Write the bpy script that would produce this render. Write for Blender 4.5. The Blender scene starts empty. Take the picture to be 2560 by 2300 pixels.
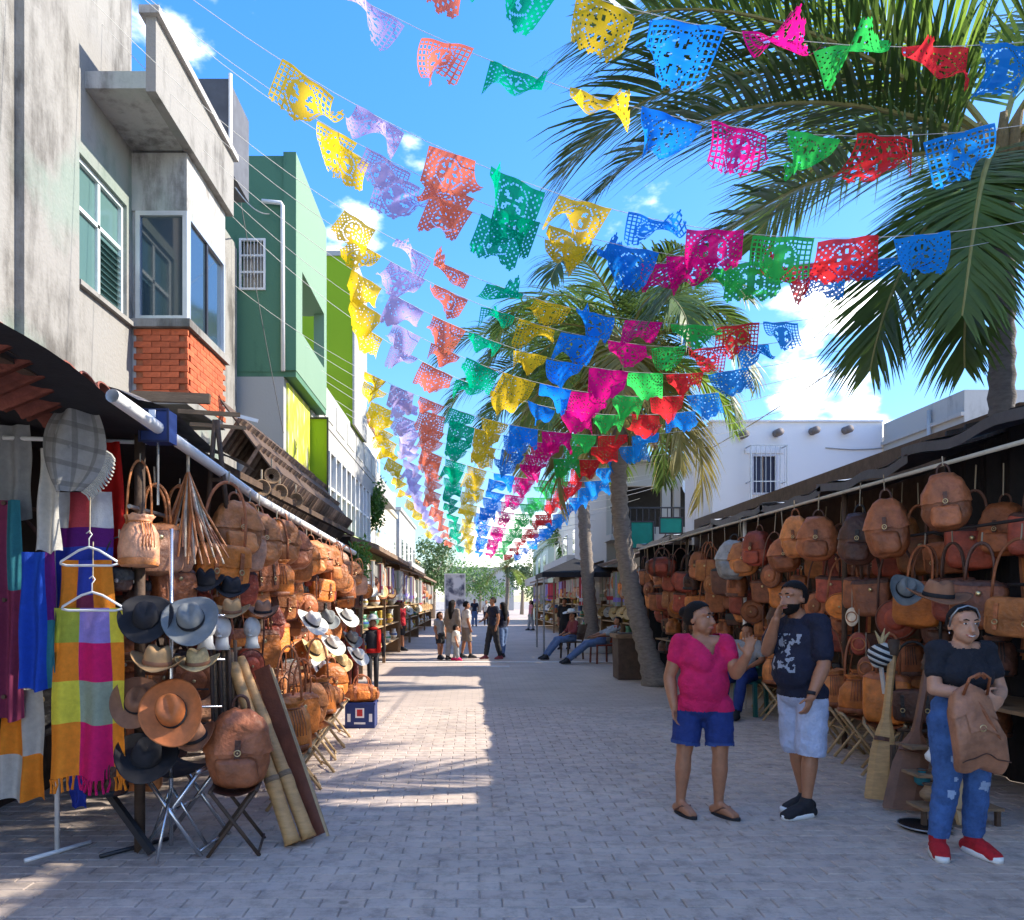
import bpy, bmesh, math, random
from mathutils import Vector, Matrix, Euler, noise

R = math.radians
scene = bpy.context.scene
C = scene.collection

# ------------------------------------------------------------------ camera
F, VU, VV, CH = 760.0, 472.0, 600.0, 1.6        # focal length (px), vanishing point, eye height
cam = bpy.data.cameras.new('camera')
camo = bpy.data.objects.new('camera', cam)
C.objects.link(camo)
camo.location = (0, 0, CH)
camo.rotation_euler = (R(90), 0, 0)
cam.sensor_fit = 'HORIZONTAL'
cam.sensor_width = 36.0
cam.lens = 36.0 * F / 1024.0
cam.shift_x = (512 - VU) / 1024.0
cam.shift_y = (VV - 460) / 1024.0
cam.clip_end = 3000
cam.clip_start = 0.05
scene.camera = camo

# ------------------------------------------------------------------ sky, sun, exposure
SUN = Vector((1.3, 0.15, 1.0)).normalized()
SUN_EL = math.asin(SUN.z)
SUN_ROT = math.atan2(SUN.x, SUN.y)
world = bpy.data.worlds.new('World')
scene.world = world
world.use_nodes = True
wn, wl = world.node_tree.nodes, world.node_tree.links
bg = wn['Background']
sky = wn.new('ShaderNodeTexSky')
sky.sky_type = 'NISHITA'
sky.sun_disc = False
sky.sun_elevation = SUN_EL
sky.sun_rotation = SUN_ROT
sky.air_density = 1.0
sky.dust_density = 0.5
sky.ozone_density = 3.0
SKY_STRENGTH = 0.15
bg.inputs[1].default_value = SKY_STRENGTH

def wnode(t, **kw):
    n = wn.new(t)
    for k, v in kw.items():
        setattr(n, k, v)
    return n

def wmath(op, a, b=None, clamp=False):
    n = wnode('ShaderNodeMath', operation=op, use_clamp=clamp)
    for i, x in enumerate((a, b)):
        if x is None:
            continue
        if isinstance(x, (int, float)):
            n.inputs[i].default_value = x
        else:
            wl.new(x, n.inputs[i])
    return n.outputs[0]

def wmap(x, a, b, c, d):
    n = wnode('ShaderNodeMapRange', interpolation_type='SMOOTHSTEP')
    wl.new(x, n.inputs[0])
    for i, q in enumerate((a, b, c, d)):
        n.inputs[i + 1].default_value = q
    return n.outputs[0]

wtc = wnode('ShaderNodeTexCoord')
wdir = wtc.outputs['Generated']
wsep = wnode('ShaderNodeSeparateXYZ')
wl.new(wdir, wsep.inputs[0])
cn = wnode('ShaderNodeTexNoise')                 # broad cumulus shapes, spread all round to add fill light
cn.inputs['Scale'].default_value = 5.2
cn.inputs['Detail'].default_value = 7.0
cn.inputs['Roughness'].default_value = 0.52
cmapn = wnode('ShaderNodeMapping')
cmapn.inputs['Scale'].default_value = (1.0, 1.0, 1.9)
cmapn.inputs['Location'].default_value = (3.09, 1.80, 1.21)
wl.new(wdir, cmapn.inputs[0])
wl.new(cmapn.outputs[0], cn.inputs[0])

def cloud_at(x, y, z, a, b):                     # where a particular cloud stands in the sky
    d = wnode('ShaderNodeVectorMath', operation='DOT_PRODUCT')
    v = Vector((x, y, z)).normalized()
    wl.new(wdir, d.inputs[0])
    d.inputs[1].default_value = v
    return wmap(d.outputs['Value'], a, b, 0.0, 1.0)

def sky_dir(u, v):
    return (u - VU) / F, 1.0, (VV - v) / F

low = wmap(wsep.outputs[2], 0.03, 0.36, 0.045, -0.06)
dens = wmath('ADD', cn.outputs['Fac'], low)
for (u, v, rad, gain) in ((820, 412, 5.0, .13), (775, 404, 3.8, .09), (885, 422, 4.2, .12), (430, 345, 9, .06)):
    g = cloud_at(*sky_dir(u, v), math.cos(R(rad)), math.cos(R(rad * .25)))
    dens = wmath('ADD', dens, wmath('MULTIPLY', g, gain))
cmask = wmap(dens, 0.522, 0.69, 0.0, 0.94)
fine = wnode('ShaderNodeTexNoise')
fine.inputs['Scale'].default_value = 9.0
fine.inputs['Detail'].default_value = 6.0
wl.new(cmapn.outputs[0], fine.inputs[0])
shade = wmap(fine.outputs['Fac'], 0.3, 0.7, 8.5, 11.5)  # cloud radiance pushed up to brighten the shaded street
ccol = wnode('ShaderNodeCombineColor')
wl.new(shade, ccol.inputs[0]); wl.new(wmath('MULTIPLY', shade, 0.985), ccol.inputs[1]); wl.new(wmath('MULTIPLY', shade, 0.93), ccol.inputs[2])
hsv = wnode('ShaderNodeHueSaturation')
hsv.inputs['Hue'].default_value = 0.507
hsv.inputs['Saturation'].default_value = 1.32
hsv.inputs['Value'].default_value = 0.86
wl.new(sky.outputs[0], hsv.inputs['Color'])
cmix = wnode('ShaderNodeMix', data_type='RGBA')
wl.new(cmask, cmix.inputs['Factor'])
bw = wnode('ShaderNodeRGBToBW')                  # even out the glare towards the horizon
wl.new(hsv.outputs[0], bw.inputs[0])
soft = wmath('DIVIDE', 1.0, wmath('ADD', 1.0, wmath('MULTIPLY', bw.outputs[0], 0.36)))
skyc = wnode('ShaderNodeVectorMath', operation='SCALE')
wl.new(hsv.outputs[0], skyc.inputs[0]); wl.new(soft, skyc.inputs['Scale'])
wl.new(skyc.outputs[0], cmix.inputs['A'])
wl.new(ccol.outputs[0], cmix.inputs['B'])
wl.new(cmix.outputs['Result'], bg.inputs[0])

sunl = bpy.data.lights.new('sun', 'SUN')
sunl.energy = 2.0
sunl.angle = R(0.5)
sunl.color = (1.0, 0.92, 0.80)
suno = bpy.data.objects.new('sun', sunl)
C.objects.link(suno)
suno.rotation_euler = (-SUN).to_track_quat('-Z', 'Y').to_euler()
suno.location = (20, 5, 20)

scene.view_settings.view_transform = 'Standard'
scene.view_settings.look = 'None'
scene.view_settings.gamma = 1.0
scene.view_settings.use_curve_mapping = False
scene.view_settings.exposure = 2.28
scene.render.engine = 'CYCLES'
scene.cycles.use_denoising = True
scene.cycles.max_bounces = 6
scene.cycles.transparent_max_bounces = 6

# ------------------------------------------------------------------ geometry helpers
def P(u, v, X=None, Y=None):
    """a point of the place from its bearing and its distance (Y) or street side (X)"""
    if Y is None:
        Y = X * F / (u - VU)
    return Vector(((u - VU) / F * Y, Y, CH - (v - VV) / F * Y))

def spow(x, e):
    return math.copysign(abs(x) ** e, x)

class MB:
    def __init__(s):
        s.v, s.f, s.m, s.mi = [], [], [], 0
    def add(s, vs, fs, M=None):
        o = len(s.v)
        if M is not None:
            vs = [M @ Vector(x) for x in vs]
        s.v += [tuple(x) for x in vs]
        s.f += [tuple(i + o for i in f) for f in fs]
        s.m += [s.mi] * len(fs)
        return s
    def box(s, c, d, rot=None, taper=1.0):
        x, y, z = d[0] / 2, d[1] / 2, d[2] / 2
        t = taper
        vs = [(-x, -y, -z), (x, -y, -z), (x, y, -z), (-x, y, -z), (-x * t, -y * t, z), (x * t, -y * t, z), (x * t, y * t, z), (-x * t, y * t, z)]
        fs = [(3, 2, 1, 0), (4, 5, 6, 7), (0, 1, 5, 4), (1, 2, 6, 5), (2, 3, 7, 6), (3, 0, 4, 7)]
        M = Matrix.Translation(c)
        if rot is not None:
            M = M @ (rot if isinstance(rot, Matrix) else Euler(rot).to_matrix().to_4x4())
        return s.add(vs, fs, M)
    def span(s, x0, x1, y0, y1, z0, z1):
        return s.box(((x0 + x1) / 2, (y0 + y1) / 2, (z0 + z1) / 2), (abs(x1 - x0), abs(y1 - y0), abs(z1 - z0)))
    def bar(s, a, b, w, h=None, up=(0, 0, 1)):
        a, b = Vector(a), Vector(b)
        h = h or w
        z = (b - a)
        L = z.length
        z.normalize()
        x = Vector(up).cross(z)
        if x.length < 1e-4:
            x = Vector((1, 0, 0))
        x.normalize()
        y = z.cross(x)
        M = Matrix(((x.x, y.x, z.x, 0), (x.y, y.y, z.y, 0), (x.z, y.z, z.z, 0), (0, 0, 0, 1)))
        return s.box((a + b) / 2, (w, h, L), M)
    def tube(s, pts, r, n=8, cap=True, flat=1.0):
        pts = [Vector(p) for p in pts]
        k = len(pts)
        if not isinstance(r, (list, tuple)):
            r = [r] * k
        vs, fs = [], []
        ref = None
        for i, p in enumerate(pts):
            t = (pts[min(i + 1, k - 1)] - pts[max(i - 1, 0)])
            if t.length < 1e-9:
                t = Vector((0, 0, 1))
            t.normalize()
            if ref is None:
                ref = Vector((0, 0, 1)) if abs(t.z) < .9 else Vector((1, 0, 0))
            a = (ref - t * ref.dot(t))
            if a.length < 1e-6:
                a = t.orthogonal()
            a.normalize()
            ref = a
            b = t.cross(a)
            for j in range(n):
                q = 2 * math.pi * j / n
                vs.append(p + (a * math.cos(q) + b * math.sin(q) * flat) * r[i])
        for i in range(k - 1):
            for j in range(n):
                fs.append((i * n + j, i * n + (j + 1) % n, (i + 1) * n + (j + 1) % n, (i + 1) * n + j))
        if cap:
            fs.append(tuple(range(n - 1, -1, -1)))
            fs.append(tuple((k - 1) * n + j for j in range(n)))
        return s.add(vs, fs)
    def lathe(s, prof, n=16, M=None, cap=True):
        vs, fs = [], []
        for r, z in prof:
            for j in range(n):
                q = 2 * math.pi * j / n
                vs.append((r * math.cos(q), r * math.sin(q), z))
        k = len(prof)
        for i in range(k - 1):
            for j in range(n):
                fs.append((i * n + j, i * n + (j + 1) % n, (i + 1) * n + (j + 1) % n, (i + 1) * n + j))
        if cap:
            fs.append(tuple(range(n - 1, -1, -1)))
            fs.append(tuple((k - 1) * n + j for j in range(n)))
        return s.add(vs, fs, M)
    def ell(s, c, r, n=12, m=8, rot=None):
        M = Matrix.Translation(c)
        if rot is not None:
            M = M @ (rot if isinstance(rot, Matrix) else Euler(rot).to_matrix().to_4x4())
        vs, fs = [(0, 0, -r[2])], []
        for i in range(1, m):
            a = -math.pi / 2 + math.pi * i / m
            for j in range(n):
                q = 2 * math.pi * j / n
                vs.append((r[0] * math.cos(a) * math.cos(q), r[1] * math.cos(a) * math.sin(q), r[2] * math.sin(a)))
        vs.append((0, 0, r[2]))
        L = len(vs) - 1
        for j in range(n):
            fs.append((0, 1 + (j + 1) % n, 1 + j))
            fs.append((L, L - n + j, L - n + (j + 1) % n))
        for i in range(m - 2):
            for j in range(n):
                a, b = 1 + i * n + j, 1 + i * n + (j + 1) % n
                fs.append((a, b, b + n, a + n))
        return s.add(vs, fs, M)
    def grid(s, fn, nu, nv, keep=None, mi=None, wrap=False):
        vs, fs, ms = [], [], []
        for j in range(nv + 1):
            for i in range(nu + 1):
                vs.append(fn(i / nu, j / nv))
        for j in range(nv):
            for i in range(nu):
                if keep is None or keep(i, j):
                    a = j * (nu + 1) + i
                    fs.append((a, a + 1, a + nu + 2, a + nu + 1))
                    ms.append(mi(i, j) if mi else s.mi)
        s.add(vs, fs)
        if ms:
            s.m[-len(ms):] = ms
        return s
    def se(s, w, d, h, e1=.5, e2=.5, n=20, m=14, fn=None, keep=None, infl=0.0, z0=0.0):
        """soft box (superellipsoid) standing on z0, optionally deformed by fn and clipped by keep"""
        vs, fs = [], []
        W, D, H = w / 2 + infl, d / 2 + infl, h / 2 + infl
        for i in range(m + 1):
            a = -math.pi / 2 + math.pi * i / m
            for j in range(n):
                q = 2 * math.pi * j / n
                x = W * spow(math.cos(a), e1) * spow(math.cos(q), e2)
                y = D * spow(math.cos(a), e1) * spow(math.sin(q), e2)
                z = H * spow(math.sin(a), e1) + h / 2 + z0
                p = Vector((x, y, z))
                if fn:
                    p = fn(p)
                vs.append(p)
        for i in range(m):
            for j in range(n):
                f = (i * n + j, i * n + (j + 1) % n, (i + 1) * n + (j + 1) % n, (i + 1) * n + j)
                if keep is None or keep(sum((vs[k] for k in f), Vector()) / 4):
                    fs.append(f)
        return s.add(vs, fs)
    def mesh(s, name, smooth=False, mats=1):
        me = bpy.data.meshes.new(name)
        me.from_pydata(s.v, [], s.f)
        if smooth:
            me.polygons.foreach_set('use_smooth', [True] * len(me.polygons))
        for _ in range(max(mats, max(s.m, default=0) + 1)):
            me.materials.append(None)
        if any(s.m):
            me.polygons.foreach_set('material_index', s.m)
        me.update()
        return me

def clean(me):
    bm = bmesh.new(); bm.from_mesh(me)
    bmesh.ops.remove_doubles(bm, verts=bm.verts, dist=1e-5)
    bmesh.ops.delete(bm, geom=[v for v in bm.verts if not v.link_faces], context='VERTS')
    bm.to_mesh(me); bm.free()
    return me

def put(name, me, mats, parent=None, M=None):
    """link a mesh as one object; materials sit on the object so copies can share mesh data"""
    o = bpy.data.objects.new(name, me)
    C.objects.link(o)
    if not isinstance(mats, (list, tuple)):
        mats = [mats]
    for i, m in enumerate(mats):
        if i >= len(o.material_slots):
            break
        o.material_slots[i].link = 'OBJECT'
        o.material_slots[i].material = m
    if parent is not None:
        o.parent = parent
    if M is not None:
        o.matrix_local = M
    return o

def O(name, mb, mats, parent=None, smooth=False, M=None):
    n = len(mats) if isinstance(mats, (list, tuple)) else 1
    return put(name, mb.mesh(name, smooth, n), mats, parent, M)

def tag(o, label=None, cat=None, group=None, kind=None):
    if label: o['label'] = label
    if cat: o['category'] = cat
    if group: o['group'] = group
    if kind: o['kind'] = kind
    return o

def thing(name, label, cat, loc=(0, 0, 0), rz=0, group=None, scale=1.0):
    o = bpy.data.objects.new(name, None)
    o.empty_display_size = .1
    C.objects.link(o)
    o.location = loc
    o.rotation_euler = (0, 0, rz)
    o.scale = (scale,) * 3
    return tag(o, label, cat, group)

ORD = ['first', 'second', 'third', 'fourth', 'fifth', 'sixth', 'seventh', 'eighth', 'ninth', 'tenth', 'eleventh', 'twelfth', 'thirteenth', 'fourteenth', 'fifteenth', 'sixteenth', 'seventeenth', 'eighteenth', 'nineteenth', 'twentieth',
       'twenty-first', 'twenty-second', 'twenty-third', 'twenty-fourth', 'twenty-fifth', 'twenty-sixth', 'twenty-seventh', 'twenty-eighth', 'twenty-ninth', 'thirtieth']

# ------------------------------------------------------------------ materials
MATS = {}
def _new(name):
    m = bpy.data.materials.new(name)
    m.use_nodes = True
    return m, m.node_tree.nodes, m.node_tree.links, m.node_tree.nodes['Principled BSDF']

def M_(name, col, rough=.6, var=.18, scale=9.0, bump=0.0, bscale=60.0, metal=0.0, spec=.4, rnd=.12, stretch=(1, 1, 1), trans=0.0, world=False, sheen=0.0):
    """plain surface: colour broken up by noise, fine relief, a little difference from object to object"""
    if name in MATS:
        return MATS[name]
    m, n, l, b = _new(name)
    tc = n.new('ShaderNodeTexCoord')
    mp = n.new('ShaderNodeMapping'); mp.inputs['Scale'].default_value = stretch
    if world:
        geo = n.new('ShaderNodeNewGeometry'); l.new(geo.outputs['Position'], mp.inputs[0])
    else:
        l.new(tc.outputs['Object'], mp.inputs[0])
    nz = n.new('ShaderNodeTexNoise')
    nz.inputs['Scale'].default_value = scale
    nz.inputs['Detail'].default_value = 6
    nz.inputs['Roughness'].default_value = .62
    l.new(mp.outputs[0], nz.inputs[0])
    info = n.new('ShaderNodeObjectInfo')
    mr = n.new('ShaderNodeMapRange')
    l.new(nz.outputs['Fac'], mr.inputs[0])
    mr.inputs[1].default_value, mr.inputs[2].default_value = .25, .75
    mr.inputs[3].default_value, mr.inputs[4].default_value = 1 - var, 1 + var
    r2 = n.new('ShaderNodeMapRange')
    l.new(info.outputs['Random'], r2.inputs[0])
    r2.inputs[3].default_value, r2.inputs[4].default_value = 1 - rnd, 1 + rnd
    mu = n.new('ShaderNodeMath'); mu.operation = 'MULTIPLY'
    l.new(mr.outputs[0], mu.inputs[0]); l.new(r2.outputs[0], mu.inputs[1])
    vm = n.new('ShaderNodeVectorMath'); vm.operation = 'SCALE'
    vm.inputs[0].default_value = col[:3]
    l.new(mu.outputs[0], vm.inputs['Scale'])
    l.new(vm.outputs[0], b.inputs['Base Color'])
    b.inputs['Roughness'].default_value = rough
    b.inputs['Metallic'].default_value = metal
    b.inputs['Specular IOR Level'].default_value = spec
    if sheen:
        b.inputs['Sheen Weight'].default_value = sheen
    if bump:
        n2 = n.new('ShaderNodeTexNoise'); n2.inputs['Scale'].default_value = bscale; n2.inputs['Detail'].default_value = 4
        l.new(mp.outputs[0], n2.inputs[0])
        bp = n.new('ShaderNodeBump'); bp.inputs['Strength'].default_value = bump; bp.inputs['Distance'].default_value = .02
        l.new(n2.outputs['Fac'], bp.inputs['Height']); l.new(bp.outputs[0], b.inputs['Normal'])
    if trans:
        out = n['Material Output']
        tr = n.new('ShaderNodeBsdfTranslucent'); l.new(vm.outputs[0], tr.inputs[0])
        mx = n.new('ShaderNodeMixShader'); mx.inputs[0].default_value = trans
        l.new(b.outputs[0], mx.inputs[1]); l.new(tr.outputs[0], mx.inputs[2]); l.new(mx.outputs[0], out.inputs[0])
    MATS[name] = m
    return m

def M_stained(name, base, stain, moss=None, amount=.5, scale=2.0, rough=.9, bump=.25):
    """weathered plaster: vertical run-off stains and patches"""
    m, n, l, b = _new(name)
    geo = n.new('ShaderNodeNewGeometry')
    mp = n.new('ShaderNodeMapping'); mp.inputs['Scale'].default_value = (1, 1, .22)
    l.new(geo.outputs['Position'], mp.inputs[0])
    st = n.new('ShaderNodeTexNoise'); st.inputs['Scale'].default_value = scale * 2.4; st.inputs['Detail'].default_value = 8; st.inputs['Roughness'].default_value = .68
    l.new(mp.outputs[0], st.inputs[0])
    pa = n.new('ShaderNodeTexNoise'); pa.inputs['Scale'].default_value = scale * .7; pa.inputs['Detail'].default_value = 7; pa.inputs['Roughness'].default_value = .6
    l.new(geo.outputs['Position'], pa.inputs[0])
    ad = n.new('ShaderNodeMath'); ad.operation = 'MULTIPLY'
    l.new(st.outputs['Fac'], ad.inputs[0]); l.new(pa.outputs['Fac'], ad.inputs[1])
    rp = n.new('ShaderNodeMapRange'); rp.interpolation_type = 'SMOOTHSTEP'
    l.new(ad.outputs[0], rp.inputs[0])
    rp.inputs[1].default_value, rp.inputs[2].default_value = .36 - .2 * amount, .48 - .1 * amount
    rp.inputs[3].default_value, rp.inputs[4].default_value = 0, .85
    mx = n.new('ShaderNodeMix'); mx.data_type = 'RGBA'
    l.new(rp.outputs[0], mx.inputs['Factor'])
    mx.inputs['A'].default_value = (*base, 1); mx.inputs['B'].default_value = (*stain, 1)
    out = mx.outputs['Result']
    if moss:
        pm = n.new('ShaderNodeTexNoise'); pm.inputs['Scale'].default_value = scale * .45; pm.inputs['Detail'].default_value = 6
        l.new(geo.outputs['Position'], pm.inputs[0])
        r3 = n.new('ShaderNodeMapRange'); r3.interpolation_type = 'SMOOTHSTEP'
        l.new(pm.outputs['Fac'], r3.inputs[0])
        r3.inputs[1].default_value, r3.inputs[2].default_value, r3.inputs[3].default_value, r3.inputs[4].default_value = .52, .66, 0, .55
        m2 = n.new('ShaderNodeMix'); m2.data_type = 'RGBA'
        l.new(r3.outputs[0], m2.inputs['Factor']); l.new(out, m2.inputs['A']); m2.inputs['B'].default_value = (*moss, 1)
        out = m2.outputs['Result']
    l.new(out, b.inputs['Base Color'])
    b.inputs['Roughness'].default_value = rough
    n2 = n.new('ShaderNodeTexNoise'); n2.inputs['Scale'].default_value = 28; n2.inputs['Detail'].default_value = 6
    l.new(geo.outputs['Position'], n2.inputs[0])
    bp = n.new('ShaderNodeBump'); bp.inputs['Strength'].default_value = bump; bp.inputs['Distance'].default_value = .02
    l.new(n2.outputs['Fac'], bp.inputs['Height']); l.new(bp.outputs[0], b.inputs['Normal'])
    return m

def M_paper(name, col):
    m, n, l, b = _new(name)
    info = n.new('ShaderNodeObjectInfo')
    r2 = n.new('ShaderNodeMapRange'); l.new(info.outputs['Random'], r2.inputs[0]); r2.inputs[3].default_value, r2.inputs[4].default_value = .8, 1.15
    vm = n.new('ShaderNodeVectorMath'); vm.operation = 'SCALE'; vm.inputs[0].default_value = col
    l.new(r2.outputs[0], vm.inputs['Scale'])
    d = n.new('ShaderNodeBsdfDiffuse'); t = n.new('ShaderNodeBsdfTranslucent')
    l.new(vm.outputs[0], d.inputs[0]); l.new(vm.outputs[0], t.inputs[0])
    mx = n.new('ShaderNodeMixShader'); mx.inputs[0].default_value = .55
    l.new(d.outputs[0], mx.inputs[1]); l.new(t.outputs[0], mx.inputs[2])
    tp = n.new('ShaderNodeBsdfTransparent'); m2 = n.new('ShaderNodeMixShader'); m2.inputs[0].default_value = .03      # thin tissue paper
    l.new(mx.outputs[0], m2.inputs[1]); l.new(tp.outputs[0], m2.inputs[2]); l.new(m2.outputs[0], n['Material Output'].inputs[0])
    return m

def M_glass(name, col, rough=.06):
    m, n, l, b = _new(name)
    b.inputs['Base Color'].default_value = (*col, 1)
    b.inputs['Roughness'].default_value = rough
    b.inputs['Specular IOR Level'].default_value = .9
    b.inputs['IOR'].default_value = 1.6
    return m

def M_paving(name, a, bcol, mortar, bw, bh):
    m, n, l, b = _new(name)
    geo = n.new('ShaderNodeNewGeometry')
    br = n.new('ShaderNodeTexBrick')
    br.inputs['Scale'].default_value = 1.0
    br.inputs['Brick Width'].default_value = bw
    br.inputs['Row Height'].default_value = bh
    br.inputs['Mortar Size'].default_value = .006
    br.inputs['Color1'].default_value = (*a, 1); br.inputs['Color2'].default_value = (*bcol, 1); br.inputs['Mortar'].default_value = (*mortar, 1)
    l.new(geo.outputs['Position'], br.inputs[0])
    nz = n.new('ShaderNodeTexNoise'); nz.inputs['Scale'].default_value = .9; nz.inputs['Detail'].default_value = 8; nz.inputs['Roughness'].default_value = .65
    l.new(geo.outputs['Position'], nz.inputs[0])
    mr = n.new('ShaderNodeMapRange'); l.new(nz.outputs['Fac'], mr.inputs[0])
    mr.inputs[1].default_value, mr.inputs[2].default_value, mr.inputs[3].default_value, mr.inputs[4].default_value = .3, .7, .82, 1.12
    vm = n.new('ShaderNodeVectorMath'); vm.operation = 'SCALE'
    l.new(br.outputs[0], vm.inputs[0]); l.new(mr.outputs[0], vm.inputs['Scale'])
    l.new(vm.outputs[0], b.inputs['Base Color'])
    b.inputs['Roughness'].default_value = .85
    bp = n.new('ShaderNodeBump'); bp.inputs['Strength'].default_value = .35; bp.inputs['Distance'].default_value = .01
    l.new(br.outputs['Fac'], bp.inputs['Height']); bp.invert = True
    l.new(bp.outputs[0], b.inputs['Normal'])
    return m
# ================================================================== SETTING
def part(root, name, mb, mats, smooth=False, weld=False):
    """part of a thing, its mesh given in the place's own coordinates"""
    o = O(name, mb, mats, root, smooth, Matrix.Translation(-Vector(root.location)))
    if weld:
        clean(o.data)
    return o

def sub(par, name, mb, mats, smooth=False):
    return O(name, mb, mats, par, smooth)

def wall_x(mb, x0, x1, y0, y1, z0, z1, holes=()):
    ys = sorted({y0, y1, *[h[0] for h in holes], *[h[1] for h in holes]})
    for a, b in zip(ys, ys[1:]):
        m = (a + b) / 2
        hs = sorted([(h[2], h[3]) for h in holes if h[0] < m < h[1]])
        z = z0
        for (p, q) in hs:
            if p > z: mb.span(x0, x1, a, b, z, p)
            z = q
        if z < z1: mb.span(x0, x1, a, b, z, z1)
    return mb

def wall_y(mb, y0, y1, x0, x1, z0, z1, holes=()):
    xs = sorted({x0, x1, *[h[0] for h in holes], *[h[1] for h in holes]})
    for a, b in zip(xs, xs[1:]):
        m = (a + b) / 2
        hs = sorted([(h[2], h[3]) for h in holes if h[0] < m < h[1]])
        z = z0
        for (p, q) in hs:
            if p > z: mb.span(a, b, y0, y1, z, p)
            z = q
        if z < z1: mb.span(a, b, y0, y1, z, z1)
    return mb

def frame_y(mb, y, x0, x1, z0, z1, t=.05, d=.05):
    mb.span(x0, x1, y - d, y, z1 - t, z1).span(x0, x1, y - d, y, z0, z0 + t)
    mb.span(x0, x0 + t, y - d, y, z0 + t, z1 - t).span(x1 - t, x1, y - d, y, z0 + t, z1 - t)
    return mb

def frame_x(mb, x, y0, y1, z0, z1, t=.05, d=.05):
    mb.span(x, x + d, y0, y1, z1 - t, z1).span(x, x + d, y0, y1, z0, z0 + t)
    mb.span(x, x + d, y0, y0 + t, z0 + t, z1 - t).span(x, x + d, y1 - t, y1, z0 + t, z1 - t)
    return mb

concrete = M_stained('weathered_concrete', (.28, .27, .25), (.08, .073, .063), (.18, .27, .22), amount=.75, scale=1.7, bump=.35)
concrete_dirty = M_stained('dirty_concrete', (.44, .43, .41), (.12, .11, .10), (.32, .38, .33), amount=.75, scale=2.1, bump=.4)
white_pl = M_stained('white_plaster', (.40, .395, .375), (.5, .48, .43), None, amount=.1, scale=1.2, bump=.1)
lav_pl = M_stained('pale_plaster', (.80, .79, .80), (.52, .50, .50), None, amount=.16, scale=.8, bump=.1)
grey_pl = M_stained('grey_plaster', (.50, .49, .46), (.24, .23, .21), None, amount=.5, scale=1.1, bump=.2)
teal_pl = M_stained('teal_paint', (.085, .205, .125), (.05, .13, .085), None, amount=.35, scale=1.1, bump=.12)
teal_lit_pl = M_stained('teal_paint_lit', (.19, .30, .21), (.15, .24, .17), None, amount=.1, scale=1.0, bump=.08)  # the teal front's green again, lightened to look sunlit
lime_pl = M_stained('lime_paint', (.25, .40, .01), (.18, .30, .01), None, amount=.2, scale=1.0, bump=.08)
cream_pl = M_stained('cream_plaster', (.74, .68, .54), (.5, .45, .36), None, amount=.2, scale=1.0, bump=.1)
salmon_pl = M_stained('salmon_plaster', (.64, .31, .20), (.45, .24, .17), None, amount=.2, scale=1.0, bump=.1)
glass = M_glass('window_glass', (.03, .05, .07))
glass_green = M_glass('greenish_glass', (.10, .19, .18), .14)
alu = M_('aluminium_frame', (.62, .64, .66), .4, .06, 12, metal=.6)
white_paint = M_('white_paint', (.8, .8, .78), .45, .06, 10, bump=.05)
dark_metal = M_('dark_metal', (.05, .05, .055), .5, .2, 12, metal=.5)
grey_metal = M_('grey_metal', (.35, .36, .38), .4, .15, 14, metal=.8)
wood = M_('weathered_wood', (.25, .16, .09), .8, .35, 9, bump=.3, bscale=40, stretch=(1, 1, 6))
wood_dark = M_('dark_wood', (.09, .055, .035), .75, .35, 9, bump=.3, bscale=40)
wood_pale = M_('pale_wood', (.46, .32, .17), .6, .25, 10, bump=.15, bscale=50)
black_cloth = M_('black_cloth', (.018, .018, .022), .8, .3, 8, bump=.15)
rope = M_('rope_fibre', (.42, .35, .25), .9, .25, 40)
clay = M_('clay_tile', (.25, .075, .05), .85, .45, 14, bump=.3, rnd=.35)
clay_old = M_('weathered_tile', (.22, .15, .105), .9, .5, 14, bump=.35, rnd=.4)

# ---- ground, street
ground = O('ground', MB().add([(-400, -100, -.05), (400, -100, -.05), (400, 700, -.05), (-400, 700, -.05)], [(0, 1, 2, 3)]), M_('dusty_ground', (.34, .30, .25), .95, .2, .4, world=True))
tag(ground, kind='structure')
pave_far = M_paving('street_paving', (.50, .405, .335), (.455, .37, .31), (.37, .305, .26), .24, .12)
street = O('street', MB().add([(-5.2, -8, -.012), (9.5, -8, -.012), (9.5, 130, -.012), (-5.2, 130, -.012)], [(0, 1, 2, 3)]), pave_far)
tag(street, kind='structure')

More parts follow.
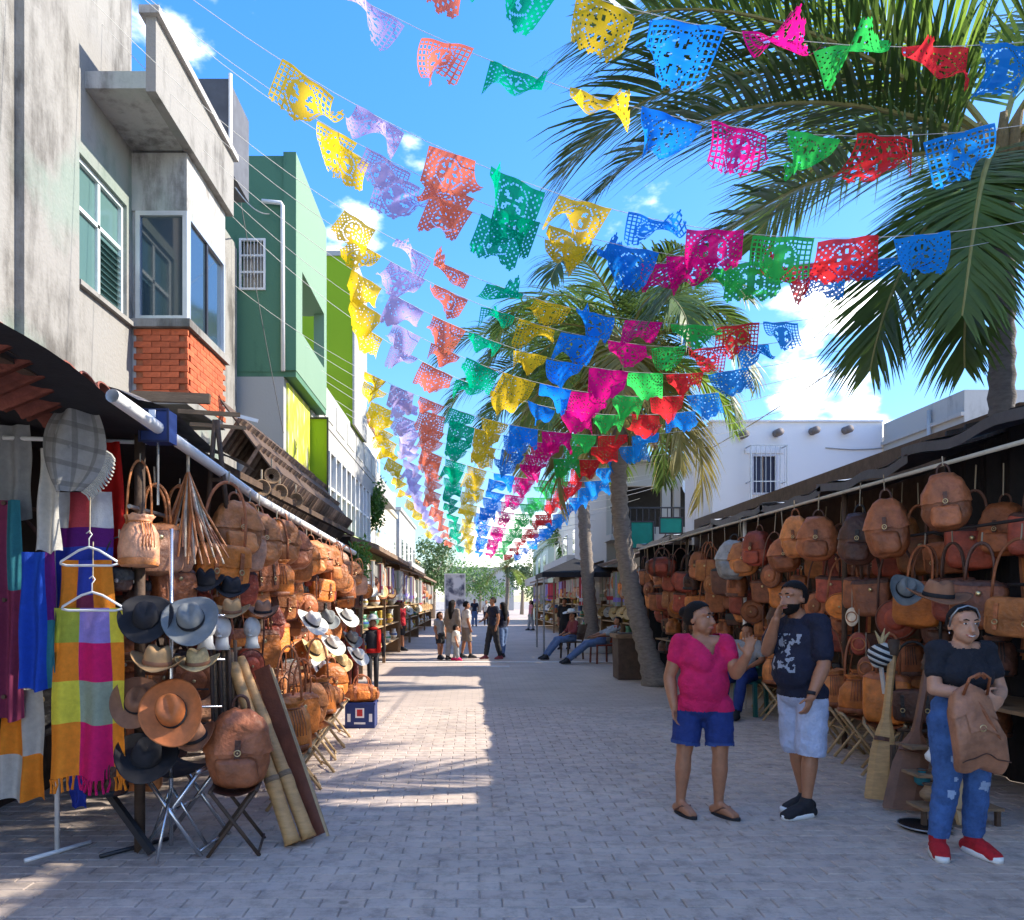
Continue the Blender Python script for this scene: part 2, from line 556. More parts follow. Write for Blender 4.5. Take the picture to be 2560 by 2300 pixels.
def paver_mat():
    m, n, l, b = _new('paving_brick')
    geo = n.new('ShaderNodeNewGeometry'); info = n.new('ShaderNodeObjectInfo')
    ad = n.new('ShaderNodeMath'); ad.operation = 'ADD'
    l.new(geo.outputs['Random Per Island'], ad.inputs[0]); l.new(info.outputs['Random'], ad.inputs[1])
    fr = n.new('ShaderNodeMath'); fr.operation = 'FRACT'; l.new(ad.outputs[0], fr.inputs[0])
    cr = n.new('ShaderNodeValToRGB'); l.new(fr.outputs[0], cr.inputs[0])
    cols = [(0, (.52, .42, .345)), (.35, (.55, .455, .38)), (.7, (.49, .40, .34)), (1, (.57, .455, .365))]
    cr.color_ramp.elements[0].color = (*cols[0][1], 1); cr.color_ramp.elements[1].color = (*cols[3][1], 1)
    for p, c in cols[1:3]:
        e = cr.color_ramp.elements.new(p); e.color = (*c, 1)
    nz = n.new('ShaderNodeTexNoise'); nz.inputs['Scale'].default_value = .9; nz.inputs['Detail'].default_value = 8; nz.inputs['Roughness'].default_value = .65
    l.new(geo.outputs['Position'], nz.inputs[0])
    mr = n.new('ShaderNodeMapRange'); l.new(nz.outputs['Fac'], mr.inputs[0])
    mr.inputs[1].default_value, mr.inputs[2].default_value, mr.inputs[3].default_value, mr.inputs[4].default_value = .3, .7, .82, 1.12
    sp = n.new('ShaderNodeTexNoise'); sp.inputs['Scale'].default_value = 7.5; sp.inputs['Detail'].default_value = 7; sp.inputs['Roughness'].default_value = .75
    l.new(geo.outputs['Position'], sp.inputs[0])
    m3 = n.new('ShaderNodeMapRange'); l.new(sp.outputs['Fac'], m3.inputs[0])
    m3.inputs[1].default_value, m3.inputs[2].default_value, m3.inputs[3].default_value, m3.inputs[4].default_value = .34, .54, .66, 1.04
    m4 = n.new('ShaderNodeMath'); m4.operation = 'MULTIPLY'; l.new(mr.outputs[0], m4.inputs[0]); l.new(m3.outputs[0], m4.inputs[1])
    vo = n.new('ShaderNodeTexVoronoi'); vo.inputs['Scale'].default_value = 2.3; l.new(geo.outputs['Position'], vo.inputs[0])      # trodden gum and drips
    g1 = n.new('ShaderNodeMapRange'); l.new(vo.outputs['Distance'], g1.inputs[0])
    g1.inputs[1].default_value, g1.inputs[2].default_value, g1.inputs[3].default_value, g1.inputs[4].default_value = .045, .075, .55, 1.0
    m5 = n.new('ShaderNodeMath'); m5.operation = 'MULTIPLY'; l.new(m4.outputs[0], m5.inputs[0]); l.new(g1.outputs[0], m5.inputs[1]); m4 = m5
    vm = n.new('ShaderNodeVectorMath'); vm.operation = 'SCALE'
    l.new(cr.outputs[0], vm.inputs[0]); l.new(m4.outputs[0], vm.inputs['Scale']); l.new(vm.outputs[0], b.inputs['Base Color'])
    b.inputs['Roughness'].default_value = .85
    n2 = n.new('ShaderNodeTexNoise'); n2.inputs['Scale'].default_value = 90; n2.inputs['Detail'].default_value = 5; l.new(geo.outputs['Position'], n2.inputs[0])
    bp = n.new('ShaderNodeBump'); bp.inputs['Strength'].default_value = .3; bp.inputs['Distance'].default_value = .008
    l.new(n2.outputs['Fac'], bp.inputs['Height']); l.new(bp.outputs[0], b.inputs['Normal'])
    return m
PAVER = paver_mat()
random.seed(3)
PW, PD = .24, .12
def paver_geo(mb, M=None):
    w, d, c = PW / 2 - .0028, PD / 2 - .0028, .005
    vs = [(-w, -d, -.012), (w, -d, -.012), (w, d, -.012), (-w, d, -.012), (-w, -d, -.006), (w, -d, -.006), (w, d, -.006), (-w, d, -.006),
          (-w + c, -d + c, 0), (w - c, -d + c, 0), (w - c, d - c, 0), (-w + c, d - c, 0)]
    fs = [(0, 1, 5, 4), (1, 2, 6, 5), (2, 3, 7, 6), (3, 0, 4, 7), (4, 5, 9, 8), (5, 6, 10, 9), (6, 7, 11, 10), (7, 4, 8, 11), (8, 9, 10, 11)]
    return mb.add(vs, fs, M)
one_paver = paver_geo(MB()).mesh('paver')
far_pavers = MB()
n_single = 0
row = 0
y = 3.30
while y < 11.4:
    x = -5.0 + (PW / 2 if row % 2 else 0)
    while x < 4.9:
        jig = Matrix.Translation((x, y, random.uniform(-.0025, .0008))) @ Euler((random.uniform(-.012, .012), random.uniform(-.008, .008), random.uniform(-.012, .012))).to_matrix().to_4x4()
        u = VU + x * F / y
        if y > 3.72 and -20 < u < 1044 and n_single < 300:
            put('paving_brick', one_paver, PAVER, street, jig)
            n_single += 1
        else:
            paver_geo(far_pavers, jig)
        x += PW
    y += PD
    row += 1
pv = O('paving_bricks', far_pavers, PAVER, street)
tag(pv, kind='stuff')
strip = O('paving_strip', MB().span(-5.0, 5.2, 19.5, 19.75, -.02, .006).span(-.2, .9, 18.2, 18.45, -.02, .004), M_('pale_concrete', (.68, .64, .6), .85, .12, 3, world=True), street)

# ---- grey concrete building on the left
gb = thing('concrete_building', 'weathered grey concrete building with a brick bay window above the left stall', 'building', (-4.0, 6, 0))
w = MB()
wall_x(w, -4.1, -3.82, 1.0, 8.53, 0, 11.5, [(7.39, 8.41, 4.70, 5.96)])
wall_x(w, -4.1, -3.82, 8.53, 12.35, 0, 7.3)
w.span(-9, -4.1, 12.05, 12.35, 0, 7.3).span(-9, -4.1, 8.4, 8.53, 7.3, 11.5)
part(gb, 'wall', w, concrete, weld=True)
part(gb, 'pilaster', MB().span(-3.82, -3.74, 6.35, 7.24, 0, 11.5), concrete)
par_ = part(gb, 'balcony_parapet', MB().span(-3.22, -3.12, 7.5, 9.95, 6.62, 7.36), concrete)
sub(par_, 'coping', MB().span(-3.27, -3.07, 7.45, 10.0, 7.36, 7.44), concrete_dirty)
part(gb, 'balcony_slab', MB().span(-3.82, -3.22, 7.5, 9.95, 6.65, 6.82), concrete_dirty)
rb = MB()
for i in range(8):
    yy = 8.75 + i * .15
    rb.tube([(-3.02 + .02 * math.sin(i * 3), yy, 6.60), (-3.06, yy + .02, 6.72), (-3.1, yy, 6.8)], .008, 5)
bay = part(gb, 'bay', MB().span(-3.82, -3.2, 8.53, 9.85, 5.97, 6.62).span(-3.82, -3.78, 8.55, 9.83, 3.9, 5.97), concrete_dirty)
sub(bay, 'bay_sill', MB().span(-3.82, -3.15, 8.48, 9.90, 4.655, 4.745), concrete)
sub(bay, 'bay_floor', MB().span(-3.82, -3.2, 8.53, 9.85, 3.80, 3.89), concrete)
sub(bay, 'brick_backing', MB().span(-3.80, -3.225, 8.555, 9.825, 3.89, 4.655), M_('mortar', (.38, .14, .07), .95, .3, 20))
brickA = M_('orange_brick', (.50, .115, .045), .85, .3, 16, bump=.35, rnd=.2)
bw, bh = .205, .068
bmesh1 = MB().box((0, 0, 0), (bw - .007, .03, bh - .006)).mesh('brick')
bmesh2 = MB().box((0, 0, 0), (.03, bw - .007, bh - .006)).mesh('brick')
for r in range(11):
    z = 3.89 + bh * (r + .5) + .003
    x = -3.80 + bw / 2 + (bw / 2 if r % 2 else 0)
    while x < -3.2 - bw / 2 + .02:
        put('brick', bmesh1, brickA, bay, Matrix.Translation((x, 8.542 + random.uniform(-.004, .003), z)))
        x += bw
    yv = 8.53 + bw / 2 + (0 if r % 2 else bw / 2)
    while yv < 9.85 - bw / 2 + .02:
        put('brick', bmesh2, brickA, bay, Matrix.Translation((-3.212 + random.uniform(-.003, .004), yv, z)))
        yv += bw
# bay glazing: front (towards the camera) and street side
bwin = part(gb, 'bay_window', frame_x(frame_y(MB(), 8.60, -3.78, -3.2, 4.745, 5.97, .05, .07), -3.27, 8.60, 9.85, 4.745, 5.97, .05, .07), alu)
sub(bwin, 'pane', MB().span(-3.73, -3.25, 8.565, 8.575, 4.79, 5.92), glass)
sub(bwin, 'pane', MB().span(-3.240, -3.232, 8.65, 9.22, 4.79, 5.92), glass)
sub(bwin, 'pane', MB().span(-3.252, -3.244, 9.24, 9.80, 4.79, 5.92), glass)
sub(bwin, 'mullion', MB().span(-3.25, -3.21, 9.20, 9.25, 4.79, 5.92), dark_metal)
sub(bwin, 'curtain', MB().grid(lambda s, t: Vector((-3.72 + .46 * s, 8.70 + .02 * math.sin(s * 40), 4.8 + 1.1 * t)), 60, 2), M_('net_curtain', (.26, .27, .28), .9, .2, 6))
w1 = part(gb, 'window', frame_x(MB(), -3.92, 7.39, 8.41, 4.70, 5.96, .045, .06).span(-3.91, -3.87, 7.86, 7.91, 4.745, 5.915).span(-3.91, -3.87, 7.435, 8.365, 5.45, 5.49), M_('pale_frame', (.62, .68, .66), .5, .06))
sub(w1, 'pane', MB().span(-3.905, -3.90, 7.435, 7.86, 4.745, 5.915), glass_green)
sub(w1, 'pane', MB().span(-3.905, -3.90, 7.91, 8.365, 4.745, 5.915), glass_green)
for i in range(10):
    sub(w1, 'louvre', MB().box((-3.885, 8.14, 4.80 + i * .064), (.05, .44, .006), (0, R(35), 0)), glass_green)
sub(w1, 'window_sill', MB().span(-3.9, -3.77, 7.33, 8.47, 4.65, 4.698), concrete)
rt = part(gb, 'rooftop_tank_housing', MB().span(-3.62, -3.2, 10.0, 10.9, 7.3, 8.46), M_('dark_panel', (.11, .115, .13), .7, .25, 6))
sub(rt, 'post', MB().tube([(-3.17, 9.97, 7.3), (-3.17, 9.97, 8.5)], .025, 8), white_paint)
part(gb, 'roof_slab', MB().span(-9, -3.83, 8.6, 12.3, 7.3, 7.36), concrete)

# ---- teal building, its street side coloured paler as if sunlit
tb = thing('teal_building', 'teal green building with a projecting upper box coloured paler as if sunlit and white downpipe', 'building', (-4, 12.4, 0))
b1 = MB()
wall_y(b1, 12.42, 12.62, -6.5, -3.08, 5.33, 8.86, [(-3.80, -3.37, 6.66, 7.50)])
part(tb, 'teal_front', b1, teal_pl, weld=True)
b2 = MB()
wall_x(b2, -3.07, -2.87, 12.405, 15.0, 5.35, 8.9, [(12.85, 14.75, 6.10, 7.15)])
bx = part(tb, 'upper_box', b2, teal_lit_pl, weld=True)
sub(bx, 'box_end', MB().span(-3.075, -2.868, 12.385, 12.403, 5.345, 8.905), teal_pl)
sub(bx, 'box_underside', MB().span(-3.9, -2.88, 12.43, 15.0, 5.25, 5.348), teal_pl)
part(tb, 'recess_wall', MB().span(-4.0, -3.9, 12.62, 15.0, 5.35, 8.86), M_('brown_plaster', (.33, .27, .23), .9))
part(tb, 'floor_slab', MB().span(-3.9, -3.07, 12.62, 15.0, 6.0, 6.1).span(-3.9, -3.07, 12.62, 15.0, 7.2, 7.3), teal_lit_pl)
part(tb, 'roof', MB().span(-6.5, -2.95, 12.62, 15.0, 8.70, 8.8), teal_pl)
part(tb, 'base_wall', wall_x(wall_y(MB(), 12.42, 12.62, -6.5, -3.12, 0, 5.25), -3.12, -3.08, 12.42, 14.4, 0, 5.25), white_pl)
# painted panel under the box: flat print
def mural():
    m, n, l, b = _new('painted_panel')
    geo = n.new('ShaderNodeNewGeometry'); mp = n.new('ShaderNodeMapping'); mp.inputs['Scale'].default_value = (1, 2.2, .7)
    l.new(geo.outputs['Position'], mp.inputs[0])
    nz = n.new('ShaderNodeTexNoise'); nz.inputs['Scale'].default_value = 2.4; nz.inputs['Detail'].default_value = 3; l.new(mp.outputs[0], nz.inputs[0])
    cr = n.new('ShaderNodeValToRGB'); l.new(nz.outputs['Fac'], cr.inputs[0])
    cr.color_ramp.elements[0].position = .36; cr.color_ramp.elements[0].color = (.42, .36, .14, 1)
    cr.color_ramp.elements[1].position = .66; cr.color_ramp.elements[1].color = (.66, .60, .42, 1)
    e = cr.color_ramp.elements.new(.46); e.color = (.68, .72, .03, 1)
    e = cr.color_ramp.elements.new(.55); e.color = (.62, .68, .05, 1)
    l.new(cr.outputs[0], b.inputs['Base Color']); b.inputs['Roughness'].default_value = .7
    return m
part(tb, 'painted_panel', MB().span(-3.08, -3.05, 12.6, 14.3, 3.2, 5.2), mural())
gw = part(tb, 'window', frame_y(MB(), 12.44, -3.80, -3.37, 6.66, 7.50, .035, .05).span(-3.765, -3.405, 12.40, 12.43, 6.94, 6.97).span(-3.765, -3.405, 12.40, 12.43, 7.21, 7.24), white_paint)
sub(gw, 'pane', MB().span(-3.765, -3.405, 12.50, 12.51, 6.695, 7.465), M_glass('brown_glass', (.22, .2, .17), .3))
for i in range(6):
    sub(gw, 'grille_bar', MB().span(-3.72 + i * .055, -3.712 + i * .055, 12.385, 12.398, 6.67, 7.49), white_paint)
part(tb, 'downpipe', MB().tube([P(262, 201, Y=12.36), P(281, 203, Y=12.36), P(282.5, 206, Y=12.36), P(283, 371, Y=12.36)], .035, 8), white_paint, True)

# ---- lime panel sign, white balcony building, lime tower
wb = thing('white_balcony_building', 'white building with long balcony slabs, mullioned glazing and a lime green tower', 'building', (-4, 15.1, 0))
wwall = MB(); wall_x(wwall, -4.2, -3.9, 15.02, 25, 0, 6.2); wwall.span(-8, -4.2, 15.02, 15.2, 0, 6.2)
part(wb, 'wall', wwall, white_pl, weld=True)
part(wb, 'balcony_fascia', MB().span(-3.2, -3.05, 14.45, 24.6, 4.78, 5.22), white_pl)
part(wb, 'balcony_floor', MB().span(-3.9, -3.2, 15.02, 24.6, 4.85, 5.0), white_pl)
pz = part(wb, 'upper_parapet', MB().span(-3.12, -3.04, 15.1, 24.4, 5.24, 6.05), white_pl)
for i in range(6):
    sub(pz, 'parapet_panel', MB().span(-3.04, -3.025, 15.5 + i * 1.5, 16.6 + i * 1.5, 5.4, 5.9), M_('grey_panel', (.5, .5, .46), .7))
part(wb, 'upper_wall', MB().span(-4.4, -3.9, 15.02, 19.0, 6.2, 7.4), white_pl)
lt = part(wb, 'lime_tower', MB().span(-5.6, -2.98, 19.0, 21.2, 6.0, 10.2), lime_pl)
sub(lt, 'tower_edge', MB().span(-2.98, -2.93, 18.96, 21.2, 5.98, 10.22), white_pl)
sub(lt, 'tower_cap', MB().span(-5.6, -2.95, 18.97, 21.2, 10.2, 10.32), white_pl)
gl = part(wb, 'glazing', MB().span(-3.14, -3.12, 15.4, 22.6, 3.15, 4.78), glass)
for i in range(11):
    yy = 15.5 + i * .7
    sub(gl, 'mullion', MB().span(-3.12, -3.02, yy, yy + .09, 3.1, 4.78), white_paint)
sub(gl, 'transom', MB().span(-3.115, -3.05, 15.4, 22.6, 4.0, 4.05), white_paint)
part(wb, 'lime_fascia', MB().span(-3.15, -2.78, 15.2, 23.5, 2.78, 3.12), M_stained('pale_lime', (.55, .68, .25), (.4, .5, .2), None, amount=.2, scale=1.0, bump=.1))
sg = thing('lime_panel', 'tall plain lime green panel hanging below the pale green box', 'panel', (-2.95, 14.3, 3.5))
part(sg, 'board', MB().span(-3.16, -2.72, 14.36, 14.42, 3.45, 5.04), lime_pl)
part(sg, 'frame', frame_y(MB(), 14.362, -3.17, -2.71, 3.44, 5.05, .03, .03), dark_metal)
part(sg, 'bracket', MB().span(-3.1, -2.8, 14.42, 14.46, 4.6, 4.78), dark_metal)

# ---- further buildings down the left side
def plain_building(name, label, x0, x1, y0, y1, h, mw, nwin, floors=2, roofm=None, wmat=None, face=1, trim=None):
    t = thing(name, label, 'building', ((x0 + x1) / 2, (y0 + y1) / 2, 0))
    part(t, 'wall', MB().span(x0, x1, y0, y1, 0, h), mw)
    part(t, 'roof', MB().span(x0 - .1, x1 + .1, y0 - .1, y1 + .1, h, h + .18), roofm or mw)
    X = x1 if face > 0 else x0
    fh = h / floors
    for f in range(1, floors):
        for i in range(nwin):
            yy = y0 + (i + .3) * (y1 - y0) / nwin
            d = (y1 - y0) / nwin * .45
            wq = part(t, 'window', MB().span(X - .02, X + .03, yy, yy + d, f * fh + .6, f * fh + 1.9), trim or white_paint)
            sub(wq, 'pane', MB().span(X - .04, X + .04, yy + .07, yy + d - .07, f * fh + .67, f * fh + 1.83), glass)
    for f in range(1, floors):
        part(t, 'balcony', MB().span(*( (X, X + .7) if face > 0 else (X - .7, X)), y0 + .2, y1 - .2, f * fh - .1, f * fh + .45), trim or white_pl)
    # gable side towards the camera
    for f in range(1, floors):
        xm = (x0 + x1) / 2
        wq = part(t, 'window', MB().span(xm - .45, xm + .45, y0 - .03, y0 + .02, f * fh + .6, f * fh + 1.8), trim or white_paint)
        sub(wq, 'pane', MB().span(xm - .38, xm + .38, y0 - .04, y0 + .02, f * fh + .67, f * fh + 1.73), glass)
    return t
plain_building('salmon_building', 'cream building with salmon top storey behind the white balconies', -9, -4.0, 25.5, 33, 8.4, cream_pl, 3, 3, salmon_pl)
plain_building('cream_building', 'cream two storey shop building past the salmon roof on the left', -9, -4.3, 34, 43, 6.2, cream_pl, 4, 2)
plain_building('grey_shop_building', 'pale grey shop building far down the left side', -9, -4.2, 44, 56, 6.8, grey_pl, 4, 2)
plain_building('ochre_building', 'small ochre building at the far left end of the street', -10, -5, 58, 72, 5.0, M_stained('ochre', (.55, .38, .16), (.4, .27, .12), None, amount=.2, scale=1, bump=.1), 4, 2)

# ---- right side: white house with roof beam ends, grey house, balcony house
wh = thing('white_house', 'white flat roofed house with round wooden beam ends and barred window', 'building', (7, 17, 0))
wv = MB()
wall_y(wv, 17.0, 17.25, 5.38, 9.18, 0, 5.58, [(6.24, 6.82, 3.95, 4.86)])
wall_x(wv, 5.38, 5.63, 17.25, 19.2, 0, 5.58)
wv.span(5.63, 9.18, 19.0, 19.2, 0, 5.58)
part(wh, 'wall', wv, lav_pl, weld=True)
part(wh, 'roof', MB().span(5.63, 9.18, 17.25, 19.0, 5.1, 5.25), lav_pl)
part(wh, 'parapet_edge', MB().span(5.33, 9.18, 16.95, 17.3, 5.581, 5.62), lav_pl)
for (u, v) in ((742, 436), (776, 434), (812, 432), (845, 431)):
    p = P(u, v, Y=17)
    part(wh, 'beam_end', MB().tube([(p.x, 16.76, p.z), (p.x, 17.02, p.z + .01)], .085, 12), M_('grey_beam', (.22, .19, .18), .85, .3, 9), True)
hw = part(wh, 'window', frame_y(MB(), 17.06, 6.24, 6.82, 3.95, 4.86, .05, .09), M_('grey_frame', (.55, .55, .6), .5))
sub(hw, 'shutter', MB().span(6.29, 6.50, 17.02, 17.05, 4.0, 4.81), M_('navy_shutter', (.02, .025, .06), .6))
sub(hw, 'shutter', MB().span(6.53, 6.77, 17.02, 17.05, 4.0, 4.81), MATS['navy_shutter'])
sub(hw, 'lintel', MB().span(6.1, 6.96, 16.97, 17.0, 4.88, 4.95), lav_pl)
gr = part(wh, 'window_grille', MB().span(6.12, 6.14, 16.70, 16.72, 3.75, 5.0).span(6.92, 6.94, 16.70, 16.72, 3.75, 5.0), grey_metal)
for i in range(8):
    sub(gr, 'bar', MB().span(6.14 + i * .105, 6.152 + i * .105, 16.705, 16.717, 3.77, 4.98), grey_metal)
for zz in (3.75, 4.2, 4.99):
    sub(gr, 'rail', MB().span(6.12, 6.94, 16.70, 16.715, zz, zz + .02).span(6.12, 6.135, 16.715, 17.0, zz, zz + .02).span(6.925, 6.94, 16.715, 17.0, zz, zz + .02), grey_metal)
part(wh, 'cable', MB().tube([(7.9 + i * .13, 16.98, 5.0 - .04 * math.sin(i * .3)) for i in range(11)], .012, 5), grey_metal)
gh = thing('grey_house', 'streaked grey house with a small dark window beside the white house', 'building', (11, 15.5, 0))
gv = MB()
wall_x(gv, 9.2, 9.45, 14.2, 17.0, 0, 5.53, [(15.55, 15.95, 3.75, 4.25)])
wall_y(gv, 14.2, 14.4, 9.45, 15.0, 0, 5.53)
part(gh, 'wall', gv, grey_pl, weld=True)
part(gh, 'roof', MB().span(9.45, 15, 14.4, 21, 5.2, 5.35), grey_pl)
part(gh, 'window', MB().span(9.30, 9.34, 15.55, 15.95, 3.75, 4.25), M_('void_shade', (.03, .03, .03), .8))  # near-black sheet, colour standing in for the unlit inside
part(gh, 'drainpipe', MB().tube([(9.14, 15.2, 0), (9.14, 15.2, 5.4)], .04, 8), grey_pl, True)
part(gh, 'ledge', MB().span(9.14, 9.2, 14.2, 17.0, 5.05, 5.12), grey_pl)

bh_ = thing('balcony_house', 'white two storey house with open balcony and teal awnings behind the palm trunk', 'building', (6.5, 27, 0))
vb = MB()
wall_y(vb, 26.0, 26.25, 4.6, 9.6, 0, 6.3, [(5.1, 6.5, 4.1, 5.5), (6.8, 8.2, 4.1, 5.5)])
wall_x(vb, 4.6, 4.85, 26.25, 34, 0, 6.3)
part(bh_, 'wall', vb, white_pl, weld=True)
part(bh_, 'roof', MB().span(4.4, 9.6, 25.6, 34, 6.3, 6.45), white_pl)
part(bh_, 'balcony_slab', MB().span(4.5, 9.6, 24.7, 26.0, 3.55, 3.75), white_pl)
br_ = part(bh_, 'balcony_rail', MB().span(4.5, 9.6, 24.72, 24.76, 4.58, 4.63), dark_metal)
for i in range(26):
    sub(br_, 'baluster', MB().span(4.55 + i * .2, 4.575 + i * .2, 24.73, 24.75, 3.75, 4.58), dark_metal)
for x in (4.6, 6.6, 8.6):
    part(bh_, 'column', MB().span(x, x + .2, 24.8, 25.0, 3.75, 6.3), white_pl)
part(bh_, 'room_shade_sheet', MB().span(4.9, 9.0, 27.6, 27.7, 3.6, 6.2), MATS['void_shade'])  # near-black sheet painted in place of the room's shade
tealaw = M_('teal_awning', (.0, .22, .16), .6, .15, 4)
for (u0, u1, v0, v1, Y) in ((631, 653, 522, 548, 23.5), (660, 682, 518, 533, 23.7)):
    a, b = P(u0, v0, Y=Y), P(u1, v1, Y=Y)
    an = thing('teal_sign', 'teal green hanging sign board %s the leaning palm trunk' % ('just right of' if u0 < 640 else 'farther right of'), 'sign', (a.x, Y, b.z), group='teal boards below the balcony')
    part(an, 'board', MB().span(a.x, b.x, Y, Y + .06, b.z, a.z), tealaw)
    part(an, 'frame', frame_y(MB(), Y, a.x - .03, b.x + .03, b.z - .03, a.z + .03, .04, .03), dark_metal)
    part(an, 'hanger', MB().tube([((a.x + b.x) / 2, Y + .03, a.z), ((a.x + b.x) / 2, Y + .8, 3.62)], .02, 6), dark_metal)
dp = P(700, 487, Y=24.4)
dish = thing('satellite_dish', 'pale blue white satellite dish on the balcony rail left of the white house', 'dish', dp)
dm = MB(); dm.lathe([(.02, 0), (.2, .03), (.4, .12), (.52, .22), (.53, .22), (.41, .10), (.2, .01), (.02, -.02)], 24, Euler((R(70), 0, R(-25))).to_matrix().to_4x4(), cap=False)
O('reflector', dm, white_paint, dish, True)
O('feed_arm', MB().tube([(0, -.05, -.4), (.05, -.55, -.1)], .02, 6), grey_metal, dish)
O('mount', MB().tube([(0, .1, 0), (0, .1, -.6), (0, .3, -.75)], .035, 8), grey_metal, dish)

plain_building('cream_hotel', 'cream building with balconies beyond the palms on the right', 5.2, 11, 36, 48, 6.6, cream_pl, 3, 2, face=-1)
plain_building('pale_green_shop', 'pale green shop far down the right side', 5.0, 11, 50, 62, 5.6, M_stained('pale_green', (.5, .6, .5), (.4, .45, .4), None, amount=.2, scale=1, bump=.1), 3, 2, face=-1)
plain_building('end_building', 'low white building closing the far end of the street', -3.4, 6.5, 118, 126, 6.5, white_pl, 2, 2)
# unseen house added on the right beside the camera, sized to shade the foreground
nh = thing('shade_house', 'unseen grey plastered house added at the near right to cast shade', 'building', (8, 0, 0))
part(nh, 'wall', MB().span(5.0, 9, -12, 6.55, 0, 5.5), grey_pl)
part(nh, 'roof', MB().span(4.95, 9, -12, 6.6, 5.5, 5.65), grey_pl)
for i in range(3):
    yy = -5 + i * 3.6
    wq = part(nh, 'window', MB().span(4.96, 5.02, yy, yy + 1.1, 2.9, 4.1), white_paint)
    sub(wq, 'pane', MB().span(4.94, 5.02, yy + .07, yy + 1.03, 2.97, 4.03), glass)

# overhead cables
cab = M_('black_cable', (.03, .03, .035), .6)
def wire(label, a, b, sag, r=.012, n=16, mat_=None, name='cable'):
    a, b = Vector(a), Vector(b)
    pts = [a.lerp(b, i / n) - Vector((0, 0, sag * 4 * (i / n) * (1 - i / n))) for i in range(n + 1)]
    return tag(O(name, MB().tube(pts, r, 5), mat_ or cab), label, 'cable')
wire('pale cable crossing the teal wall down to the left stall', (-3.8, 12.0, 8.75), (-3.05, 12.3, 4.3), .1, .006, mat_=cab)
wire('long thin cable above the right stall carrying the flag strings', (4.98, 5.5, 5.0), (5.36, 17.0, 5.0), .12, .010, mat_=rope)
wire('thin cable from the grey parapet to the teal wall', (-3.1, 9.95, 7.0), (-3.3, 12.4, 7.9), .1, .01, mat_=grey_metal)
# ================================================================== PALMS AND TREES
def M_leaf(name, col, trans=.35, rough=.45, var=.3):
    return M_(name, col, rough, var, 3.0, rnd=.25, trans=trans, spec=.5)
leaf_a = M_leaf('palm_leaf', (.10, .165, .035), .45)
leaf_b = M_leaf('palm_leaf_bright', (.18, .27, .04), .5)
leaf_old = M_leaf('palm_leaf_yellowing', (.30, .25, .06), .4)
leaf_dead = M_leaf('palm_leaf_dead', (.24, .15, .07), .2)
rachis_m = M_('leaf_stalk', (.30, .27, .09), .6, .2, 6)
trunk_m = M_('palm_bark', (.24, .20, .165), .9, .35, 10, bump=.5, bscale=22, stretch=(1, 1, 3))
trunk_d = M_('dark_palm_bark', (.12, .11, .11), .9, .35, 10, bump=.5, bscale=22, stretch=(1, 1, 3))

def frond_mesh(L, el, droop, seed, nl=54, leaflet=.62, width=.034, hang=.5, side=0.0):
    """one pinnate leaf growing along +X: el = start elevation, droop = how far it bends down"""
    rnd = random.Random(seed)
    mb = MB()
    pts, tang = [], []
    p = Vector((0, 0, 0))
    n = 22
    a = el
    az = 0.0
    for i in range(n + 1):
        t = i / n
        pts.append(p.copy())
        d = Vector((math.cos(a) * math.cos(az), math.cos(a) * math.sin(az), math.sin(a)))
        tang.append(d)
        p += d * (L / n)
        a -= droop / n * (.45 + 1.25 * t)
        az += side / n
    mb.mi = 1
    mb.tube(pts, [.026 * (1 - .85 * i / n) + .003 for i in range(n + 1)], 5)
    mb.mi = 0
    def at(t):
        x = t * n
        i = min(int(x), n - 1)
        return pts[i].lerp(pts[i + 1], x - i), tang[i].lerp(tang[i + 1], x - i).normalized()
    for k in range(nl):
        t = .12 + .87 * (k / (nl - 1))
        base, tg = at(t)
        sidev = Vector((0, 0, 1)).cross(tg)
        if sidev.length < .05:
            sidev = Vector((0, 1, 0))
        sidev.normalize()
        upv = tg.cross(sidev)
        ll = leaflet * (.55 + .75 * math.sin(math.pi * min(1, t * .9 + .12)) ** .8) * rnd.uniform(.85, 1.1)
        if t > .85: ll *= 1 - (t - .85) * 2.2
        for s in (-1, 1):
            if rnd.random() < .03: continue
            sweep = .55 + .5 * t + rnd.uniform(-.1, .1)
            d = (sidev * s * math.cos(sweep) + tg * math.sin(sweep) + upv * rnd.uniform(.0, .22)).normalized()
            q = base.copy()
            wv = tg.cross(d).cross(d).normalized()
            wv = (tg - d * tg.dot(d)).normalized()
            vs, fs = [], []
            seg = 4
            for i in range(seg + 1):
                f = i / seg
                w_ = width * (.45 + .9 * f if f < .35 else (1 - f) * 1.18 + .03) * .5
                fold = Vector((0, 0, 0))
                vs += [q - wv * w_, q + wv * w_]
                q = q + d * (ll / seg)
                d = (d + Vector((0, 0, -1)) * hang * (.25 + f * .7) * rnd.uniform(.8, 1.2)).normalized()
                wv = (wv - d * wv.dot(d)).normalized()
            for i in range(seg):
                fs.append((2 * i, 2 * i + 1, 2 * i + 3, 2 * i + 2))
            mb.add(vs, fs)
    return mb.mesh('frond', False, 2)

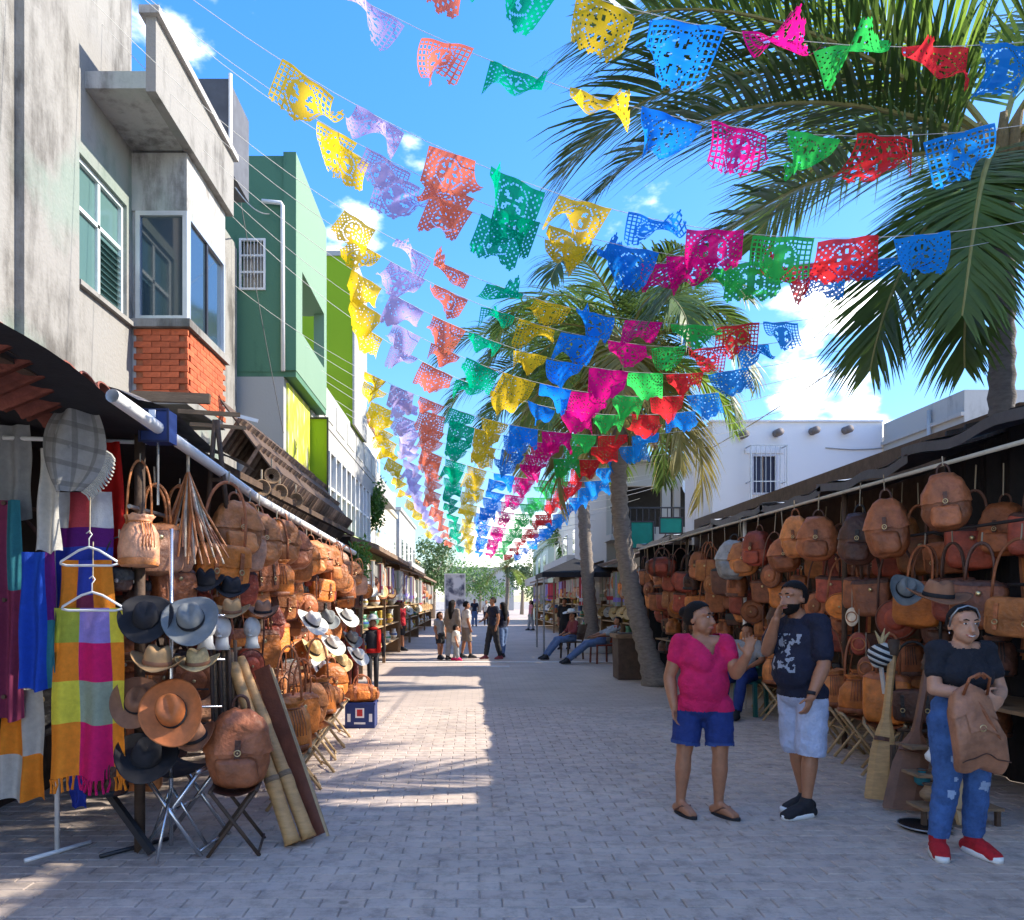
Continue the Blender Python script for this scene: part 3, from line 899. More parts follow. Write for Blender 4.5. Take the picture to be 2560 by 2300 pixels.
def palm(name, label, base, crown, bend, r0, r1, fronds, tm, seed, rings=60, leaflet=.62, hang=.5, nl=54, group=None, width=.034):
    base, crown = Vector(base), Vector(crown)
    t = thing(name, label, 'palm tree', base, group=group)
    rnd = random.Random(seed)
    pts, rad = [], []
    for i in range(rings + 1):
        f = i / rings
        p = (crown - base) * f + Vector(bend) * math.sin(math.pi * f)
        pts.append(p)
        ring = .024 * (1 if i % 2 else -1)
        flare = .10 * max(0, 1 - f * 9) ** 2
        rad.append(r0 + (r1 - r0) * f + ring * r0 * 3 + flare)
    tr = O('trunk', MB().tube(pts, rad, 12), tm, t, True)
    top = crown - base
    sh = MB()
    for k in range(9):                        # leaf sheaths and fibre round the growing point
        q = k * 2.4
        sh.tube([top + Vector((math.cos(q) * r1 * .9, math.sin(q) * r1 * .9, -.35)), top + Vector((math.cos(q) * r1 * 1.6, math.sin(q) * r1 * 1.6, .02)), top + Vector((math.cos(q) * r1 * 2.3, math.sin(q) * r1 * 2.3, .22))], [r1 * .5, r1 * .55, .03], 6)
    put('leaf_sheath', sh.mesh('leaf_sheath', True), M_('sheath_fibre', (.2, .15, .08), .9, .3, 14, bump=.4), tr)
    for k, fr in enumerate(fronds):
        az, el, dr, L = fr[:4]
        mt = fr[4] if len(fr) > 4 else (leaf_a if rnd.random() < .65 else leaf_b)
        me = frond_mesh(L, R(el), R(dr), seed * 100 + k, nl, leaflet * L / 3.2, width, hang, fr[5] if len(fr) > 5 else rnd.uniform(-.25, .25))
        o = put('frond', me, [mt, rachis_m], t, Matrix.Translation(top + Vector((0, 0, .05))) @ Euler((rnd.uniform(-.15, .15), 0, R(az))).to_matrix().to_4x4())
    return t

def ring_of(n, el0, el1, dr0, dr1, L0, L1, seed, old=0):
    rnd = random.Random(seed)
    out = []
    for i in range(n):
        az = i * 137.5 + rnd.uniform(-14, 14)
        f = i / max(1, n - 1)
        out.append((az, el1 + (el0 - el1) * f + rnd.uniform(-8, 8), dr0 + (dr1 - dr0) * f + rnd.uniform(-12, 12), rnd.uniform(L0, L1), leaf_old if i < old and rnd.random() < .8 else (leaf_b if rnd.random() < .45 else leaf_a)))
    return out

# leaning palm in the middle distance
palm('palm_tree', 'coconut palm with a leaning grey trunk and drooping yellow green lower fronds', (3.48, 14.3, 0), (2.95, 14.3, 6.35), (-.42, 0, 0), .20, .12,
     ring_of(25, 74, -42, 62, 125, 2.8, 3.6, 5, old=8) + [(200, -60, 30, 2.2, leaf_dead), (320, -66, 25, 2.0, leaf_dead), (80, -62, 25, 2.1, leaf_dead)], trunk_m, 5, leaflet=.78, hang=.55, width=.066, nl=60)
# straight palm farther back
palm('palm_tree', 'straight trunked palm standing behind the leaning palm, fronds hanging to the left', (3.72, 23.2, 0), (3.3, 23.2, 8.6), (-.1, 0, 0), .22, .14,
     ring_of(24, 70, -40, 70, 130, 3.6, 4.6, 8, old=5) + [(185, 40, 95, 5.0, leaf_a), (170, 15, 85, 4.8, leaf_a), (200, -15, 70, 4.6, leaf_a)], trunk_m, 8, leaflet=.80, hang=.6, width=.08)
# near palm at the right edge, arching over the street
palm('palm_tree', 'big near palm at the right edge arching fronds over the street', (5.0, 7.3, 0), (4.72, 6.8, 5.62), (.05, 0, 0), .12, .10,
     [(190, 12, 62, 4.1, leaf_a, .12), (184, -6, 52, 3.6, leaf_a, .1), (180, 30, 84, 4.3, leaf_a, -.05), (196, 24, 56, 4.2, leaf_a, .06), 
      (186, 52, 80, 3.6, leaf_b, .1), (232, -30, 50, 2.7, leaf_a, .2), (205, -40, 45, 2.6, leaf_a, .1), (275, 40, 110, 3.4, leaf_a), (120, 45, 100, 3.4, leaf_a),
      (60, 40, 100, 3.4, leaf_a), (25, 25, 105, 3.4, leaf_a), (345, 35, 105, 3.4, leaf_a), (310, 20, 110, 3.3, leaf_a), (20, 75, 80, 3.2, leaf_a), (215, -55, 30, 2.4, leaf_a)],
     trunk_d, 3, leaflet=.92, hang=.30, nl=92, width=.046)
# small palms near the far end
for k, (u, Yf, hgt, lab) in enumerate(((505, 62, 4.2, 'short bushy palm at the far end of the street, right of centre'), (560, 46, 5.2, 'slim far palm above the right hand awnings'), (548, 70, 6.5, 'tall thin far palm behind the bunting'))):
    X = (u - VU) / F * Yf
    palm('palm_tree', lab, (X, Yf, 0), (X + .2, Yf, hgt), (.1, 0, 0), .2, .13, ring_of(15, 70, -20, 60, 110, 2.2, 2.8, 20 + k), trunk_m, 20 + k, rings=16, leaflet=.8, nl=30, group='far palms', width=.06)

# leafy trees at the far end and creepers
def leafy(name, label, cat, c, r, n, size, mat_, seed, trunk=None, group=None, flat=1.0):
    rnd = random.Random(seed)
    c = Vector(c)
    t = thing(name, label, cat, (c.x, c.y, 0 if trunk else c.z - r[2]), group=group)
    off = -Vector(t.location)
    if trunk:
        tm_ = MB()
        tm_.tube([(c.x, c.y, 0), (c.x + .1, c.y, c.z * .5), (c.x, c.y, c.z)], [trunk, trunk * .8, trunk * .4], 8)
        for i in range(5):
            q = i * 1.3
            tm_.tube([(c.x, c.y, c.z * .75), (c.x + math.cos(q) * r[0] * .6, c.y + math.sin(q) * r[1] * .6, c.z + r[2] * .3)], [trunk * .4, trunk * .1], 6)
        O('trunk', tm_, trunk_m, t, True, Matrix.Translation(off))
    mb = MB()
    clumps = [(Vector((rnd.gauss(0, .45), rnd.gauss(0, .45), rnd.gauss(0, .42))), rnd.uniform(.3, .55)) for _ in range(14)]
    for i in range(n):
        q, s_ = rnd.choice(clumps)
        d = Vector((rnd.gauss(0, 1), rnd.gauss(0, 1), rnd.gauss(0, 1))).normalized() * s_ * rnd.random() ** .4
        p = c + Vector(((q.x + d.x) * r[0], (q.y + d.y) * r[1], (q.z + d.z) * r[2]))
        a = Vector((rnd.gauss(0, 1), rnd.gauss(0, 1), rnd.gauss(0, 1) - .3)).normalized()
        b = a.orthogonal().normalized()
        sz = size * rnd.uniform(.6, 1.3)
        mb.add([p, p + a * sz * .5 + b * sz * .25, p + a * sz, p + a * sz * .5 - b * sz * .25], [(0, 1, 2, 3)])
    O('crown' if trunk else 'foliage', mb, mat_, t, False, Matrix.Translation(off))
    return t
tree_leaf = M_leaf('tree_leaf', (.06, .12, .03), .35)
vine_leaf = M_leaf('vine_leaf', (.10, .24, .03), .4)
for k, (X, Yf, z, rr, lab) in enumerate(((-3.4, 66, 4.2, 3.0, 'dark leafy tree at the far left of the street'), (1.0, 100, 4.4, 4.0, 'broad green tree closing the far end of the street'), (5.5, 84, 4.6, 3.6, 'green tree behind the far right stalls'), (-5.5, 92, 5.0, 4.0, 'tall leafy tree behind the far left stalls'), (-1.6, 112, 4.0, 3.5, 'small tree left of the end building'), (7.2, 45, 5.2, 2.6, 'bright green tree above the far right awnings'))):
    leafy('leafy_tree', lab, 'tree', (X, Yf, z), (rr, rr, rr * .75), 2600, .34, tree_leaf if k % 2 == 0 else vine_leaf, 40 + k, trunk=.22, group='trees at the far end')
leafy('climbing_plant', 'bright green climbing plant on the lime fascia', 'plant', P(372, 508, Y=23.4), (.35, .5, .75), 900, .14, vine_leaf, 60)
leafy('climbing_plant', 'green plant trailing below the left stall roof end', 'plant', P(358, 560, Y=13.2), (.22, .4, .45), 500, .10, vine_leaf, 61)

# ================================================================== PAPER BUNTING
paper = [M_paper('paper_yellow', (.90, .62, .02)), M_paper('paper_lavender', (.56, .47, .86)), M_paper('paper_coral', (.90, .22, .13)),
         M_paper('paper_emerald', (.0, .46, .24)), M_paper('paper_gold', (.88, .60, .03)), M_paper('paper_blue', (.012, .25, .92)),
         M_paper('paper_magenta', (.85, .01, .26)), M_paper('paper_green', (.05, .66, .12)), M_paper('paper_red', (.85, .04, .05)), M_paper('paper_sky_blue', (.02, .32, .92))]
FW, FH = .50, .36
def flag_mesh(seed, solid=False):
    rnd = random.Random(seed)
    NU, NV = 36, 26
    th0 = rnd.choice([-1, 1]) * rnd.uniform(.1, 1.15)
    th1 = rnd.uniform(-2.4, 2.4)
    wv, ph = rnd.uniform(.2, .55), rnd.uniform(0, 6)
    shear = rnd.uniform(-.22, .22)
    gather = rnd.choice([1, 1, 1, .85, .7])
    def fn(s, t):
        x = (s - .5) * FW
        th = th0 * t + th1 * (s - .5) * t + wv * math.sin(s * 7 + ph) * t
        L = FH * t
        k = 1 - (1 - gather) * t
        return Vector((x * k + shear * L, math.sin(th) * L + .012 * math.sin(s * 11 + ph), -math.cos(th) * L))
    holes = set()
    petals, r_in, dots = rnd.choice([4, 5, 6, 8]), rnd.uniform(.05, .1), rnd.choice([2, 3])
    for j in range(NV):
        for i in range(NU // 2):
            cx, cy = (i + .5) / NU - .5, ((j + .5) / NV - .5) * .72
            r, th = math.hypot(cx, cy), math.atan2(cy, cx)
            hole = False
            if i < 1 or j < 2:
                hole = False
            elif r < .24:                                  # cut flower in the middle
                hole = r > r_in and math.cos(petals * th) > .35 and r < .2 and (i * 3 + j) % 5 != 0
            elif .25 < r < .285:
                hole = (i + j) % 2 == 0
            elif r > .31:                                  # lattice towards the edges
                hole = (i % dots != 0) and (j % dots != 0) and (dots == 3 or (i + j) % 4 == 0)
            if solid: hole = hole and (i + 2 * j) % 3 == 0
            if j >= NV - 2 and (i % 6) in (0, 5): hole = True
            if j == NV - 1 and (i % 6) in (0, 1, 4, 5): hole = True
            if hole:
                holes.add((i, j)); holes.add((NU - 1 - i, j))
    return clean(MB().grid(fn, NU, NV, keep=lambda i, j: (i, j) not in holes).mesh('flag'))
FLAGS = [flag_mesh(200 + i) for i in range(22)]
FAR_FLAGS = [flag_mesh(300 + i, True) for i in range(10)]
cordm = M_('white_cord', (.62, .6, .55), .9, .1, 20)
rows = [(4.15, 4.62), (4.62, 4.42), (5.0, 3.98), (5.6, 4.08), (6.3, 4.34), (7.25, 4.22), (7.95, 4.24), (8.8, 4.22), (9.8, 4.22), (10.9, 4.25), (12.1, 4.22),
        (13.2, 4.26), (14.3, 4.24), (15.5, 4.28), (16.8, 4.22), (18.2, 4.28), (19.8, 4.25), (21.6, 4.3), (23.6, 4.25), (25.8, 4.3), (28.4, 4.25), (31.4, 4.3), (35, 4.3), (39.5, 4.3), (45, 4.3)]
rnd = random.Random(77)
for k, (Y, zm) in enumerate(rows):
    f = min(1, max(0, (Y - 4.7) / 25))
    XL = -1.03 if Y < 7.6 else -1.03 - .47 * min(1, (Y - 7.6) / 3.6) - .5 * min(1, max(0, (Y - 11.2) / 6.6)) - .45 * min(1, max(0, (Y - 17.8) / 8))
    XR = 2.95 if Y < 12 else 2.75
    x0 = 2.35 - .3 * f
    a_ = .088 if Y < 12 else .066
    left = -3.84 if Y < 12.3 else (-2.86 if Y < 15 else -3.0)
    if 8.4 < Y < 10: left = -3.1
    right = 5.0 if Y < 6.6 else 5.2
    yaw = rnd.uniform(-.02, .02)
    def cord(x):
        return Vector((x, Y + (x - x0) * yaw, zm + a_ * (x - x0) ** 2 * (1 if x < x0 else .8)))
    t = thing('bunting_string', 'string of cut paper flags in ten colours across the street, %s from the camera' % (ORD[k]), 'bunting', cord(0), group='paper bunting strings over the street')
    off = Matrix.Translation(-Vector(t.location))
    O('cord', MB().tube([cord(left + (right - left) * i / 30) for i in range(31)], .0014 + .00018 * Y, 4), cordm, t, False, off)
    nf = 10
    for j in range(nf):
        x = XL + (XR - XL) * j / (nf - 1) + rnd.uniform(-.04, .04)
        p = cord(x)
        slope = math.atan(2 * a_ * (x - x0))
        sc = ((XR - XL) / 9) / FW * (rnd.uniform(.78, .92) if Y < 8.5 else rnd.uniform(.88, 1.0))
        o = put('flag', rnd.choice(FLAGS if Y < 8.5 else FAR_FLAGS), paper[j], t, off @ Matrix.Translation(p) @ Euler((rnd.uniform(-.25, .25), -slope + rnd.uniform(-.05, .05), (math.pi if rnd.random() < .5 else 0) * 0 + rnd.uniform(-.3, .3))).to_matrix().to_4x4() @ Matrix.Diagonal((sc * (1 if rnd.random() < .5 else -1), sc, sc * rnd.uniform(.9, 1.15), 1)))
# ================================================================== GOODS: one of each kind, then copies
LEATHER = {}
def leather(k, col, rough=.48):
    LEATHER[k] = M_('leather_' + k, col, rough, .5, 9, bump=.55, bscale=32, rnd=.38, spec=.45)
leather('tan', (.52, .185, .055)); leather('orange', (.66, .20, .035)); leather('brown', (.34, .108, .04)); leather('dark brown', (.11, .044, .027))
leather('reddish brown', (.33, .06, .03)); leather('pale tan', (.52, .26, .15)); leather('black', (.018, .017, .018)); leather('grey', (.30, .30, .29)); leather('cream', (.62, .52, .38))
brass = M_('brass', (.62, .48, .25), .35, .1, 20, metal=.9)
steel = M_('chrome_steel', (.62, .62, .63), .25, .08, 20, metal=.9)
straw = M_('straw', (.58, .42, .2), .8, .25, 40, bump=.3)
felt = {'black': M_('felt_black', (.02, .02, .024), .9, .3, 12), 'grey': M_('felt_grey', (.20, .21, .205), .9, .2, 12), 'tan': M_('felt_tan', (.45, .27, .12), .85, .2, 14), 'brown': M_('felt_brown', (.30, .14, .075), .8, .25, 14),
        'orange brown': M_('felt_orange', (.50, .15, .042), .6, .3, 12), 'white': M_('felt_white', (.68, .66, .60), .85, .12, 14), 'straw': straw}

def wrinkle(amp, fr, seed):
    o = Vector((seed * 3.1, seed * 1.7, seed))
    def f(p):
        d = noise.noise(p * fr + o)
        e = noise.noise(p * fr * 2.6 + o)
        r = Vector((p.x, p.y, 0))
        r = r.normalized() if r.length > 1e-6 else Vector((0, 0, 1))
        return p + r * (amp * d + amp * .5 * e) + Vector((0, 0, amp * .6 * e))
    return f

VAR = random.Random(5)
class Proto:
    def __init__(s, name, h, hang):
        s.name, s.h, s.hang, s.parts = name, h, hang, []     # hang = height of the hanging point
    def part(s, name, mb, key, par=None, smooth=True, M=None):
        me = mb if isinstance(mb, bpy.types.Mesh) else clean(mb.mesh(name, smooth, 2))
        s.parts.append((name, me, key, par, M))
        return len(s.parts) - 1
    def make(s, label, cat, loc, yaw, scale, mats, group=None, tilt=None):
        t = thing(s.name, label, cat, loc, yaw, group, scale)
        if tilt:
            t.rotation_euler = (tilt[0], tilt[1], yaw)
        if s.name not in ('hat', 'folding_stool', 'belt', 'pottery_jar'):      # no two bags quite alike
            t.scale = (scale * VAR.uniform(.84, 1.16), scale * VAR.uniform(.85, 1.2), scale * VAR.uniform(.95, 1.04))
            if not tilt:
                t.rotation_euler = (VAR.uniform(-.08, .08), VAR.uniform(-.09, .09), yaw)
        os_ = []
        for (nm, me, key, par, M) in s.parts:
            os_.append(put(nm, me, mats[key] if key in mats else mats['a'], t if par is None else os_[par], M))
        return t

def loop(w, z0, z1, y=0.0, r=.009, n=14, flat=.45, lean=0.0):
    pts = []
    for i in range(n + 1):
        q = math.pi * i / n
        pts.append((-w / 2 * math.cos(q), y + lean * math.sin(q), z0 + (z1 - z0) * math.sin(q) ** .6))
    return MB().tube(pts, r, 6, flat=flat)

def torus(c, R0, r, ax='y', n=16, m=6):
    pts = []
    for i in range(n + 1):
        q = 2 * math.pi * i / n
        a, b = R0 * math.cos(q), R0 * math.sin(q)
        pts.append({'y': (c[0] + a, c[1], c[2] + b), 'z': (c[0] + a, c[1] + b, c[2]), 'x': (c[0], c[1] + a, c[2] + b)}[ax])
    return MB().tube(pts, r, m, cap=False)

def backpack(seed):
    p = Proto('backpack', .42, .50)
    wr = wrinkle(.022, 8, seed)
    def shp(q):
        k = 1 - .25 * max(0, q.z - .22) / .2
        return wr(Vector((q.x * k * (1 + .05 * math.sin(q.z * 9)), q.y * (1.08 - .55 * max(0, q.z - .1)), q.z)))
    b = p.part('body', MB().se(.32, .19, .42, .62, .62, 26, 18, shp), 'a')
    p.part('flap', MB().se(.32, .19, .42, .62, .62, 26, 18, shp, lambda c: c.z > .24 and c.y < .05, .012), 'a', b)
    p.part('pocket', MB().se(.22, .09, .16, .5, .5, 18, 10, lambda q: wr(q + Vector((0, -.085, .03)))), 'a', b)
    p.part('buckle', torus((0, -.125, .22), .016, .004).ell((0, -.125, .22), (.006, .006, .006), 6, 4), 'm', b)
    p.part('fastening_strap', MB().box((0, -.122, .24), (.03, .008, .10)), 'b', b, False)
    p.part('handle', loop(.09, .40, .50, .03, .009), 'b')
    for s in (-1, 1):
        p.part('shoulder_strap', MB().tube([(s * .06, .08, .38), (s * .10, .16, .30), (s * .11, .17, .16), (s * .10, .10, .04)], .017, 6, flat=.3), 'b')
    return p

def satchel(seed):
    p = Proto('satchel', .29, .74)
    wr = wrinkle(.016, 8, seed)
    b = p.part('body', MB().se(.38, .12, .29, .32, .3, 26, 14, wr), 'a')
    p.part('flap', MB().se(.38, .12, .29, .32, .3, 26, 14, wr, lambda c: c.z > .10 and c.y < .03 or c.z > .27, .010), 'a', b)
    for s in (-1, 1):
        k = p.part('closing_strap', MB().box((s * .10, -.078, .15), (.03, .008, .2)), 'b', b, False)
        p.part('buckle', torus((s * .10, -.085, .11), .018, .0045), 'm', b)
    p.part('shoulder_strap', loop(.34, .25, .74, 0, .012, 18, .35), 'b')
    return p

def tote(seed):
    p = Proto('tote_bag', .36, .66)
    wr = wrinkle(.022, 7, seed)
    def shp(q): return wr(Vector((q.x * (.86 + .5 * q.z), q.y * (1.1 - .9 * q.z), q.z)))
    b = p.part('body', MB().se(.36, .16, .36, .35, .35, 24, 14, shp), 'a')
    p.part('trim', MB().se(.36, .16, .36, .35, .35, 24, 14, shp, lambda c: c.z > .32, .007), 'b', b)
    for y in (-.035, .035):
        p.part('handle', loop(.17, .33, .66, y, .010), 'b')
    p.part('clasp', MB().ell((0, -.085, .26), (.02, .008, .02), 10, 6), 'm', b)
    return p

def duffel(seed):
    p = Proto('duffel_bag', .28, .46)
    wr = wrinkle(.024, 7, seed)
    b = p.part('body', MB().se(.50, .26, .28, .7, .42, 28, 16, wr), 'a')
    for s in (-1, 1):
        p.part('end_cap', MB().se(.50, .26, .28, .7, .42, 28, 16, wr, lambda c, s=s: c.x * s > .215, .008), 'b', b)
        p.part('handle', loop(.24, .2, .42, s * .08, .011), 'b')
        p.part('band', MB().se(.50, .26, .28, .7, .42, 48, 16, wr, lambda c, s=s: .09 < c.x * s < .135, .007), 'b', b)
    p.part('pocket', MB().se(.2, .06, .13, .4, .4, 16, 8, lambda q: q + Vector((0, -.13, .06))), 'a', b)
    return p

def round_bag(seed):
    p = Proto('round_bag', .34, .78)
    wr = wrinkle(.010, 8, seed)
    Mx = Matrix.Translation((0, 0, .17)) @ Euler((R(90), 0, 0)).to_matrix().to_4x4()
    b = p.part('body', MB().lathe([(.005, -.062), (.10, -.060), (.15, -.05), (.168, -.03), (.172, 0), (.168, .03), (.15, .05), (.10, .060), (.005, .062)], 28, Mx, cap=False), 'a')
    p.part('seam', torus((0, -.045, .17), .158, .006, 'y', 28).add([], []), 'b', b)
    p.part('front_pocket', MB().lathe([(.004, .082), (.06, .08), (.09, .07), (.095, .05)], 22, Mx, cap=False), 'a', b)
    p.part('strap', loop(.30, .22, .78, 0, .011, 18, .35), 'b')
    p.part('clasp', MB().ell((0, -.088, .17), (.014, .008, .014), 8, 5), 'm', b)
    return p

def bucket(seed):
    p = Proto('bucket_bag', .34, .72)
    wr = wrinkle(.020, 9, seed)
    mb = MB().lathe([(.005, 0), (.12, .002), (.145, .02), (.15, .12), (.145, .22), (.11, .285), (.085, .30), (.10, .325), (.115, .345), (.10, .34), (.07, .31), (.01, .30)], 26, cap=False)
    mb.v = [tuple(wr(Vector((x * (1 + .06 * math.sin(12 * math.atan2(y, x)) * max(0, z - .2) * 5), y * .85, z)))) for x, y, z in mb.v]
    b = p.part('body', mb, 'a')
    p.part('drawstring', torus((0, 0, .298), .088, .006, 'z', 22), 'b', b)
    p.part('base_trim', MB().lathe([(.148, .008), (.153, .02), (.157, .05), (.150, .052)], 26, Matrix.Diagonal((1, .86, 1, 1)), cap=False), 'b', b)
    for k in range(5):
        p.part('tassel', MB().tube([(-.04 + k * .02, -.10, .29), (-.045 + k * .022, -.145, .2), (-.05 + k * .025, -.14, .12)], .004, 5), 'b', b)
    p.part('strap', loop(.2, .28, .72, 0, .010, 16, .35), 'b')
    return p

def pouch(seed):
    p = Proto('small_pouch', .18, .42)
    wr = wrinkle(.008, 12, seed)
    b = p.part('body', MB().se(.20, .07, .18, .4, .4, 18, 10, wr), 'a')
    p.part('flap', MB().se(.20, .07, .18, .4, .4, 18, 10, wr, lambda c: c.z > .07 and c.y < .02, .007), 'b', b)
    p.part('strap', loop(.17, .15, .42, 0, .006, 14, .4), 'b')
    return p

def hat(seed, brim=.185, curl=.06, crown=.125):
    rnd = random.Random(seed)
    p = Proto('hat', .15, .15)
    n = 32
    mb = MB()
    vs, fs = [], []
    prof = [(.098, 0), (.12, .002), (.15, .003), (brim - .012, .006), (brim, .010), (brim - .004, .004), (.15, -.004), (.10, -.006)]
    for r, z in prof:
        for j in range(n):
            q = 2 * math.pi * j / n
            k = (r - .098) / (brim - .098)
            zz = z + curl * k * k * (abs(math.cos(q)) ** 1.5) - .022 * k * (abs(math.sin(q)) ** 2)
            vs.append((r * math.cos(q) * .92, r * math.sin(q) * 1.12, zz))
    for i in range(len(prof) - 1):
        for j in range(n):
            fs.append((i * n + j, i * n + (j + 1) % n, (i + 1) * n + (j + 1) % n, (i + 1) * n + j))
    mb.add(vs, fs)
    b = p.part('brim', mb, 'a')
    cr = MB(); vs, fs = [], []
    prof = [(.100, -.004), (.098, .03), (.092, .07), (.084, crown * .82), (.07, crown), (.045, crown * 1.0), (.02, crown * .9), (.002, crown * .86)]
    for i, (r, z) in enumerate(prof):
        for j in range(n):
            q = 2 * math.pi * j / n
            x, y = r * math.cos(q) * .92, r * math.sin(q) * 1.12
            k = max(0, (z - .05) / .08)
            pinch = 1 - .30 * k * max(0, -math.sin(q)) ** 2
            crease = -.03 * k * math.exp(-(x / .03) ** 2)
            vs.append((x * pinch, y, z + crease))
    for i in range(len(prof) - 1):
        for j in range(n):
            fs.append((i * n + j, i * n + (j + 1) % n, (i + 1) * n + (j + 1) % n, (i + 1) * n + j))
    cr.add(vs, fs)
    p.part('crown', cr, 'a')
    p.part('hat_band', MB().lathe([(.1005, .004), (.1025, .008), (.1015, .03), (.0995, .033)], n, Matrix.Diagonal((.925, 1.125, 1, 1)), cap=False), 'b')
    return p

def stool():
    p = Proto('folding_stool', .46, .46)
    for s in (-1, 1):
        p.part('leg', MB().tube([(s * .19, -.17, 0), (s * .19, .15, .44)], .013, 7), 'a')
        p.part('leg', MB().tube([(s * .165, .17, 0), (s * .165, -.15, .44)], .013, 7), 'a')
    p.part('rail', MB().tube([(-.2, .15, .44), (.2, .15, .44)], .014, 7), 'a')
    p.part('rail', MB().tube([(-.2, -.15, .44), (.2, -.15, .44)], .014, 7), 'a')
    p.part('pivot', MB().tube([(-.2, -.003, .225), (.2, -.003, .225)], .008, 6), 'a')
    p.part('foot_bar', MB().tube([(-.19, -.165, .03), (.19, -.165, .03)], .009, 6), 'a')
    p.part('seat', MB().grid(lambda s, t: Vector((-.18 + .36 * s, -.16 + .32 * t, .452 - .05 * math.sin(math.pi * t))), 8, 10), 'b')
    return p

def belt():
    p = Proto('belt', 1.0, 1.0)
    p.part('strap', MB().grid(lambda s, t: Vector(((s - .5) * .036 + .012 * math.sin(t * 5), .015 * math.sin(t * 3.3), 1.0 * t)), 2, 10), 'a')
    p.part('buckle', torus((0, -.005, .98), .024, .005), 'm')
    return p

BACK, SATCH, TOTE, DUFF, ROUND, BUCK, POUCH, HAT, HATW, STOOL, BELT = backpack(1), satchel(2), tote(3), duffel(4), round_bag(5), bucket(6), pouch(7), hat(1), hat(2, .21, .035, .115), stool(), belt()
BACK2, TOTE2 = backpack(11), tote(13)
NAMES = {'backpack': 'backpack', 'satchel': 'bag', 'tote_bag': 'bag', 'duffel_bag': 'bag', 'round_bag': 'bag', 'bucket_bag': 'bag', 'small_pouch': 'pouch', 'hat': 'hat'}
cord_unit = MB().tube([(0, 0, 0), (.004, 0, .35), (-.003, 0, .7), (0, 0, 1)], 1.0, 5).mesh('hanging_cord', True)

def mats_for(col, trim=None, metal=None):
    return {'a': LEATHER[col], 'b': LEATHER[trim or {'tan': 'brown', 'orange': 'brown', 'pale tan': 'tan', 'brown': 'dark brown', 'dark brown': 'black', 'reddish brown': 'dark brown', 'black': 'black', 'grey': 'black', 'cream': 'tan'}[col]], 'm': metal or brass}

def hang_at(proto, top, col, yaw, scale, label, group=None, cord_to=None, trim=None, tilt=None):
    """hang a bag so that its hanging point is at top; optional cord from there up to height cord_to"""
    top = Vector(top)
    t = proto.make(label, NAMES[proto.name], top - Vector((0, 0, proto.hang * scale)), yaw, scale, mats_for(col, trim), group, tilt)
    if cord_to is not None and cord_to > top.z + .03:
        L = (cord_to - top.z) / scale
        put('hanging_cord', cord_unit, rope, t, Matrix.Translation((0, 0, proto.hang - .01)) @ Matrix.Diagonal((.006 / scale, .006 / scale, L + .01, 1)))
    return t

def sit_at(proto, loc, col, yaw, scale, label, group=None, trim=None, tilt=None):
    return proto.make(label, NAMES[proto.name], loc, yaw, scale, mats_for(col, trim), group, tilt)

def hat_at(loc, col, yaw, label, scale=1.0, tilt=None, wide=False, band='black', group=None):
    return (HATW if wide else HAT).make(label, 'hat', loc, yaw, scale, {'a': felt[col], 'b': felt[band]}, group, tilt)

def stool_at(loc, yaw, label, frame=None, seat=None, scale=1.0, group='folding stools under the bags'):
    return STOOL.make(label, 'stool', loc, yaw, scale, {'a': frame or wood_pale, 'b': seat or LEATHER['brown']}, group)
# ================================================================== STALLS
def pipe_z(Y):
    return 2.69 - .065 * (Y - 4.1) if Y < 7 else 2.50 - .025 * (Y - 7)

# ---- left stall: posts, cloth ceiling, tiled eaves, rails
ls = thing('market_stall', 'left hand leather stall under a tiled and patched roof', 'stall', (-2.8, 8, 0))
for yy in (4.85, 7.6, 10.4, 13.6):
    part(ls, 'post', MB().tube([(-2.12, yy, -.01), (-2.12, yy, pipe_z(yy) + .12)], .035, 8), wood_dark, True)
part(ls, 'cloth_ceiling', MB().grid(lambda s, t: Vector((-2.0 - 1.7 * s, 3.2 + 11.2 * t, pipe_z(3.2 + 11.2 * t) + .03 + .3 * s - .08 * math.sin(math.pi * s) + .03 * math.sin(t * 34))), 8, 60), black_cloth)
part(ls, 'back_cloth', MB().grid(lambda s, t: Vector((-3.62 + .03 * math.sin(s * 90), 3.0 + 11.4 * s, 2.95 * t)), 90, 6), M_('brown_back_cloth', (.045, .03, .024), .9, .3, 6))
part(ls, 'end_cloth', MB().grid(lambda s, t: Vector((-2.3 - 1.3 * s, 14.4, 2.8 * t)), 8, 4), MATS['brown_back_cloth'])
for (x, z) in ((-2.12, 2.18), (-2.2, 1.72), (-2.25, 1.18), (-2.9, 2.2), (-2.9, 1.6), (-2.9, 1.0)):
    part(ls, 'rail', MB().tube([(x, 4.7, z), (x, 14.2, z)], .014, 6), grey_metal if x > -2.5 else wood_dark)
part(ls, 'shelf', MB().span(-2.75, -2.2, 6.3, 13.8, .62, .65), wood)
part(ls, 'roof_beam', MB().bar((-2.28, 3.2, 2.79), (-2.28, 14.5, 2.85), .07, .07), wood_dark)

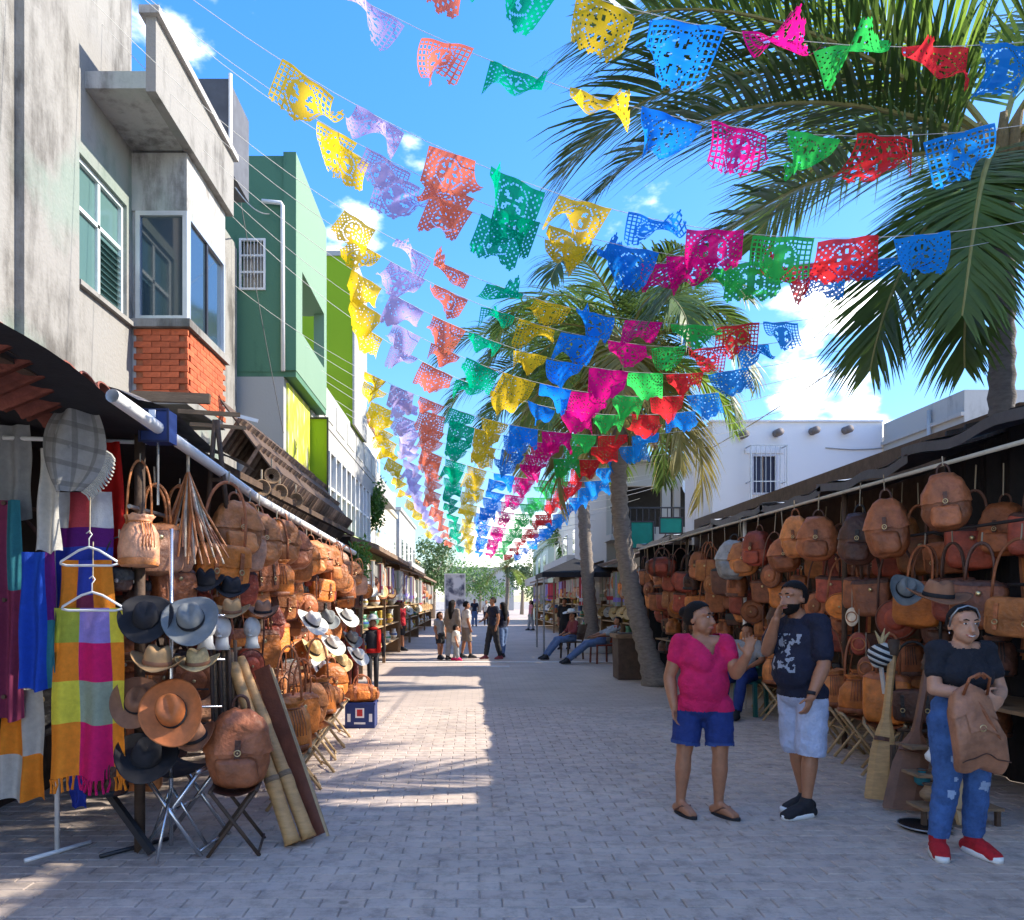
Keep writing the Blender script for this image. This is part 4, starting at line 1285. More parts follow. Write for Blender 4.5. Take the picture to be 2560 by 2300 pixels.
def tile_mesh(L, r, seed):
    rnd = random.Random(seed)
    mb = MB()
    n = 7
    vs, fs = [], []
    for i in range(2):
        for j in range(n + 1):
            q = math.pi * j / n
            rr = r * (1 + .12 * (1 - i))
            for k in (rr, rr - .014):
                vs.append((i * L, math.cos(q) * k, math.sin(q) * k * .8))
    def id_(i, j, k): return i * (n + 1) * 2 + j * 2 + k
    for j in range(n):
        fs.append((id_(0, j, 0), id_(0, j + 1, 0), id_(1, j + 1, 0), id_(1, j, 0)))
        fs.append((id_(0, j, 1), id_(1, j, 1), id_(1, j + 1, 1), id_(0, j + 1, 1)))
        fs.append((id_(0, j, 0), id_(0, j, 1), id_(0, j + 1, 1), id_(0, j + 1, 0)))
    return MB().add(vs, fs).mesh('tile')
TILE = tile_mesh(.46, .085, 1)
def tiled_roof(root, y0, y1, xe, ze, xt, zt, mat_, seed, nrow):
    rnd = random.Random(seed)
    slope = math.atan2(zt - ze, xe - xt)
    Ls = math.hypot(zt - ze, xe - xt)
    deck = part(root, 'roof_deck', MB().add([(xe, y0, ze - .02), (xe, y1, ze - .02), (xt, y1, zt - .02), (xt, y0, zt - .02), (xe, y0, ze - .05), (xe, y1, ze - .05), (xt, y1, zt - .05), (xt, y0, zt - .05)],
                [(0, 1, 2, 3), (7, 6, 5, 4), (0, 4, 5, 1), (1, 5, 6, 2), (2, 6, 7, 3), (3, 7, 4, 0)]), wood_dark)
    y = y0 + .09
    while y < y1 - .05:
        for r_ in range(nrow):
            d = r_ * (Ls - .3) / max(1, nrow - 1) if nrow > 1 else 0
            p = Vector((xe - math.cos(slope) * d + .08, y + rnd.uniform(-.012, .012), ze + math.sin(slope) * d - .03 + .012 * r_))
            # tile local +X runs up the slope (towards the building)
            put('tile', TILE, mat_, deck, Matrix.Translation(p) @ Euler((0, slope + .05, math.pi + rnd.uniform(-.04, .04))).to_matrix().to_4x4())
        y += .19
    return deck
tiled_roof(ls, 3.0, 4.75, -2.2, 2.83, -3.78, 3.4, clay, 1, 5)
tiled_roof(ls, 9.0, 14.4, -2.32, 3.12, -2.98, 4.0, clay_old, 2, 3)
pat = part(ls, 'roof_patch', MB().grid(lambda s, t: Vector((-2.1 - 1.6 * s, 4.78 + 2.6 * t, 2.86 + .5 * s + .04 * math.sin(t * 9) + .03 * math.sin(s * 14 + t * 5))), 12, 12), M_('grey_sheet', (.24, .2, .17), .85, .4, 7))
for k, (a, b, w_) in enumerate(((P(132, 396, Y=5.4), P(210, 399, Y=5.4), .07), (P(178, 411, Y=6.1), P(240, 415, Y=6.1), .035), (P(190, 424, Y=6.3), P(246, 428, Y=6.3), .03), (P(226, 413, Y=6.6), P(258, 421, Y=6.6), .03))):
    tag(O('plank', MB().bar(a, b, w_ * .5, w_), wood if k != 3 else white_paint), ['thick brown plank lying across the left stall roof end', 'thin pole lying behind the thick plank on the stall roof', 'second thin pole on the stall roof, below the first', 'pale lath sticking out past the poles on the stall roof'][k], 'plank', 'planks on the left stall roof')
af = thing('wooden_trestle', 'narrow upright pair of dark poles standing above the white gutter', 'trestle', P(214, 500, Y=5.9))
for (u0, u1) in ((207, 215), (228, 217)):
    part(af, 'pole', MB().tube([P(u0, 520, Y=5.9), P(u1, 420, Y=5.9)], .02, 7), wood_dark, True)
part(af, 'crossbar', MB().bar(P(209, 480, Y=5.9), P(224, 480, Y=5.9), .03), wood_dark)
gut = [Vector((-1.95, Y, pipe_z(Y) + .02)) for Y in (4.12, 5, 6, 7, 8, 9.5, 11, 12.6)]
gp = thing('gutter_pipe', 'white plastic gutter pipe along the front of the left stall roof', 'pipe', gut[0])
part(gp, 'pipe', MB().tube(gut, .038, 12, cap=False), white_paint, True)
for Y in (5.2, 7.2, 9.4, 11.6):
    part(gp, 'bracket', MB().tube([Vector((-1.95, Y, pipe_z(Y) + .07)), Vector((-2.25, Y, pipe_z(Y) + .2))], .01, 5), dark_metal)
rolls = [(262, 488), (280, 492), (272, 476), (296, 500)]
for k, (u, v) in enumerate(rolls):
    p = P(u, v, X=-2.25)
    mb = MB()
    for i in range(5):
        q = torus((0, 0, 0), .085 - .012 * i, .010, 'y', 18, 5)
        mb.v += [tuple(Vector(x) + Vector((0, i * .01, 0))) for x in q.v]; o = len(mb.v) - len(q.v)
        mb.f += [tuple(z + o for z in f) for f in q.f]; mb.m += [0] * len(q.f)
    t = thing('rope_coil', 'coil of dark rope hung above the gutter, %s from the near end' % ORD[k], 'rope coil', p, .5, 'rope coils above the gutter')
    O('coil', mb, wood, t, True)
    O('tie', MB().tube([(0, .02, .1), (0, .02, .2)], .01, 5), rope, t)

# ---- blue box lamp on a thin pole
bb = thing('blue_box', 'navy blue box with a small white tag on a thin pole at the gutter', 'box', P(158, 560, Y=4.85))
a, b = P(144, 412, Y=4.78), P(172, 443, Y=4.78)
part(bb, 'housing', MB().span(a.x, b.x, 4.72, 4.86, b.z, a.z), M_('navy_plastic', (.012, .035, .16), .45, .1, 8))
part(bb, 'rim', frame_y(MB(), 4.722, a.x - .006, b.x + .006, b.z - .006, a.z + .006, .012, .012), M_('navy_dark', (.008, .015, .06), .5))
part(bb, 'tag', MB().span(-2.0, -1.96, 4.70, 4.715, a.z - .05, a.z - .005), white_paint)
part(bb, 'pole', MB().tube([P(158, 443, Y=4.8), P(158, 505, Y=4.8)], .008, 6), steel)

# ---- clothes rack with shawls and scarves
rk = thing('clothes_rack', 'white steel clothes rack at the left edge carrying the scarves', 'rack', (-2.45, 4.75, 0))
part(rk, 'post', MB().tube([(-2.62, 4.8, .0), (-2.62, 4.8, 2.62)], .016, 8), white_paint, True)
part(rk, 'post', MB().tube([(-2.14, 4.9, .0), (-2.14, 4.9, 2.62)], .013, 8), steel, True)
part(rk, 'top_bar', MB().tube([(-2.95, 4.78, 2.62), (-2.1, 4.92, 2.62)], .014, 8), white_paint, True)
part(rk, 'foot', MB().tube([(-2.72, 4.62, .015), (-2.5, 4.98, .015)], .014, 8), white_paint, True)
part(rk, 'foot', MB().tube([(-2.3, 4.7, .015), (-2.02, 5.05, .015)], .014, 8), dark_metal, True)
part(rk, 'brace', MB().bar((-2.45, 4.85, .55), (-2.0, 4.75, .02), .04), dark_metal)

def cloth(name, col, rough=.85):
    return M_('cloth_' + name, col, rough, .14, 30, bump=.25, bscale=120, trans=.2, rnd=.05)
def scarf(name, label, u0, u1, v0, v1, Y, rows_, cols, pal, fold=.03, nf=4.0, flare=0.0, fringe=None, cat='scarf', seed=1, skew=0.0):
    """hanging cloth; pal[row][col] names the woven block colours"""
    a, b = P(u0, v0, Y=Y), P(u1, v1, Y=Y)
    wd, ht = b.x - a.x, a.z - b.z
    t = thing(name, label, cat, ((a.x + b.x) / 2, Y, b.z), group='scarves and shawls on the rack')
    keys = []
    for r_ in pal:
        for k in r_:
            if k not in keys: keys.append(k)
    NU, NV = 36, 44
    def fn(s, q):
        x = (s - .5) * wd * (1 + flare * q) + skew * q * wd
        y = fold * math.sin(s * nf * 6.283 + seed + q * .8) * (.4 + .6 * q) + .01 * math.sin(q * 9 + s * 5)
        return Vector((x, y, ht * (1 - q) - .012 * math.sin(s * 9 + seed) * q))
    def mi(i, j):
        s, q = (i + .5) / NU, (j + .5) / NV
        r_ = max(k for k in range(len(rows_)) if q >= rows_[k])
        c = max(k for k in range(len(cols)) if s >= cols[k])
        return keys.index(pal[r_][min(c, len(pal[r_]) - 1)])
    mats = [MATS['cloth_' + k] for k in keys]
    cl = O('cloth', MB().grid(fn, NU, NV, mi=mi), mats, t, True)
    if fringe:
        for i in range(18):
            s = (i + .5) / 18
            p = fn(s, 1)
            m = MB().tube([p, p + Vector((.006 * math.sin(i), .004, -.035)), p + Vector((.012 * math.sin(i * 2.3), 0, -.085))], [.010, .006, .009], 5)
            k = keys[mi(int(s * NU), NV - 1)]
            O('tassel', m, MATS['cloth_' + k], cl)
    return t
for k, c in {'yellow': (.74, .66, .06), 'orange': (.86, .27, .02), 'magenta': (.66, .01, .14), 'lavender': (.30, .24, .62), 'lime': (.36, .42, .05), 'sage': (.30, .36, .27), 'purple': (.12, .01, .18), 'blue': (.03, .06, .42), 'royal': (.01, .07, .50),
             'white': (.62, .66, .70), 'coral': (.58, .07, .09), 'red': (.62, .015, .01), 'plum': (.22, .03, .08), 'teal': (.03, .20, .25), 'greyA': (.22, .22, .21), 'greyB': (.32, .32, .31), 'greyC': (.17, .17, .165), 'cream': (.55, .53, .47)}.items():
    cloth(k, c)
scarf('scarf', 'maroon and teal garment hanging at the left frame edge, left of the royal blue cloth', -8, 20, 500, 720, 4.7, [0, .4], [0, .5], [['plum', 'teal'], ['plum', 'plum']], .03, 2.0, .1, seed=14)
scarf('scarf', 'pale grey garment hanging at the left frame edge below the tiles', -6, 30, 425, 520, 4.8, [0], [0], [['greyB']], .03, 2.0, .1, seed=15)
scarf('scarf', 'long orange and cream garment low at the left frame edge', 2, 44, 690, 800, 4.8, [0, .6], [0, .5], [['orange', 'cream'], ['cream', 'orange']], .03, 2.0, .1, seed=16)
scarf('scarf', 'bright plaid scarf in yellow, orange and magenta blocks with an orange fringe', 53, 123, 608, 778, 4.58, [0, .2, .43, .68], [0, .36, .80],
      [['lime', 'lavender', 'yellow'], ['orange', 'magenta', 'orange'], ['yellow', 'sage', 'yellow'], ['orange', 'magenta', 'orange']], .034, 2.2, .12, True, seed=2)
scarf('scarf', 'orange and plum scarf behind the plaid one, below the upper hanger', 62, 112, 560, 700, 4.66, [0, .25, .6], [0, .3, .62], [['orange', 'blue', 'orange'], ['orange', 'plum', 'orange'], ['lime', 'plum', 'yellow']], .025, 2.5, .2, seed=4)
scarf('scarf', 'blue scarf with purple, coral and white bands above the hangers', 57, 112, 492, 612, 4.70, [0, .3, .46], [0, .22, .62], [['white', 'coral', 'white'], ['purple', 'purple', 'purple'], ['blue', 'blue', 'blue']], .02, 2.4, .05, seed=6)
scarf('scarf', 'plain red scarf hanging right of the banded blue one', 92, 121, 442, 578, 4.82, [0], [0], [['red']], .03, 1.6, .25, seed=8, skew=.15)
scarf('shawl', 'white knitted shawl at the far left edge', 40, 57, 448, 552, 4.52, [0], [0], [['cream']], .025, 1.5, .5, seed=9, cat='shawl')
scarf('scarf', 'royal blue cloth at the far left edge below the white shawl', 22, 56, 552, 690, 4.60, [0, .5], [0, .7], [['royal', 'purple'], ['royal', 'teal']], .03, 2.0, .1, seed=10)
scarf('scarf', 'dark blue cloth end hanging below the plaid scarf fringe', 68, 90, 770, 808, 4.95, [0], [0], [['blue']], .02, 1.6, -.3, seed=12)
# grey plaid shawl folded over its loop
sw = thing('shawl', 'grey checked wool shawl with a ragged fringe under the tiled eave', 'shawl', P(76, 490, Y=4.45), group='scarves and shawls on the rack')
def shfn(s, q):
    c = P(78 - 8 * q, 404 + 88 * q, Y=4.45)
    hw = (6 + 28 * math.sin(math.pi * min(1, .08 + .86 * q)) ** .8) / F * 4.45
    return Vector((c.x + (s - .5) * 2 * hw, 4.45 + .03 * math.sin(s * 9 + q * 3) - .05 * math.sin(math.pi * s), c.z - .10 * (s - .5) * math.sin(math.pi * q))) - Vector(sw.location)
body_ = O('cloth', MB().grid(shfn, 30, 36, mi=lambda i, j: 1 if (i % 8 in (0, 1)) and (j % 8 in (0, 1)) else (2 if (i % 8 in (0, 1)) or (j % 8 in (0, 1)) else 0)), [MATS['cloth_greyB'], MATS['cloth_greyC'], MATS['cloth_greyA']], sw, True)
for i in range(26):
    q = .45 + .55 * i / 25
    p = shfn(1, q)
    O('tassel', MB().tube([p, p + Vector((.03, .0, -.02)), p + Vector((.05 + .01 * math.sin(i * 3), 0, -.05))], .006, 4), MATS['cloth_cream'], body_)
O('loop', MB().tube([P(62, 420, Y=4.4) - Vector(sw.location), P(57, 432, Y=4.4) - Vector(sw.location), P(60, 446, Y=4.4) - Vector(sw.location), P(69, 448, Y=4.4) - Vector(sw.location), P(73, 436, Y=4.42) - Vector(sw.location), P(70, 414, Y=4.42) - Vector(sw.location)], .014, 6), MATS['cloth_greyB'], sw, True)
for k, (u, v, sc) in enumerate(((89, 547, 1.0), (92, 592, 1.05))):
    hg = thing('coat_hanger', 'white plastic coat hanger, %s of the two on the scarves' % ('upper', 'lower')[k], 'hanger', P(u, v, Y=4.50))
    s = sc
    O('shoulders', MB().tube([(-.17 * s, 0, -.10), (-.165 * s, 0, -.085), (-.06 * s, 0, -.02), (0, 0, 0), (.06 * s, 0, -.02), (.165 * s, 0, -.085), (.17 * s, 0, -.10), (.13 * s, 0, -.11), (-.13 * s, 0, -.11), (-.17 * s, 0, -.10)], .0075, 6), white_paint, hg, True)
    O('hook', MB().tube([(0, 0, 0), (0, 0, .05), (.018, 0, .075), (.004, 0, .095), (-.016, 0, .08)], .004, 6), white_paint, hg, True)
    O('cord', MB().tube([(0, .01, .08), (-.008, .03, .3)], .004, 5), rope, hg)

# ---- hats on a rack
hr = thing('hat_rack', 'steel hat rack on tripod legs near the front of the left stall', 'rack', (-1.90, 4.80, 0))
hx, hy = -1.90, 4.80
part(hr, 'post', MB().tube([(hx, hy, .05), (hx, hy, 2.05)], .014, 8), steel, True)
for q in (0, 2.1, 4.2):
    part(hr, 'leg', MB().tube([(hx, hy, .42), (hx + .22 * math.cos(q + .5), hy + .22 * math.sin(q + .5), .01)], .011, 7), steel, True)
for (z, ln) in ((1.50, .36), (1.22, .36), (.92, .34), (.68, .3)):
    part(hr, 'arm', MB().tube([(hx - ln, hy - .05, z), (hx + ln * .9, hy + .05, z)], .008, 6), steel, True)
part(hr, 'wire_panel', MB().span(hx - .4, hx + .2, hy + .1, hy + .105, 1.02, 1.03).span(hx - .4, hx + .2, hy + .1, hy + .105, .8, .81), dark_metal)
# (bearing u, v, distance, felt, tilt towards the viewer, tilt sideways, scale, wide, words)
HATS = [(146, 618, 4.62, 'black', .85, .1, 1.05, True, 'black felt hat at the upper left of the hat rack'), (191, 620, 4.66, 'grey', .80, -.15, 1.12, True, 'grey felt hat with a wide brim on the hat rack'),
        (157, 664, 4.56, 'tan', .12, .12, 1.15, False, 'tan leather hat in the middle of the hat rack'), (198, 664, 4.68, 'straw', .15, -.05, 1.0, False, 'straw coloured hat right of the tan hat'),
        (137, 702, 4.62, 'brown', .9, .3, 1.0, True, 'brown striped hat low at the left of the rack'), (172, 712, 4.50, 'orange brown', 1.05, -.35, 1.2, True, 'large orange brown leather hat tipped towards the viewer'),
        (146, 757, 4.62, 'black', .55, .25, 1.2, True, 'black hat lowest on the rack'), (196, 738, 4.75, 'brown', .3, -.3, 1.0, False, 'brown hat beside the big backpack'),
        (232, 612, 5.35, 'tan', .2, .0, .95, False, 'small tan hat behind the grey hat'), (263, 612, 5.75, 'brown', .2, 0, .9, False, 'small brown hat behind the small tan hat'),
        (231, 590, 5.6, 'black', .3, .1, 1.0, False, 'black hat in the shade above the small tan hat'), (205, 582, 5.5, 'black', .4, .1, 1.0, False, 'dark hat below the hanging strips')]
for (u, v, Y, col, tx, ty, sc, wide, lab) in HATS:
    hat_at(P(u, v, Y=Y), col, .25, lab, sc * .78, (tx, ty), wide, 'brown' if col in ('tan', 'straw') else 'black', group='hats on the left stall')
for k, (u, v, Y) in enumerate(((222, 641, 5.3), (252, 640, 5.7), (206, 640, 4.95))):
    dh = thing('hat_mannequin', 'white display head, %s' % ('under the small tan hat', 'under the small brown hat', 'small and bright beside the straw hat')[k], 'display head', P(u, v, Y=Y), group='white display heads')
    O('head', MB().ell((0, 0, .09), (.062, .075, .085), 14, 10), felt['white'], dh, True)
    O('neck', MB().lathe([(.06, -.06), (.045, -.02), (.042, .04)], 14), felt['white'], dh, True)
    O('face', MB().ell((0, -.07, .075), (.012, .016, .02), 8, 6).ell((0, -.06, .035), (.02, .012, .01), 8, 6), felt['white'], dh, True)

# ---- bundle of leather strips (whips) fanning out from one hook
wp = thing('whip_bundle', 'fan of brown leather whips tied together below the gutter', 'whips', P(188, 470, Y=5.25))
rnd = random.Random(9)
for i in range(34):
    s = (i + .5) / 34
    tgt = P(148 + 82 * s, 556 + 10 * math.sin(i * 2.1), Y=5.25 - .15 * math.sin(math.pi * s) + rnd.uniform(-.05, .05)) - Vector(wp.location)
    mid = tgt * .5 + Vector((rnd.uniform(-.02, .02) - (s - .5) * .06, 0, .0))
    O('strand', MB().tube([(0, 0, 0), mid * .55, mid + Vector((0, 0, .0)), tgt], [.006, .008, .009, .006], 5), LEATHER[['tan', 'brown', 'pale tan', 'cream'][i % 4]], wp)
O('tie', MB().tube([(0, 0, -.02), (.0, 0, .14)], .012, 6), rope, wp)

# ---- bamboo rain sticks and plank leaning on the stool
bam = M_('bamboo', (.52, .29, .11), .5, .25, 10, bump=.15, stretch=(1, 1, 4))
for k, (u0, v0, y0_, u1, v1, y1_, r_) in enumerate(((293, 846, 4.93, 233, 664, 5.35, .05), (309, 838, 5.0, 240, 658, 5.42, .048))):
    A, B = P(u0, v0, Y=y0_), P(u1, v1, Y=y1_)
    A.z = max(A.z, .02)
    t = thing('bamboo_tube', 'leaning bamboo rain stick, %s of the pair' % ('left', 'right')[k], 'bamboo tube', A)
    pts, rad = [], []
    for i in range(25):
        f = i / 24
        pts.append((B - A) * f)
        node = 1.12 if i in (0, 7, 8, 15, 16, 23) else 1
        rad.append(r_ * (1 - .25 * f) * node)
    O('cane', MB().tube(pts, rad, 12), bam, t, True)
    O('binding', MB().tube([(B - A) * .32, (B - A) * .35], r_ * 1.03, 12), wood, t, True)
A, B = P(318, 826, Y=5.1), P(262, 668, Y=5.5)
A.z = .02
pk = thing('carved_board', 'dark reddish carved board leaning beside the bamboo', 'board', A)
O('board', MB().bar((0, 0, 0), B - A, .12, .025, up=(0, 1, 0)), M_('red_wood', (.16, .045, .02), .45, .4, 8, bump=.15), pk)
O('edge_strip', MB().bar(Vector((.07, -.01, 0)), B - A + Vector((.07, -.01, 0)), .014, .03, up=(0, 1, 0)), wood_pale, pk)
stk = thing('stick_bundle', 'bundle of dark grey walking sticks standing behind the bamboo', 'sticks', P(220, 760, Y=5.3))
for i in range(9):
    u = 211 + i * 3
    part(stk, 'stick', MB().tube([P(u + 4, 790, Y=5.3 + .03 * (i % 3)), P(u, 640 + 4 * (i % 4), Y=5.3 + .03 * (i % 3))], .014, 6), [wood_dark, wood, wood_dark][i % 3], True)

# ---- big backpack on a dark folding stool
p = P(237, 786, Y=4.9)
stool_at((p.x, p.y, 0), 1.75, 'dark wooden folding stool under the large backpack', wood_dark, LEATHER['dark brown'], .93)
sit_at(BACK, (p.x, p.y, .40), 'brown', .25, 1.14, 'large brown leather backpack with a round brass clasp on a folding stool', trim='dark brown')
p = P(186, 800, Y=4.98)
stool_at((p.x, p.y, 0), 1.5, 'steel folding stand with thin legs under the hat rack', steel, black_cloth, 1.2)

# ---- rows of bags on the left stall
rnd = random.Random(21)
warm = ['orange', 'tan', 'brown', 'orange', 'pale tan', 'reddish brown', 'tan', 'brown']
def row_left(Ys, X, top, protos, sc, where, group, cols, yaw=.75, jitter=.05, pipe=False):
    for i, Y in enumerate(Ys):
        pr = protos[i % len(protos)] if rnd.random() < .7 else rnd.choice(protos)
        col = rnd.choice(cols)
        s = sc * rnd.uniform(.88, 1.1)
        z = (pipe_z(Y) - .02 if pipe else top) + rnd.uniform(-.05, .02)
        kind = pr.name.replace('_', ' ')
        hang_at(pr, (X + rnd.uniform(-jitter, jitter), Y, z - rnd.uniform(0, .1)), col, yaw + rnd.uniform(-.35, .35), s, '%s %s %s, %s from the near end' % (col, kind, where, ORD[i]), group, cord_to=z + .02)
def span_(a, b, st):
    out, y = [], a
    while y < b:
        out.append(y); y += st * rnd.uniform(.85, 1.15)
    return out
row_left(span_(5.7, 12.6, .34), -1.90, 0, [SATCH, BACK, TOTE, BACK2, ROUND, BUCK], .98, 'on the gutter', 'bags hanging along the white gutter', ['orange', 'tan', 'orange', 'pale tan', 'brown', 'tan'], pipe=True)
row_left(span_(4.75, 5.6, .3), -2.12, 2.5, [BUCK, TOTE, BUCK], .95, 'beside the red scarf', 'bags beside the red scarf', ['pale tan', 'tan'], .5)
row_left(span_(5.3, 13.4, .36), -2.06, 2.16, [TOTE, ROUND, POUCH, SATCH, BUCK], .9, 'in left stall row two', 'second row of bags on the left stall', ['brown', 'reddish brown', 'tan', 'dark brown', 'orange'])
row_left(span_(5.6, 13.4, .36), -2.10, 1.66, [TOTE, BACK, TOTE2, POUCH, ROUND], .95, 'in left stall row three', 'third row of bags on the left stall', ['orange', 'reddish brown', 'brown', 'tan', 'orange'])
row_left(span_(6.0, 13.4, .40), -2.12, 1.20, [POUCH, SATCH, BUCK, TOTE], .85, 'in left stall row four', 'fourth row of bags on the left stall', ['brown', 'pale tan', 'tan', 'dark brown'])
row_left(span_(4.9, 13.2, .62), -2.85, 2.25, [TOTE, SATCH, BACK], 1.05, 'on the left stall back rail', 'bags at the back of the left stall', ['dark brown', 'brown', 'reddish brown'])
row_left(span_(5.0, 13.2, .66), -2.85, 1.45, [TOTE2, ROUND, BACK2], 1.05, 'low at the left stall back', 'bags at the back of the left stall', ['dark brown', 'brown', 'black'])
row_left(span_(4.75, 5.9, .28), -2.24, 2.02, [POUCH, TOTE, SATCH], .85, 'behind the hat rack at head height', 'bags behind the hat rack', ['brown', 'tan', 'dark brown', 'reddish brown'], .4)
row_left(span_(4.7, 5.9, .3), -2.24, 1.52, [TOTE, POUCH, BUCK], .85, 'behind the hat rack at waist height', 'bags behind the hat rack', ['brown', 'tan', 'reddish brown'], .4)
row_left(span_(4.7, 5.9, .3), -2.24, 1.05, [BUCK, SATCH, TOTE2], .8, 'low behind the hat rack', 'bags behind the hat rack', ['brown', 'dark brown', 'tan'], .4)
# pale hats and pots towards the far end of the left stall
for k in range(9):
    Y = 8.6 + k * .42
    hat_at(P(0, 0, Y=1) * 0 + Vector((-1.86 + rnd.uniform(-.06, .06), Y, (1.35, 1.0, .72)[k % 3])), ['white', 'straw', 'white', 'grey'][k % 4], .7, '%s hat among the left stall bags, %s from the near end' % (['white', 'straw', 'white', 'grey'][k % 4], ORD[k]), 1.0, (.6, .3), k % 2 == 0, 'black', group='pale hats on the left stall')
# bags standing on folding stools along the street edge
seats = [(5.95, -1.42), (6.55, -1.50), (7.15, -1.52), (7.75, -1.56), (8.35, -1.60), (8.95, -1.66)]
for k, (Y, X) in enumerate(seats):
    stool_at((X, Y, 0), 1.75 + .15 * (k % 3), 'pale folding stool of the left stall, %s from the near end' % ORD[k], wood_pale, LEATHER['tan'], 1.0)
    sit_at([BUCK, TOTE, BACK, BUCK, DUFF, BACK2][k], (X, Y, .43), ['orange', 'orange', 'tan', 'orange', 'tan', 'orange'][k], .7 + .2 * math.sin(k * 2), [1.15, 1.05, .95, 1.1, .8, .95][k], '%s leather %s on a left stall stool, %s from the near end' % (['orange', 'orange', 'tan', 'orange', 'tan', 'orange'][k], ['bucket bag', 'tote', 'backpack', 'bucket bag', 'duffel', 'backpack'][k], ORD[k]), 'bags on stools at the left stall')
    if k in (0, 2, 3):
        sit_at(POUCH, (X - .25, Y - .1, .47), 'brown', .9, 1.0, 'small brown pouch beside the %s stool bag of the left stall' % ORD[k], 'small pouches at the left stall')

# ---- crate with a bag on it, dressed display figures
cr = thing('plastic_crate', 'dark blue plastic drinks crate with white hand slots at the end of the left stall', 'crate', (-1.40, 9.62, 0))
navy = MATS['navy_plastic']
x0, x1, y0_, y1_, hh = -.185, .185, -.14, .14, .32
O('base', MB().span(x0, x1, y0_, y1_, 0, .03), navy, cr)
O('side', MB().span(x0, x1, y0_, y0_ + .02, .03, hh), navy, cr)
O('side', MB().span(x0, x1, y1_ - .02, y1_, .03, hh), navy, cr)
O('side', MB().span(x0, x0 + .02, y0_ + .02, y1_ - .02, .03, hh), navy, cr)
O('side', MB().span(x1 - .02, x1, y0_ + .02, y1_ - .02, .03, hh), navy, cr)
for (a, b, c, d) in ((-.155, -.115, .08, .18), (.115, .155, .08, .18), (-.07, .07, .05, .075)):
    O('hand_slot', MB().span(a, b, y0_ - .004, y0_ - .001, c, d), white_paint, cr)
O('emblem', MB().span(-.055, .055, y0_ - .004, y0_ - .001, .13, .25), white_paint, cr)
O('emblem', MB().span(-.035, .035, y0_ - .008, y0_ - .005, .15, .235), M_('red_print', (.5, .03, .03), .5), cr)
O('rim', MB().span(x0 - .01, x1 + .01, y0_ - .01, y0_, hh - .03, hh).span(x0 - .01, x1 + .01, y1_, y1_ + .01, hh - .03, hh), navy, cr)
sit_at(DUFF, (-1.40, 9.62, .31), 'orange', .35, .82, 'orange leather bag sitting on the blue crate', trim='brown')

def figure(label, loc, coat, scarfc, hatc, h=1.3, yaw=0.5):
    t = thing('display_figure', label, 'display figure', loc, yaw, 'dressed display figures')
    O('legs', MB().tube([(-.06, 0, 0), (-.06, 0, .55 * h)], [.035, .06], 8).tube([(.06, 0, 0), (.06, 0, .55 * h)], [.035, .06], 8), coat, t, True)
    O('torso', MB().lathe([(.10, .48 * h), (.13, .55 * h), (.12, .65 * h), (.16, .78 * h), (.13, .83 * h), (.045, .86 * h), (.04, .88 * h)], 14, Matrix.Diagonal((1, .65, 1, 1))), coat, t, True)
    O('head', MB().ell((0, 0, .93 * h), (.06, .07, .085), 12, 10), M_('figure_skin', (.35, .2, .13), .7), t, True)
    O('scarf', MB().lathe([(.05, .84 * h), (.09, .855 * h), (.085, .875 * h), (.05, .885 * h)], 12).box((.07, -.10, .70 * h), (.07, .02, .3 * h)), scarfc, t, True)
    for s in (-1, 1):
        O('arm', MB().tube([(s * .15, 0, .79 * h), (s * .2, -.02, .62 * h), (s * .17, -.06, .48 * h)], [.045, .038, .028], 8), coat, t, True)
    ht_ = O('sombrero', MB().lathe([(.17, .985 * h), (.18, 1.0 * h), (.08, .985 * h), (.075, 1.03 * h), (.04, 1.06 * h), (.005, 1.065 * h)], 18, cap=False), hatc, t, True)
    O('sash', MB().lathe([(.125, .535 * h), (.14, .55 * h), (.138, .58 * h), (.12, .595 * h)], 14, Matrix.Diagonal((1, .68, 1, 1)), cap=False), scarfc, t, True)
figure('dressed display figure in black with a red scarf and white hat beside the left stall', (-1.72, 13.2, 0), black_cloth, MATS['cloth_red'], felt['white'], 1.28)
figure('dressed display figure in brown with a red scarf, left of the black one', (-2.0, 12.7, 0), LEATHER['reddish brown'], MATS['cloth_red'], felt['straw'], 1.2)

# ---- right stall
rs = thing('market_stall', 'right hand leather stall with dark tarpaulins and a long pale rail', 'stall', (4.6, 11, 0))
for yy in (5.45, 8.2, 11.2, 14.2, 17.4):
    part(rs, 'post', MB().tube([(4.02, yy, -.01), (4.02, yy, 2.85)], .03, 8), white_paint if yy in (11.2,) else wood_dark, True)
part(rs, 'rail', MB().tube([(3.9, 5.15, 2.72), (3.9, 17.8, 2.78)], .018, 8), M_('pale_pole', (.52, .47, .38), .6, .2, 8), True)
for (x, z) in ((4.1, 2.2), (4.25, 1.72), (4.6, 2.1), (4.3, 1.2), (5.0, 2.3)):
    part(rs, 'rail', MB().tube([(x, 5.4, z), (x, 17.4, z)], .013, 6), dark_metal)
tarp_top = M_('tarpaulin', (.05, .055, .075), .45, .25, 5, bump=.2, bscale=20, spec=.5)
silver = M_('silver_tarpaulin', (.5, .52, .56), .4, .15, 5, bump=.2, bscale=20)
edges = [(4.7, 6.9), (6.8, 8.6), (8.5, 10.3), (10.2, 12.4), (12.3, 15.0), (14.9, 18.0)]
